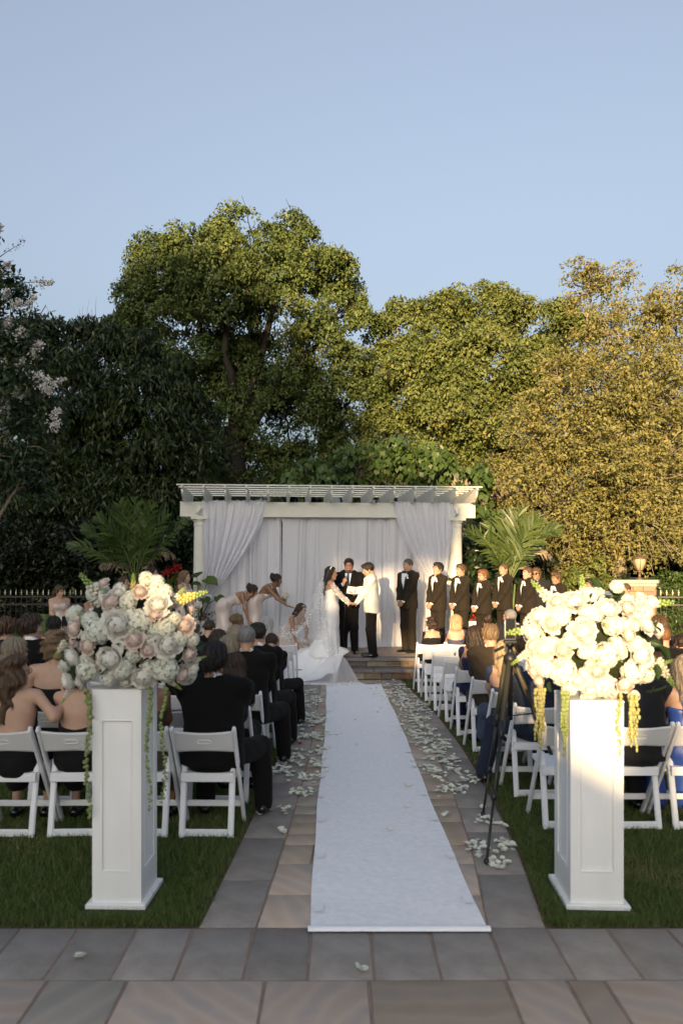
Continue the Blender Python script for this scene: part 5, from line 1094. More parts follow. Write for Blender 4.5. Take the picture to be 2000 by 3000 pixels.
# ---------------------------------------------------------------- the wedding party
def at_ground(px, d, z=0.): return (XX(px, d), d, z)
def clasp(k, lift=0.):
    z = .90 * k + lift
    return {1: (V(.055, .215, z), V(1, -.6, -.2), V(-.75, .25, -.55), V(0, -1, .2), 'fist'), 0: (V(-.055, .225, z + .01), V(-1, -.6, -.2), V(.75, .25, -.55), V(0, -1, .2), 'relaxed')}
def stand_d(ytop, z, ht): return F * (z + ht - H) / (CY - ytop) if ytop < CY else 15.
GM = [ # px, y of the crown, distance, ground, facing, look, hair, colour, skin, beard, glasses, width, label
    (1196, 1636, 15.30, Z2, 128, (.0, .05), 'buzz', 'pepper', 'light', None, None, 1.0, 'groomsman in black tuxedo nearest the groom, grey buzz cut, hands clasped'),
    (1283, 1648, 15.25, Z2, 118, (.1, -.05), 'short', 'black', 'light', None, None, 1.0, 'groomsman with slick black hair standing second from the groom'),
    (1350, 1653, 15.35, Z2, 118, (.1, .0), 'short', 'brown', 'light', None, None, 1.0, 'groomsman with brown hair in front of the right column'),
    (1415, 1670, 15.30, Z2, 112, (.1, .05), 'short', 'auburn', 'rosy', ('beard', 'auburn'), 'clear', 1.04, 'groomsman with full red beard and round glasses'),
    (1476, 1650, 15.70, Z2, 112, (.15, .0), 'buzz', 'brown', 'light', ('stubble', 'brown'), None, 1.02, 'tall groomsman with shaved head behind the red bearded one'),
    (1545, 1662, 15.20, Z2, 108, (.15, -.05), 'buzz', 'brown', 'rosy', None, None, 1.22, 'stout groomsman with cropped hair left of the right flowers'),
    (1630, 1677, 15.90, Z2 - .17, 115, (.1, .1), 'side', 'brown', 'tan', None, None, .98, 'groomsman with swept brown hair partly behind the right flowers'),
    (1728, 1695, 15.60, 0., 112, (.1, .0), 'short', 'black', 'tan', None, None, 1.0, 'groomsman with dark cropped hair above the right flowers'),
    (1832, 1710, 15.20, 0., 112, (.1, .0), 'buzz', 'brown', 'light', None, None, 1.0, 'groomsman farthest from the couple, in front of the stone pillar')]
for i, (px, yt, d, z, fc, (hy, hp), hr, hc, sk, bd, gl, wd, lb) in enumerate(GM):
    ht = H - (yt - CY) * d / F - z; e = person(at_ground(px, d, z), R(fc), lb, 'groomsmen in black tuxedos'); k = ht / 1.75
    p = Pose(ht, arms=clasp(k), head=(hy - .0, hp, 0), wide=wd)
    base_body(p, e, sk); face(p, e, hr, hc, gl=gl, beard=bd); suit(p, e, C_TUX, tm=C_TUX)
# man in sunglasses behind them
d = 16.3; e = person(at_ground(1570, d, 0.), R(150), 'man in dark suit and sunglasses behind the stout groomsman'); ht = H - (1660 - CY) * d / F; p = Pose(ht - .05, head=(0, 0, 0)); e.location.z = .05; base_body(p, e, 'tan'); face(p, e, 'short', 'brown', gl='sun'); suit(p, e, C_CHAR, C_BLUE, bow=False, square=False, boutonniere=False, tm=C_CHAR)
# officiant
d = 15.05; ht = 1.81; e = person(at_ground(1022, d, Z2), R(172), 'officiant in black suit and blue tie reading from a book into a microphone'); k = ht / 1.75
arms = {1: (V(.075, .24, 1.28 * k), V(1, -.4, -.6), V(-.25, .45, .75), V(-.7, -.7, 0), 'fist'), 0: (V(-.13, .30, 1.10 * k), V(-1, -.5, -.5), V(.45, .85, .15), V(0, 0, 1), 'relaxed')}
p = Pose(ht, arms=arms, head=(.05, .12, 0)); base_body(p, e, 'rosy'); face(p, e, 'short', 'dark', gl='clear', beard=('beard', 'brown')); suit(p, e, C_BLK, C_BLUE, lap=C_BLK, bow=False, tie=C_TIE, square=False, boutonniere=False, tm=C_BLK, vdep=.36)
bk = empty('book', (0, 0, 0), 0, 'open black book held by the officiant', 'book'); bk.location = (XX(1040, 14.72), 14.70, Z2 + 1.165 * k); bk.rotation_euler = (R(38), 0, R(-8))
mb = MB()
for s in (-1, 1): mb.box((s * .082, 0, 0), (.16, .215, .006), M=roty(-s * .18), ch=.001)
mb.build('cover', mat('book_black', (.012, .011, .011), .5), bk)
mb = MB()
for s in (-1, 1): mb.box((s * .078, 0, .012), (.148, .20, .014), M=roty(-s * .18), ch=.003)
mb.build('pages', mat('paper', (.72, .70, .66), .8), bk)
mi = empty('microphone', (XX(1016, 14.76), 14.75, Z2 + 1.30 * k), 0, 'black hand microphone below the officiant chin', 'microphone'); mi.rotation_euler = (R(-18), 0, 0)
mb = MB(); mb.lathe([(.010, -.09), (.013, -.088), (.016, .08), (.019, .09)], 12); mb.build('handle', blk, mi, smooth=True); mb = MB(); mb.ball((0, 0, .115), (.026, .026, .028), 12, 8); mb.build('grille', mat('mic_grille', (.12, .12, .12), .4, metal=.7), mi, smooth=True)
cb = MB(); x0 = XX(1010, 15.0); cb.tube([(x0, 14.80, Z2 + 1.18), (x0 + .0, 14.86, Z2 + .8), (x0 - .03, 14.95, Z2 + .35), (x0 + .02, 14.98, Z2 + .06), (x0 + .2, 14.9, Z2 + .02), (x0 + .42, 15.1, Z2 + .02), (x0 + .36, 15.6, Z2 + .02), (x0 + .12, 15.9, Z2 + .02)], .006, 6); tag(cb.build('microphone_cable', blk, smooth=True), 'thin black microphone cable trailing to the floor behind the couple', 'cable')
# groom
d = 14.50; ht = 1.72; k = ht / 1.75; gx = XX(1088, d); bx = XX(968, 14.46)
hands_x = (XX(1033, 14.45)); hz = H - (1770 - CY) * 14.45 / F - Z2
def groom_arm(sg): return (V(sg * .05, gx - hands_x - .05, hz), V(sg * .6, -.6, -1), V(0, 1, -.12), V(0, 0, -1 if sg > 0 else 1), 'relaxed')
e = person((gx, d, Z2), R(94), 'groom in ivory dinner jacket and black trousers holding the bride hands'); p = Pose(ht, arms={1: groom_arm(1), 0: groom_arm(-1)}, head=(.0, .38, 0), lean=.03)
base_body(p, e, 'light'); face(p, e, 'short', 'black', beard=('stubble', 'dark')); suit(p, e, C_WHT, lap=C_WHT, tm=C_BLK, square=False)
# bride
GOWN = mat('gown_satin', (.76, .75, .74), .42, var=.03, vscale=4, bump=.05, bscale=12, spec=.4); LACE = mat('lace', (.80, .80, .80), .8, var=.05, vscale=30)
d = 14.46; ht = 1.64; k = ht / 1.75
def bride_arm(sg): return (V(sg * .05, hands_x - bx - .05, hz + .005), V(sg * .7, -.5, -1), V(0, 1, -.2), V(0, 0, 1 if sg > 0 else -1), 'relaxed')
e = person((bx, d, Z2), R(-92), 'bride in white lace sleeved mermaid gown facing the groom'); p = Pose(ht, arms={1: bride_arm(1), 0: bride_arm(-1)}, head=(.0, .05, 0), fem=True)
base_body(p, e, 'light', bare=True); face(p, e, 'long', 'black', lips=True)
f = uni(torso(p, .008) + [cap(p.pel, V(0, 0, .60), .172, .152, V(0, 1, 0), .94), cap(V(0, -.02, .60), V(0, -.06, .34), .145, .20), cap(V(0, -.06, .34), V(0, -.12, .02), .20, .34)], .06); f = cut(f, (0, 0, .012), (0, 0, -1)); f = cut(f, p.chest + p.sp2 * .025 + p.fw2 * .1, (0, -.28, 1), .006)
fo = f; f = lambda P: fo(P) - .016 * np.clip(.7 - P[:, 2], 0, .6) * np.sin(np.arctan2(P[:, 0], P[:, 1]) * 9)
v, q = net(f, (-.5, -.58, -.01), (.5, .45, 1.35), .014); link('gown', mesh_from(v, q, mats=GOWN), e)
# lace sleeves: off the shoulder, worked as small motifs over sheer cloth
sl = uni([cap(p.sh[i] * .75 + p.el[i] * .25, p.el[i], .052, .045) for i in (0, 1)] + [cap(p.el[i], p.wr[i], .044, .030) for i in (0, 1)], .02); lo, hi = bbox([*p.sh, *p.el, *p.wr], .08); v, q = net(sl, lo, hi, .011)
tulle = mat('tulle', (.80, .80, .82), .8, alpha=.30, spec=.1); tulle_f = mat('tulle_fine', (.80, .80, .82), .8, alpha=.15, spec=.1); tulle_d = mat('tulle_dense', (.80, .80, .82), .8, alpha=.5, spec=.1)
slv = link('sleeves', mesh_from(v, q, mats=tulle), e)
rng = np.random.default_rng(9); idx = rng.choice(len(v), 260); ce = v[idx]; lv, lq = leaves(ce + rng.normal(size=ce.shape) * .004, unit(260, rng), .045, .6, rng, 0, 1, 0); tag(link('lace_motifs', mesh_from(lv, lq, mats=LACE, smooth=False), slv), kind='stuff')
# headpiece
mb = MB(); hp = []
for a in np.linspace(-1.9, 1.9, 22): c = p.HM @ np.array([.092 * math.sin(a), -.02 + .02 * math.cos(a), .06 + .075 * math.cos(a * .62), 1]); mb.ball(c[:3], .013, 6, 4)
mb.build('headpiece', LACE, e, smooth=True)
# train of the gown spilling down the steps to the left
def step_z(x, y):
    return np.where(y > PF1 - .02, Z2, np.where(y > PF0 - .02, Z1, 0.0))
def soft_step(y): return Z1 * 1 / (1 + np.exp(-(y - (PF0 + .0)) / .075)) + (Z2 - Z1) / (1 + np.exp(-(y - (PF1 - .0)) / .075))
EDGE = [(XX(1025, 14.4), 14.42), (XX(1003, 14.3), 14.28), (XX(993, 14.05), 14.02), (XX(985, 13.95), 13.93), (XX(960, 13.95), 13.93), (XX(940, 13.85), 13.80), (XX(905, 13.7), 13.66), (XX(868, 13.75), 13.68), (XX(842, 14.0), 13.98), (XX(838, 14.5), 14.48), (XX(850, 14.9), 14.88), (XX(885, 15.1), 15.02), (XX(935, 14.95), 14.90), (XX(985, 14.9), 14.82), (XX(1015, 14.7), 14.62)]
cx0, cy0 = bx - .05, 14.44; A = np.array(EDGE); n = len(A)
tt = np.linspace(0, n, 97)[:-1]; Ax = np.interp(tt, np.arange(n + 1), np.append(A[:, 0], A[0, 0])); Ay = np.interp(tt, np.arange(n + 1), np.append(A[:, 1], A[0, 1]))
for _ in range(2): Ax = (np.roll(Ax, 1) + 2 * Ax + np.roll(Ax, -1)) / 4; Ay = (np.roll(Ay, 1) + 2 * Ay + np.roll(Ay, -1)) / 4
rows = []
for r in np.linspace(.12, 1, 30):
    x = cx0 + (Ax - cx0) * r; y = cy0 + (Ay - cy0) * r; ang = np.arctan2(Ay - cy0, Ax - cx0); dist = np.hypot(x - cx0, y - cy0)
    lift = .22 * np.exp(-((np.hypot((x - bx + .10) * .75, y - cy0)) / .42) ** 2); fold = .030 * np.sin(ang * 11 + 3 * np.sin(dist * 5)) * np.clip(dist * 2, 0, 1) * (1.25 - r) + .022 * np.sin(ang * 5 + dist * 9) * (1.1 - r)
    z = np.maximum(soft_step(y + .04), soft_step(y - .02)) + .012 + lift + np.maximum(fold, -.004) + .02 * (r < .98); rows.append(np.stack([x, y, z], -1))
mb = MB(); mb.grid(np.array(rows) - np.array([bx, d, Z2]), close=True); tr = mb.build('train', GOWN, None, smooth=True)
tr.parent = e; tr.matrix_local = Matrix.Rotation(R(92), 4, 'Z')
# veil: from the crown down the back, fanned out over the train, one wing lifted by the bridesmaids
vl = empty('veil', (bx, d, Z2), 0, 'long sheer tulle veil with lace edge flowing from the bride head', 'veil')
hw = e.matrix_basis @ Matrix([list(map(float, r)) for r in p.HM]); top = np.array(hw @ Vector((0, -.045, .105)))
def O(pt): return np.asarray(pt) - V(bx, d, Z2)
def sheet(name, top_pts, bot_pts, n, bulge, m, seed, fold=.025, sag=0.):
    T = np.array(top_pts); B = np.array(bot_pts); U = np.linspace(0, 1, 60)
    def along(P): s = np.linspace(0, 1, len(P)); return np.stack([np.interp(U, s, P[:, i]) for i in range(3)], -1)
    T, B = along(T), along(B); rows = []
    for t in np.linspace(0, 1, n): q = T * (1 - t) + B * t + np.asarray(bulge) * math.sin(t * math.pi) ; q[:, 1] += fold * t * np.sin(U * 26 + seed); q[:, 0] += fold * .6 * t * np.sin(U * 19 + seed * 2); q[:, 2] += -sag * math.sin(t * math.pi); rows.append(q)
    rows = np.array(rows); mb = MB(); mb.grid(rows - V(bx, d, Z2)); return mb.build(name, m, vl, smooth=True), rows
def W3(px, py, dd): return W(px, py, dd)
tp_ = [top + V(-.02, .09, -.02), top + V(.03, .05, .01), top + V(.035, -.03, .01), top + V(-.02, -.09, -.03)]
o1, r1 = sheet('back_fall', tp_, [W3(915, 1890, 15.0), W3(905, 1905, 14.7), W3(925, 1930, 14.4), W3(955, 1945, 14.2), W3(985, 1935, 14.1)], 34, V(-.16, -.02, .10), tulle, 1)
o2, r2 = sheet('lifted_wing', [top + V(-.03, .03, -.10), top + V(-.06, 0, -.45), W3(935, 1800, 14.6), W3(930, 1860, 14.6)], [W3(822, 1842, 14.85), W3(830, 1868, 14.7), W3(862, 1872, 14.6), W3(898, 1880, 14.55)], 24, V(0, .05, .0), tulle_f, 2, fold=.03, sag=.10)
gz = .02
o3, r3 = sheet('trailing_end', [W3(962, 1925, 14.12), W3(985, 1920, 14.12), W3(1000, 1915, 14.1)], [W3(885, 2008, 13.37), W3(960, 2016, 13.25), W3(1010, 2010, 13.3), W3(1055, 2004, 13.4)], 16, V(0, 0, .03), tulle, 3, fold=.01)
o4, r4 = sheet('floor_edge', [W3(880, 1998, 13.52), W3(960, 2000, 13.5), W3(1050, 2000, 13.5)], [W3(878, 2020, 13.28), W3(960, 2022, 13.25), W3(1058, 2014, 13.3)], 6, V(0, 0, .02), tulle_d, 4, fold=.01)
def lace_line(rows_pts, n, spread, L, name='lace_edge'):
    rng = np.random.default_rng(n); P = np.array(rows_pts); s = rng.uniform(0, len(P) - 1.001, n); i = s.astype(int); C = P[i] + (P[i + 1] - P[i]) * (s - i)[:, None] + rng.normal(size=(n, 3)) * spread - V(bx, d, Z2); C[:, 2] = np.maximum(C[:, 2], -Z2 + .022); v, q = leaves(C, unit(n, rng) * .3 + V(0, -1, .2), L, .42, rng, 0, 1, 0); tag(link(name, mesh_from(v, q, mats=LACE, smooth=False), vl), kind='stuff')
lace_line(r2[-1], 300, .025, .03); lace_line(r2[:, 0], 160, .02, .03); lace_line([W3(830, 1862, 14.55), W3(858, 1858, 14.5), W3(885, 1838, 14.5), W3(915, 1805, 14.5), W3(935, 1770, 14.5)], 420, .032, .034); lace_line(r3[-1], 360, .025, .030); lace_line(r4[-1], 520, .025, .030); lace_line(r1[8:, 45], 200, .03, .03); lace_line(r1[14:, 56], 240, .03, .03); lace_line([W3(975, 1945, 13.95), W3(985, 1975, 13.8), W3(975, 2000, 13.6)], 240, .025, .03)

# bridesmaids
def holdb(k, z=.98): return {1: (V(.06, .22, z * k), V(1, -.5, -.4), V(-.5, .7, .2), V(-.6, 0, -.6), 'fist'), 0: (V(-.05, .23, z * k - .03), V(-1, -.5, -.4), V(.5, .7, .2), V(.6, 0, -.6), 'fist')}
ROSE_M = None
BM = [(175, 1715, 15.6, 0., -150, (.5, .15), 'pony', 'brown', 'fair', 1.12, 'bridesmaid in champagne satin standing alone before the fence at left'),
      (272, 1728, 15.3, 0., -130, (.0, .0), 'updo', 'dark', 'tan', 1.0, 'bridesmaid half hidden behind the left flowers, dark updo'),
      (365, 1690, 15.8, .12, -120, (.3, -.1), 'long', 'brown', 'light', 1.0, 'bridesmaid with loose brown hair looking over the left flowers'),
      (448, 1662, 15.9, Z2, -100, (.0, .0), 'half', 'dark', 'light', 1.0, 'dark haired bridesmaid in profile under the left palm'),
      (540, 1674, 15.2, Z2, -110, (.2, .12), 'half', 'light', 'fair', 1.12, 'bridesmaid with light brown hair holding a white bouquet by the left column')]
BOUQ = []
for i, (px, yt, d, z, fc, (hy, hp), hr, hc, sk, wd, lb) in enumerate(BM):
    ht = H - (yt - CY) * d / F - z; e = person(at_ground(px, d, z), R(fc), lb, 'bridesmaids in champagne satin'); k = ht / 1.75; p = Pose(ht, arms=holdb(k), head=(hy, hp, 0), fem=True, wide=wd)
    base_body(p, e, sk, bare=True); face(p, e, hr, hc, lips=True); dress(p, e, SATIN, top=.42, back=.36, wr=.010, fr=24)
    c = e.matrix_basis @ Vector((0, .30, 1.03 * k)); BOUQ.append((tuple(c), 'white rose bouquet of the ' + lb.split(',')[0].split(' standing')[0].split(' looking')[0].split(' holding')[0]))
def bend(px, pyhip, d, fc, ht, lean, head, hr, hc, sk, arms, lb, wide=1., back=.24, straps=True, curve=.15):
    e = person(at_ground(px, d, Z2), R(fc), lb, 'bridesmaids in champagne satin'); p = Pose(ht, lean=lean, arms=arms, head=head, fem=True, wide=wide, curve=curve); k = p.k
    base_body(p, e, sk, bare=True); face(p, e, hr, hc, lips=True); dress(p, e, SATIN, top=.40, back=back, wr=.014, fr=22, straps=straps); return p, e
p, e = bend(655, 1870, 15.2, -98, 1.66, 1.02, (.1, .45, 0), 'updo', 'dark', 'tan', {1: (V(.10, .52, .62), V(1, -.2, 0), V(0, .4, -1), V(-1, 0, 0), 'relaxed'), 0: (V(-.10, .58, .62), V(-1, -.2, 0), V(0, .4, -1), V(1, 0, 0), 'relaxed')}, 'bridesmaid bending low at the hips nearest the left column', back=.34)
p, e = bend(745, 1860, 15.25, -105, 1.70, .72, (.05, .25, 0), 'updo', 'black', 'olive', {1: (V(.20, .95, .72), V(.3, -.2, -1), V(0, 1, -.25), V(0, 0, -1), 'flat'), 0: (V(-.12, .52, .98), V(-1, -.2, -.5), V(.1, .6, .6), V(1, 0, 0), 'fist')}, 'bridesmaid with open laced back reaching out towards the veil', back=.20, straps=True, curve=.1)
c = e.matrix_basis @ Vector((-.10, .60, 1.10)); BOUQ.append((tuple(c), 'white rose bouquet held by the bridesmaid reaching for the veil'))
# kneeling bridesmaid under the veil
d = 15.05; e = person(at_ground(842, d, Z2), R(-130), 'bridesmaid kneeling beneath the sheer veil beside the gown', 'bridesmaids in champagne satin')
p = Pose(1.64, seat=.22, lean=.62, head=(.15, .35, 0), fem=True, arms={1: (V(.30, .55, .12), V(1, -.3, 0), V(.2, .5, -1), V(-1, 0, 0), 'flat'), 0: (V(-.02, .45, .30), V(-1, -.3, 0), V(0, .8, -.5), V(1, 0, 0), 'relaxed')}, legs={0: (V(-.12, .38, .12), V(-.12, -.05, .09)), 1: (V(.12, .38, .12), V(.12, -.05, .09))})
base_body(p, e, 'tan', bare=True); face(p, e, 'long', 'dark', lips=True); dress(p, e, SATIN, top=.40, back=.34, skirt='seat')
# ---------------------------------------------------------------- seated guests
SEAT = .452
def guest(px, yt, d, look, wide=1., fem=False, rz=0., lean=.04, arms=None, lb='', seatz=SEAT, grp=None, x=None, legs=None, head_z=None):
    'seated guest whose crown is drawn at px, yt; sits with the hips at distance d'
    zt = H - (yt - CY) * d / F; ht = 1.75 * (zt - seatz - .095 + .0) / (.545 + .155 + .115); ht = min(max(ht, 1.2), 1.95)
    e = person((XX(px, d) if x is None else x, d, 0), rz, lb, grp); p = Pose(ht, seat=seatz, lean=lean, head=look, fem=fem, wide=wide, arms=arms, legs=legs); return e, p
def man(px, yt, d, hr, hc, sk, m, lb, look=(0, .05, 0), wide=1., gl=None, x=None, rz=0., legs=None, beard=None, arms=None, h=.017, trous=None):
    e, p = guest(px, yt, d, look, wide, False, rz, lb=lb, x=x, legs=legs, arms=arms); base_body(p, e, sk); face(p, e, hr, hc, gl=gl, feat=abs(look[0]) > .5, beard=beard); suit(p, e, m, lap=m, bow=False, square=False, boutonniere=False, front=False, cuff=False, h=h); trousers(p, e, trous or m); shoes(p, e, SHOE); return e, p
def woman(px, yt, d, hr, hc, sk, m, lb, look=(0, .05, 0), wide=1., gl=None, x=None, rz=0., top=.40, back=.30, straps=False, sleeve=None, skirt='knee', arms=None, wr=.006):
    e, p = guest(px, yt, d, look, wide, True, rz, lb=lb, x=x, arms=arms); base_body(p, e, sk, bare=True); face(p, e, hr, hc, gl=gl, feat=abs(look[0]) > .5, lips=abs(look[0]) > .5); dress(p, e, m, top=top, back=back, skirt=skirt, straps=straps, wr=wr)
    if sleeve:
        f = uni([cap(p.sh[i], p.sh[i] * (1 - sleeve) + p.el[i] * sleeve, .058 * p.k, .052 * p.k) for i in (0, 1)] + ([cap(p.el[i], p.wr[i], .046, .038) for i in (0, 1)] if sleeve >= 1 else []), .02); lo, hi = bbox([*p.sh, *p.el, *p.wr], .09); v, q = net(f, lo, hi, .014); link('sleeves', mesh_from(v, q, mats=m), e)
    shoes(p, e, SHOE); return e, p
D_BLK = cloth('black_dress', (.013, .012, .013)); D_TEAL = cloth('teal_sequin', (.10, .32, .33), .35, spec=.6, bs=120); D_NAVY = cloth('navy_dress', (.018, .022, .065)); D_SEQ = cloth('navy_sequin', (.03, .04, .085), .3, spec=.7, bump=.8, bs=90); D_SLATE = cloth('slate_dress', (.055, .075, .125)); D_ROYAL = mat('royal_satin', (.035, .085, .36), .4, var=.2, vscale=4, bump=.2, bscale=10, spec=.45); D_GOLD = cloth('gold_sequin', (.06, .045, .025), .35, spec=.6, bump=.8, bs=80); D_FLOR = mat('floral_print', (.60, .62, .66), .8, vscale=18, col2=(.05, .06, .10)); D_PLUM = cloth('plum', (.05, .025, .04)); D_LACE = cloth('black_lace', (.010, .010, .011), bump=.9, bs=70); D_TAN = cloth('taupe', (.26, .20, .17))
RD = lambda k: ROWD[k] - .02
LD = lambda k: ROWD[k] - .19
# --- left of the aisle
KL = {1: (V(.30, .42, .50), V(.33, .36, .085)), 0: (V(-.10, .42, .50), V(-.12, .36, .085))}
man(642, 1890, LD(0) + .02, 'thick', 'black', 'tan', C_BLK, 'broad man with thick black hair in black suit on the nearest left aisle chair', wide=1.25, x=lxc(0, 0) + .02, legs=KL, look=(-.25, .08, 0), h=.015)
woman(505, 1925, LD(0), 'long', 'ash', 'tan', D_GOLD, 'woman with long blonde hair in dark sequin dress right behind the left pedestal', x=lxc(0, 1) - .0, back=.36, look=(-.2, .0, 0))
woman(235, 1935, LD(0), 'bun', 'dark', 'fair', D_BLK, 'woman in strapless black dress with bare back beside the left pedestal', x=lxc(0, 2) - .02, top=.36, back=.22, wide=1.1)
woman(85, 1925, LD(0) - .02, 'longwave', 'brown', 'fair', D_BLK, 'woman with long wavy brown hair and glasses resting her arm on the chair back', x=lxc(0, 3) + .0, top=.36, back=.14, wide=1.22, look=(-.75, .0, 0), gl='clear', arms={1: (V(.40, .02, .92), V(.5, -1, -.9), V(-.1, .5, 1), V(-1, 0, 0), 'fist'), 0: None} if False else {1: (V(.36, .06, .93), V(.6, -1.0, -.8), V(-.15, .35, 1), V(-1, .2, 0), 'fist')})
woman(735, 1922, LD(1), 'long', 'dark', 'tan', D_LACE, 'woman with straight dark hair and black lace sleeves in the second row from the back', x=lxc(1, 0) + .06, back=.34, sleeve=.9, skirt='seat')
woman(672, 1866, LD(2), 'bob', 'ash', 'fair', D_BLK, 'woman with streaked blonde hair behind the broad man', back=.40, sleeve=1)
woman(165, 1850, LD(1), 'curlybob', 'light', 'fair', D_BLK, 'woman with light curly hair and black one shoulder dress left of the flowers', top=.40, back=.36, wide=1.2, x=XX(165, LD(1)))
woman(48, 1868, LD(1), 'bun', 'ash', 'fair', D_TEAL, 'woman with low blonde bun and teal sequin dress at far left', top=.38, back=.26, gl='clear', look=(-.6, .0, 0), x=XX(48, LD(1)))
man(770, 1832, LD(2), 'buzz', 'grey', 'light', C_BLK, 'man with cropped grey hair in black suit on the left aisle', x=lxc(2, 0) + .05, wide=1.08, legs=KL)
man(806, 1826, LD(3), 'short', 'black', 'light', C_BLK, 'man with short black hair in front of the grey haired man', x=lxc(3, 0) + .06, wide=1.05, look=(-.3, .05, 0), legs=KL)
man(838, 1868, LD(4) + .3, 'short', 'dark', 'light', C_BLK, 'man in black suit leaning forward nearest the gown train', x=lxc(4, 0) + .10, wide=1.1, legs=KL, look=(-.1, .5, 0))
woman(640, 1848, LD(3), 'long', 'dark', 'light', D_PLUM, 'woman with dark brown hair behind the streaked blonde woman', back=.38)
woman(690, 1836, LD(4), 'half', 'ash', 'light', D_BLK, 'woman with honey blonde hair half pulled back among left guests', back=.36)
woman(696, 1799, LD(7), 'updo', 'light', 'light', D_FLOR, 'woman with pearl hair clip and floral off shoulder dress', top=.36, back=.30, look=(-.5, 0, 0))
man(615, 1822, LD(6), 'buzz', 'dark', 'fair', C_BLK, 'boy in black suit with neat short hair near the left planter', look=(-.5, .1, 0), wide=.85)
woman(780, 1811, LD(6), 'bob', 'silver', 'fair', D_FLOR, 'elderly woman with silver hair in front of the bending bridesmaids', back=.42)
man(735, 1860, LD(5), 'short', 'dark', 'light', C_BLK, 'man in black suit seen between the two short haired men')
man(566, 1836, LD(5), 'short', 'pepper', 'rosy', C_CHAR, 'man in sunglasses turned aside at the right edge of the left flowers', look=(-1.1, 0, 0), gl='sun')
man(92, 1802, LD(3), 'curly', 'dark', 'fair', C_BLK, 'young man with curly dark hair in profile at left', look=(-.9, -.1, 0))
man(20, 1815, LD(4), 'curly', 'brown', 'light', C_CHAR, 'guest with brown curls cut by the left edge')
woman(160, 1808, LD(6), 'bob', 'black', 'light', D_BLK, 'dark haired guest filming with a raised phone below the left bridesmaid', arms={1: (V(.02, .34, 1.12), V(1, -.2, -.8), V(0, .2, 1), V(-.3, 1, 0), 'fist')}, look=(0, 0, 0))
pz = (XX(162, LD(6)) + .02, LD(6) + .33, H - (1822 - CY) * (LD(6) + .33) / F); ph2 = empty('phone', (pz[0], pz[1], pz[2] - .08), 0, 'black phone held up by the dark haired guest at left', 'phone'); mb = MB(); mb.box((0, 0, .08), (.076, .009, .16), ch=.002); mb.build('case', blk, ph2); mb = MB(); mb.box((0, -.0055, .08), (.068, .002, .15)); mb.build('screen', mat('phone_glass', (.02, .022, .025), .08), ph2)
woman(300, 1850, LD(4), 'long', 'brown', 'light', D_BLK, 'brown haired guest mostly hidden by the left flowers', back=.38)
man(420, 1850, LD(3), 'short', 'dark', 'light', C_BLK, 'dark suited guest mostly hidden by the left flowers')
man(545, 1860, LD(2), 'short', 'black', 'tan', C_BLK, 'dark suited guest in shade beside the left flowers')
# --- right of the aisle
woman(1281, 1815, RD(8), 'curlybob', 'dark', 'light', D_BLK, 'woman with short dark curls and black jacket in the front row right of the aisle', back=.42, sleeve=1, x=rxc(8, 0) + .06)
woman(1345, 1806, RD(8) - .05, 'bob', 'blonde', 'rosy', D_SEQ, 'woman with blonde bob and navy sequin dress in the front row', back=.34, sleeve=.35, x=rxc(8, 1) - .04)
woman(1430, 1802, RD(8), 'updo', 'dark', 'tan', D_NAVY, 'dark haired woman with a white flower clip in the front row', x=rxc(8, 2) + .0)
man(1492, 1786, RD(7) + .2, 'buzz', 'grey', 'rosy', C_CHAR, 'man with cropped grey hair and glasses behind the tripod', look=(.8, 0, 0), gl='clear', wide=1.1)
woman(1397, 1838, RD(4), 'long', 'dark', 'tan', D_NAVY, 'woman with long dark brown hair and navy flutter sleeves on the right aisle', back=.40, sleeve=.35, x=rxc(4, 0) + .03, skirt='seat')
man(1436, 1833, RD(3), 'side', 'light', 'fair', C_BRN, 'young man with combed light brown hair and brown suit on the right aisle', x=rxc(3, 0) + .03, wide=1.05)
woman(1476, 1884, RD(2) - .1, 'long', 'blonde', 'fair', D_SLATE, 'woman with long pale blonde hair and slate off shoulder dress', top=.33, back=.30, sleeve=.55, x=rxc(2, 0) - .05)
man(1565, 1900, RD(1), 'short', 'brown', 'light', C_NAVY, 'man in navy suit behind the tripod, head hidden by flowers', x=rxc(1, 0) + .06, wide=1.15, legs={0: (V(-.30, .40, .50), V(-.42, .30, .085)), 1: (V(.1, .42, .5), V(.12, .36, .085))})
man(1830, 1905, RD(0), 'short', 'dark', 'light', C_CHAR, 'man in charcoal suit right beside the right pedestal', x=rxc(0, 1) + .08, wide=1.15)
woman(1965, 1925, RD(0), 'long', 'ash', 'fair', D_ROYAL, 'woman with long ash blonde hair and royal blue dress at the right edge', x=rxc(0, 2) - .02, back=.36, straps=True, skirt='seat', wide=1.05)
woman(1920, 1920, RD(1), 'long', 'dark', 'light', D_PLUM, 'brown haired woman between charcoal suit and blue dress')
man(1940, 1838, RD(3), 'buzz', 'auburn', 'rosy', C_BLK, 'man with close cropped auburn hair and dark suit at the right edge', wide=1.1)
man(1912, 1864, RD(2), 'short', 'black', 'tan', C_CHAR, 'dark haired man just right of the right flowers')
man(1930, 1810, RD(5), 'thick', 'brown', 'light', C_CHAR, 'man with full brown hair below the stone pillar')
woman(1990, 1880, RD(4), 'updo', 'dark', 'rosy', D_TAN, 'guest in taupe dress cut by the right edge', back=.34)
man(1545, 1835, RD(6), 'short', 'dark', 'tan', C_BLK, 'dark suited guest between tripod and right flowers')
woman(1650, 1850, RD(5), 'bob', 'brown', 'light', D_PLUM, 'brown haired guest hidden behind the right flowers')
man(1760, 1860, RD(4), 'short', 'brown', 'light', C_NAVY, 'guest in navy suit hidden behind the right flowers')
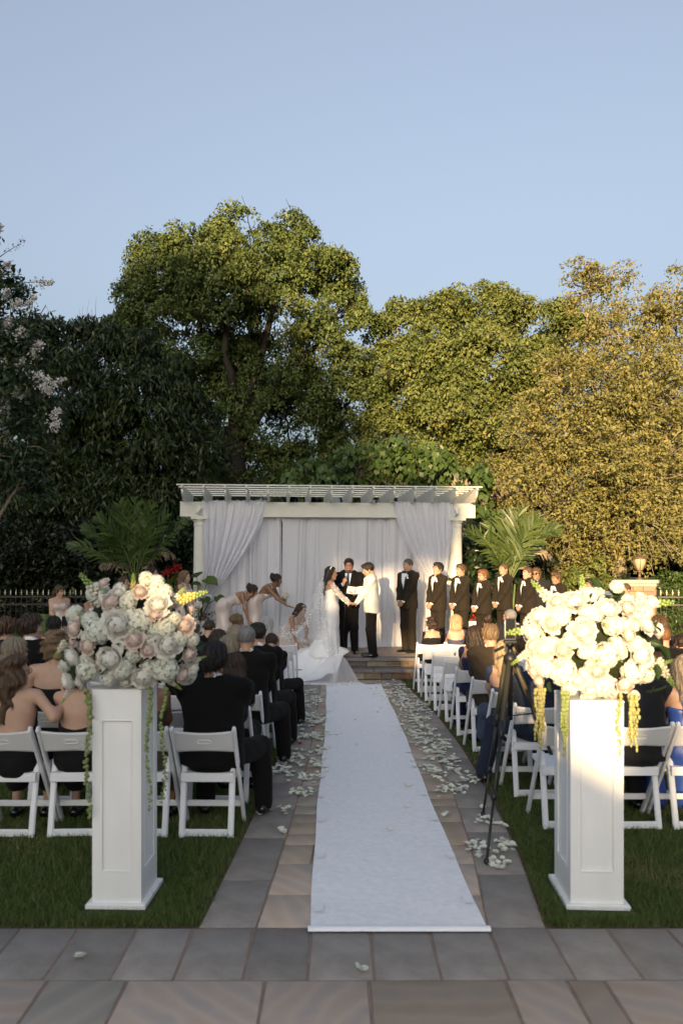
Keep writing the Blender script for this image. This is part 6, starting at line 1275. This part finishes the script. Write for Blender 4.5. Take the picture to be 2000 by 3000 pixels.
# ---------------------------------------------------------------- flowers
rose_w = mat('rose_ivory', (.86, .85, .80), .6, vscale=4, col2=(.84, .82, .74), trans=.35, spec=.2); rose_p = mat('rose_blush', (.85, .70, .62), .6, vscale=4, col2=(.86, .77, .70), trans=.4, spec=.2); hyd_m = mat('hydrangea_white', (.86, .87, .81), .65, vscale=6, col2=(.80, .82, .72), trans=.35, spec=.2)
snap_m = mat('snapdragon', (.78, .74, .62), .6, trans=.25); snap_y = mat('snapdragon_yellow', (.72, .62, .22), .6, trans=.25); bud_g = mat('bud_green', (.30, .42, .12), .6, trans=.2); leaf_g = mat('florist_leaf', (.035, .07, .02), .45, var=.3, vscale=3, trans=.2); amar = mat('amaranth', (.27, .33, .12), .8, var=.3, vscale=40, bump=.8, bscale=70); amar_y = mat('amaranth_gold', (.42, .40, .16), .8, var=.3, vscale=40, bump=.8, bscale=70)
def rose_mesh(m, seed, openn=1.):
    'a full garden rose: furled heart, overlapping cupped petals, loose reflexed rim; radius about 1, looks along +z'
    rng = np.random.default_rng(seed); mb = MB()
    n = 34; ga = 2.39996
    for i in range(n):
        s = (i + .6) / n; a = i * ga + rng.uniform(-.2, .2); r = .10 + .82 * s ** .85; top = R(84 - 84 * s ** 1.1 + rng.uniform(-8, 8)); curl = max(0, s - .45) / .55 * openn; hw = .95 - .38 * s; bot = R(-30 - 35 * s); rows = []
        zc = .30 * (1 - s) ** 1.5
        for t in np.linspace(0, 1, 6):
            row = []
            for u in np.linspace(-1, 1, 6):
                wv = (.45 + .55 * math.sin(math.pi * min(1, .12 + .62 * t))) * (1 - .25 * max(0, t - .75) / .25 * abs(u)); ang = a + u * hw * wv + (.35 - .3 * s) * t; lip = max(0, t - .55) / .45
                ph = bot + (top - bot) * t * (1 - .13 * u * u * t); rad = r * (1 + .26 * curl * lip ** 1.5 + (.07 * math.sin(u * 4.2 + i * 1.7) + .03 * math.sin(u * 9 + i)) * lip + .05 * u * (1 - s))
                row.append((rad * math.cos(ph) * math.cos(ang), rad * math.cos(ph) * math.sin(ang), .72 * rad * math.sin(ph) + zc - .20 * curl * lip ** 1.4 + .03 * math.sin(u * 5 + i * 2.1) * lip))
            rows.append(row)
        mb.grid(np.array(rows))
    return mb.mesh(m, True)
ROSES = {(c, s): rose_mesh(m, s * 7 + 1, o) for c, m in (('w', rose_w), ('p', rose_p)) for s, o in ((0, 1.), (1, .6), (2, 1.3))}
hyd_core = mat('hydrangea_core', (.42, .46, .30), .8, trans=.2)
def hyd_mesh(m, seed):
    rng = np.random.default_rng(seed); D_ = unit(210, rng); D_ = D_[D_[:, 2] > -.45]; mb = MB()
    for dvec in D_:
        c = dvec * .84 * rng.uniform(.9, 1.08); s = nrm(np.cross(dvec, rng.normal(size=3))); t = np.cross(dvec, s); r = .20
        for k in range(4):
            a = k * math.pi / 2; e1 = s * math.cos(a) + t * math.sin(a); e2 = -s * math.sin(a) + t * math.cos(a)
            mb.add([c, c + e1 * r * .6 - e2 * r * .52 + dvec * .05, c + e1 * r * 1.05 + dvec * .01, c + e1 * r * .6 + e2 * r * .52 + dvec * .05], [(0, 1, 2, 3)])
    mb.cur = 1; mb.ball((0, 0, -.05), .76, 10, 7); return mb.mesh([m, hyd_core], False)
HYD = [hyd_mesh(hyd_m, s) for s in (1, 2)]
def snap_mesh(m, seed, n=38):
    'spike of unit length along +z: open florets below, green buds at the tip'
    rng = np.random.default_rng(seed); mb = MB(); mb.cur = 1; mb.tube([(0, 0, -.25), (.01, 0, .4), (0, 0, 1)], [.018, .015, .006], 5)
    for i in range(n):
        t = i / n; z = t * 1.0; s = (1 - t) ** .7; a = i * 2.4; r = .03 + .075 * s; c = V(math.cos(a) * r, math.sin(a) * r, z); mb.cur = 0 if t < .58 else 1; q = .020 + .062 * s
        mb.ball(c, (q, q, q * .85), 7, 5)
        if t < .5:
            for b in (-.6, .6): mb.ball(c + V(math.cos(a + b), math.sin(a + b), -.25) * q * 1.0, (q * .62, q * .62, q * .5), 6, 4)
    return mb.mesh([m, bud_g], True)
SNAP = {'w': snap_mesh(snap_m, 1), 'y': snap_mesh(snap_y, 2)}
def leaf_mesh():
    rows = [[(u * .28 * math.sin(math.pi * min(1, t * .9 + .06)), t, .12 * abs(u) - .25 * t * t) for u in (-1, -.5, 0, .5, 1)] for t in np.linspace(0, 1, 7)]; mb = MB(); mb.grid(np.array(rows)); return mb.mesh(leaf_g, True)
LEAF = leaf_mesh()
def aim(z, roll=0.): z = nrm(z); x = nrm(np.cross(V(.1, .2, 1), z) if abs(z[2]) < .95 else V(1, 0, 0)); y = np.cross(z, x); Rm = np.stack([x, y, z], 1); return Rm @ rotz(roll)
def strand(e, p0, length, r, m, tassel, seed):
    rng = np.random.default_rng(seed); mb = MB(); n = int(length / .010)
    if not tassel:
        for i in range(n):
            t = i / n; c = p0 + V(.010 * math.sin(t * 9 + seed), .006 * math.cos(t * 7), -t * length); q = r * .85 * (1.15 - .5 * t) * rng.uniform(.7, 1.2)
            mb.ball(c + rng.normal(size=3) * .005, (q, q, q * .9), 5, 4)
    else:
        for j in range(9):
            a = rng.uniform(0, 6.28); rr = r * rng.uniform(.1, .8); ln = length * rng.uniform(.6, 1.); c0 = p0 + V(math.cos(a) * rr, math.sin(a) * rr, 0)
            for i in range(int(ln / .022)):
                t = i * .022 / ln; mb.ball(c0 * 1 + V(.006 * math.sin(t * 8 + j), 0, -t * ln) + rng.normal(size=3) * .0025, (.011 * (1.1 - .5 * t), .011 * (1.1 - .5 * t), .014), 5, 4)
    return mb.build('amaranth_tassel', m, e, smooth=True)
def arrangement(cx, cy, cz, rx, rz_, ry, roses, hyds, snaps, strands_, sx, sy, sc, label, seed):
    e = empty('flower_arrangement', (cx, cy, cz), 0, label, 'flowers'); o = V(cx, cy, cz); rng = np.random.default_rng(seed)
    mb = MB(); mb.lathe([(.06, 0), (.11, .02), (.13, .12), (.12, .16), (.0, .14)], 16); mb.build('bowl', mat('bowl_white', (.7, .7, .7), .4), e, smooth=True)
    mc = W(sx + (roses and 0), sy, cy)
    def place(px, py, push=1.):
        q = W(px, py, cy); dx, dz = (q[0] - cx) / rx, (q[2] - (cz + rz_ * .82)) / rz_; r2 = min(.98, dx * dx + dz * dz); dep = ry * math.sqrt(1 - r2) * push; dd = cy - dep; q = W(px, py, dd); return q - o, nrm(V(dx * .9, -math.sqrt(1 - r2) * 1.0 - .12, dz * .9 + .22))
    for i, (X, Y, r, c) in enumerate(roses):
        q, n = place(sx + X / sc, sy + Y / sc); s = r / sc * cy / F * 1.02; Rm = aim(n + rng.normal(size=3) * .14, rng.uniform(0, 6)); link('rose', ROSES[(c, int(rng.integers(0, 3)))], e, mat4(Rm * s, q))
    for i, (X, Y, r) in enumerate(hyds):
        q, n = place(sx + X / sc, sy + Y / sc, .85); s = r / sc * cy / F * 1.02; link('hydrangea', HYD[i % 2], e, mat4(aim(n, rng.uniform(0, 6)) * s, q))
    for i, (X, Y, X2, Y2, c) in enumerate(snaps):
        a, _ = place(sx + X / sc, sy + Y / sc, .5); b = W(sx + X2 / sc, sy + Y2 / sc, cy + a[1] * 1.15) - o; L = np.linalg.norm(b - a); link('snapdragon', SNAP[c], e, mat4(aim(b - a, rng.uniform(0, 6)) * L, a))
    for i in range(34):
        a = rng.uniform(-math.pi * .98, -.02); h = math.sqrt(rng.random()) * .96; px_, pz_ = math.cos(a * 2) * h, math.sin(a * 2) * h; q, n = place(CX + (cx + px_ * rx * .9) * F / cy, CY - (cz + rz_ * .82 + pz_ * rz_ * .88 - H) * F / cy, .80)
        if i % 3 == 2: link('rose', ROSES[('wp'[i % 2], i % 3)], e, mat4(aim(n, i) * rng.uniform(.030, .042), q))
        else: link('hydrangea', HYD[i % 2], e, mat4(aim(n, i) * rng.uniform(.040, .055), q))
    # the back of the bunch
    for i in range(16):
        a = rng.uniform(.1, math.pi - .1); h = rng.uniform(.05, 1.5); q = V(math.cos(a) * rx * .8, math.sin(a) * ry * .9, rz_ * h); n = nrm(V(math.cos(a), math.sin(a), .5 * (h - .5))); s = rng.uniform(.045, .06)
        if i % 3: link('rose', ROSES[('wwp'[i % 3], i % 3)], e, mat4(aim(n, i) * s, q))
        else: link('hydrangea', HYD[i % 2], e, mat4(aim(n, i) * s * 1.3, q))
    for i in range(30):
        n = unit(1, rng)[0]; n[1] = -abs(n[1]) if i < 34 else abs(n[1]); q = V(0, 0, rz_ * .75) + n * V(rx, ry, rz_ * .95) * rng.uniform(.72, .92); link('leaf', LEAF, e, mat4(aim(nrm(n + rng.normal(size=3) * .9), rng.uniform(0, 6)) * rng.uniform(.06, .11), q))
    mb = MB(); mb.ball((0, 0, rz_ * .8), (rx * .62, ry * .6, rz_ * .68), 14, 10); mb.build('foam_core', mat('moss', (.02, .028, .012), .95, var=.4, vscale=20, bump=1, bscale=30), e, smooth=True)
    for i, (X, Y, Y2, r, m, ts) in enumerate(strands_):
        q = W(sx + X / sc, sy + Y / sc, cy - .22) - o; strand(e, q, (Y2 - Y) / sc * (cy - .22) / F, r, m, ts, seed + i)
    return e
S_ = 2.851
LR = [(555, 515, 128, 'w'), (895, 340, 100, 'w'), (490, 810, 118, 'w'), (778, 955, 108, 'w'), (985, 680, 112, 'w'), (170, 790, 100, 'w'), (135, 990, 88, 'w'), (230, 985, 80, 'w'), (1190, 890, 75, 'w'), (560, 240, 60, 'w'), (495, 315, 88, 'p'), (185, 545, 82, 'p'), (300, 690, 82, 'p'), (690, 640, 84, 'p'), (808, 730, 66, 'p'), (1125, 520, 82, 'p'), (1165, 760, 72, 'p'), (1100, 930, 82, 'p'), (410, 1085, 86, 'p'), (745, 235, 66, 'p'), (870, 430, 60, 'p')]
LH = [(740, 500, 108), (400, 570, 112), (310, 890, 100), (590, 885, 90), (950, 880, 118), (950, 545, 88), (640, 330, 80), (330, 480, 80), (1060, 640, 80), (480, 950, 80), (120, 850, 60), (860, 560, 60)]
LS = [(440, 330, 238, 80, 'w'), (690, 260, 690, 80, 'y'), (790, 230, 850, 95, 'w'), (1000, 340, 1120, 200, 'w'), (1060, 310, 1310, 235, 'y'), (120, 660, 20, 800, 'w'), (1180, 820, 1300, 775, 'w'), (960, 960, 1090, 1055, 'w'), (160, 1060, 85, 1175, 'w'), (660, 380, 680, 300, 'w'), (300, 470, 210, 420, 'w'), (760, 800, 740, 870, 'w')]
LT = [(310, 1060, 2150, .016, amar, False), (812, 1040, 2090, .013, amar, False), (935, 1030, 2020, .012, amar, False)]
arrangement(PLX + .03, PLY, 1.20, .42, .38, .30, LR, LH, LS, LT, 150, 1650, S_, 'large round bouquet of ivory and blush roses on the left pedestal', 301)
RR = [(725, 560, 112, 'w'), (655, 310, 100, 'w'), (940, 370, 108, 'w'), (1225, 765, 120, 'w'), (395, 720, 100, 'w'), (1270, 515, 82, 'w'), (350, 430, 84, 'w'), (690, 985, 76, 'w'), (790, 1070, 56, 'w'), (760, 640, 70, 'w'), (510, 320, 76, 'p'), (470, 500, 82, 'p'), (560, 720, 86, 'p'), (315, 900, 70, 'p'), (855, 905, 82, 'p'), (1120, 600, 78, 'p'), (1090, 1015, 88, 'p'), (1110, 370, 82, 'p'), (360, 985, 66, 'p'), (300, 690, 56, 'p'), (1180, 430, 60, 'w')]
RH = [(560, 905, 122), (1150, 900, 108), (915, 770, 112), (890, 1020, 100), (980, 520, 92), (540, 440, 92), (1080, 530, 80), (830, 420, 80), (735, 750, 52), (420, 880, 80), (1260, 930, 70), (620, 1040, 70), (1150, 1110, 56), (640, 640, 80)]
RS_ = [(480, 330, 295, 140, 'w'), (745, 350, 698, 95, 'w'), (400, 540, 80, 585, 'w'), (1170, 350, 1500, 325, 'w'), (1200, 400, 1390, 300, 'w'), (1280, 880, 1480, 810, 'w'), (1350, 820, 1500, 1040, 'w'), (280, 740, 130, 850, 'w'), (860, 330, 900, 260, 'w'), (1010, 720, 1060, 830, 'w')]
RT = [(372, 1060, 1565, .035, amar_y, True), (580, 1090, 1690, .022, amar, True), (1030, 1100, 1660, .014, amar_y, False), (1155, 1120, 1645, .028, amar_y, True)]
arrangement(PRX + .07, PRY, 1.14, .46, .40, .32, RR, RH, RS_, RT, 1450, 1650, S_, 'large round bouquet of sunlit ivory and blush roses on the right pedestal', 401)
for (c, lb) in BOUQ:
    e = empty('bouquet', c, 0, lb, 'bouquet'); rng = np.random.default_rng(int(abs(c[0] * 100)))
    for n in [V(0, 0, 1), *[V(math.cos(a), math.sin(a), .55) for a in np.linspace(0, 5.2, 6)], *[V(math.cos(a), math.sin(a), -.1) for a in np.linspace(.5, 5.7, 6)]]: link('rose', ROSES[('w', int(rng.integers(0, 3)))], e, mat4(aim(n, rng.uniform(0, 6)) * .048, nrm(n) * .062))
    mb = MB(); mb.tube([(0, 0, .02), (0, 0, -.16)], [.022, .014], 8); mb.build('stems', bud_g, e, smooth=True)
# ---------------------------------------------------------------- rose petals
pet_m = mat('petal', (.74, .75, .68), .7, vscale=9, col2=(.68, .70, .60), trans=.2, spec=.2, objvar=.06)
def petal_mesh(seed):
    rng = np.random.default_rng(seed); a, b, c = rng.uniform(.1, .45), rng.uniform(-.3, .3), rng.uniform(.1, .4); rows = []
    for t in np.linspace(0, 1, 5):
        w = math.sin(math.pi * (t * .78 + .16)) ** .6; rows.append([(u * w * .5, t - .5, a * u * u * w + c * (t - .4) ** 2 * 1.6 + b * u * t * .3 + .02) for u in (-1, -.5, 0, .5, 1)])
    mb = MB(); mb.grid(np.array(rows)); return mb.mesh(pet_m, True)
PET = [petal_mesh(i) for i in range(8)]
rng = np.random.default_rng(19); pts = []
def cluster(px, py, n, sx, sy):
    for _ in range(int(n * (2.3 if px < 1000 else 1.8))):
        x = px + rng.normal() * sx * 1.5; y = py + rng.normal() * sy * 1.5; dd = DG(min(max(y, 1996), 2740)); pts.append((XX(x, dd), dd))
for a in [(905, 2030, 8, 18, 4), (895, 2050, 10, 22, 5), (880, 2062, 12, 12, 5), (925, 2050, 6, 10, 6), (890, 2095, 10, 14, 4), (925, 2107, 18, 14, 6), (885, 2120, 10, 14, 5), (910, 2160, 16, 22, 3), (870, 2165, 6, 10, 4), (850, 2200, 6, 14, 6), (880, 2220, 6, 10, 3), (935, 2203, 8, 10, 4), (850, 2235, 9, 14, 6), (825, 2265, 8, 12, 4), (895, 2280, 12, 18, 5), (890, 2325, 12, 14, 5), (820, 2242, 4, 10, 5), (770, 2375, 8, 10, 6), (835, 2375, 3, 8, 4), (825, 2440, 2, 3, 3), (930, 2240, 6, 5, 8), (750, 2390, 4, 8, 5)]: cluster(*a)
for a in [(1150, 2008, 16, 22, 5), (1165, 2030, 26, 22, 8), (1180, 2050, 34, 22, 8), (1195, 2068, 28, 20, 7), (1215, 2085, 12, 16, 6), (1205, 2105, 14, 18, 5), (1235, 2125, 14, 18, 6), (1200, 2140, 8, 14, 5), (1230, 2150, 14, 20, 5), (1235, 2170, 12, 16, 6), (1275, 2090, 6, 14, 5), (1290, 2180, 10, 18, 6), (1270, 2205, 12, 18, 5), (1300, 2190, 10, 10, 6), (1300, 2225, 8, 14, 5), (1245, 2255, 8, 12, 5), (1275, 2260, 5, 10, 5), (1320, 2235, 6, 12, 5), (1335, 2260, 5, 8, 6), (1280, 2272, 6, 10, 4), (1315, 2310, 12, 20, 8), (1380, 2285, 10, 14, 6), (1340, 2320, 6, 12, 5), (1290, 2330, 3, 6, 4), (1420, 2395, 8, 10, 8), (1440, 2415, 4, 8, 6), (1310, 2390, 2, 4, 3), (1400, 2480, 5, 16, 8), (1480, 2478, 10, 16, 8), (1465, 2530, 8, 14, 6), (1390, 2498, 3, 8, 5), (1490, 2480, 4, 10, 6), (1550, 2460, 2, 4, 3), (1475, 2415, 2, 4, 4), (1385, 2232, 2, 3, 3)]: cluster(*a)
OTH = [(1067, 2845), (1052, 2842), (225, 2812), (237, 2808)]
pts += [(XX(a, DG(b)), DG(b)) for a, b in OTH]
runp = [(XX(a, DG(b)), DG(b)) for a, b in [(978, 2062), (985, 2030), (1040, 2112), (1045, 2188), (1058, 2143), (1122, 2145), (1150, 2160), (1105, 2090), (1115, 2078), (1095, 2038), (1205, 2235), (1215, 2250), (1190, 2302), (1195, 2308), (1190, 2370), (1140, 2440), (950, 2230), (955, 2250), (948, 2128), (955, 2265), (1085, 2020), (1070, 2010)]]
grassp, pavp = [], []
for (x, y) in pts: (grassp if ((x < edge_l(y) or x > edge_r(y)) and y > 4.16) else (runp if RX0 < x < RX1 and RY0 < y < RY1 else pavp)).append((x, y))
print('petals', len(pavp), len(runp), len(grassp))
def put(P, z, label, grp):
    for (x, y) in P:
        o = link('rose_petal', PET[int(rng.integers(0, 8))]); s = rng.uniform(.032, .052); o.location = (x, y, z + rng.uniform(0, .006)); o.scale = (s, s, s); o.rotation_euler = (rng.uniform(-.25, .25), rng.uniform(-.25, .25), rng.uniform(0, 6.28)); tag(o, label, 'petal', grp)
put(runp[:50], .012, 'loose white rose petal lying on the white runner', 'petals on the runner')
put(grassp[:20], .03, 'loose white rose petal lying in the grass by the path edge', 'petals in the grass')
pavp.sort(key=lambda q: q[1]); nb = 230
put(pavp[:nb], .005, 'loose white rose petal lying on the stone path', 'petals on the path')
rest = pavp[nb:]
if rest:
    vs, qs, k = [], [], 0
    for (x, y) in rest:
        me = PET[int(rng.integers(0, 8))]; v = np.zeros(len(me.vertices) * 3, np.float32); me.vertices.foreach_get('co', v); v = v.reshape(-1, 3) * rng.uniform(.045, .066) @ rotz(rng.uniform(0, 6)).T + V(x, y, .006); q = np.array([list(f.vertices) for f in me.polygons]); vs.append(v); qs.append(q + k); k += len(v)
    tag(link('scattered_petals', mesh_from(np.concatenate(vs), np.concatenate(qs), mats=pet_m)), 'drifts of white rose petals near the steps', None, kind='stuff')
mb = MB(); rng = np.random.default_rng(4)
rp_ = link('red_petal', mesh_from(*leaves(np.array([[XX(875, DG(2180)), DG(2180), .012], [XX(880, DG(2181)), DG(2181), .012]]), np.array([[0, 0, 1.], [0, 0, 1.]]), .06, .6, rng, 0, .5), mats=red_m)); tag(rp_, 'single dark red petal on the left border of the path', 'petal')
# ---------------------------------------------------------------- grass blades (uncountable)
rng = np.random.default_rng(77)
gm = leafmat('grass_blade', (.065, .105, .026), (.145, .180, .050), (.27, .22, .11), trans=.3, rough=.5)
def inside(x, y):
    e0 = np.interp(y, [p[0] for p in LEDGE], [p[1] for p in LEDGE]); e1 = np.interp(y, [p[0] for p in REDGE], [p[1] for p in REDGE]); return (x > e0 + rng.uniform(-.040, .010, len(x))) & (x < e1 - rng.uniform(-.040, .010, len(x)))
def blades(n, y0, y1, hgt, wid):
    u = rng.uniform(0, 1, n); y = 1 / (1 / y0 + u * (1 / y1 - 1 / y0)); x = (rng.uniform(-1, 1, n)) * y * .56 + y * .005
    y = np.where(y < 4.22, y + rng.uniform(0, .05, n), y)
    k = ~inside(x, y) & ~((np.abs(x - PLX) < .19) & (np.abs(y - PLY + .02) < .25)) & ~((np.abs(x - PRX) < .20) & (np.abs(y - PRY + .02) < .28)); x, y = x[k], y[k]; n = len(x); a = rng.uniform(0, 6.283, n); h = hgt * rng.uniform(.5, 1.2, n); w = wid * (y / 5) ** .6; ln = rng.normal(size=(n, 2)) * h[:, None] * .45
    b = np.stack([x, y, np.full(n, -.014)], 1); s = np.stack([np.cos(a) * w, np.sin(a) * w, np.zeros(n)], 1); t = b + np.stack([ln[:, 0], ln[:, 1], h], 1)
    v = np.stack([b - s, b + s, t], 1).reshape(-1, 3)
    dry = (np.sin(x * 2.3 + 1) * np.sin(y * 1.9 + x) + .5 * np.sin(x * 5.1 + y * 3.3)) > .80
    return v, np.clip(rng.uniform(0, .75, n) + dry * rng.uniform(.1, .6, n) * (rng.random(n) < .7), 0, 1)
A = [blades(120000, 4.165, 7.5, .045, .0036), blades(60000, 7.5, 17.5, .045, .0045)]
v = np.concatenate([a[0] for a in A]); t = np.concatenate([a[1] for a in A])
tag(link('grass', mesh_from(v, None, np.arange(len(v)).reshape(-1, 3), mats=gm, smooth=False, tint=t)), 'short mown grass of the lawn', None, kind='stuff')
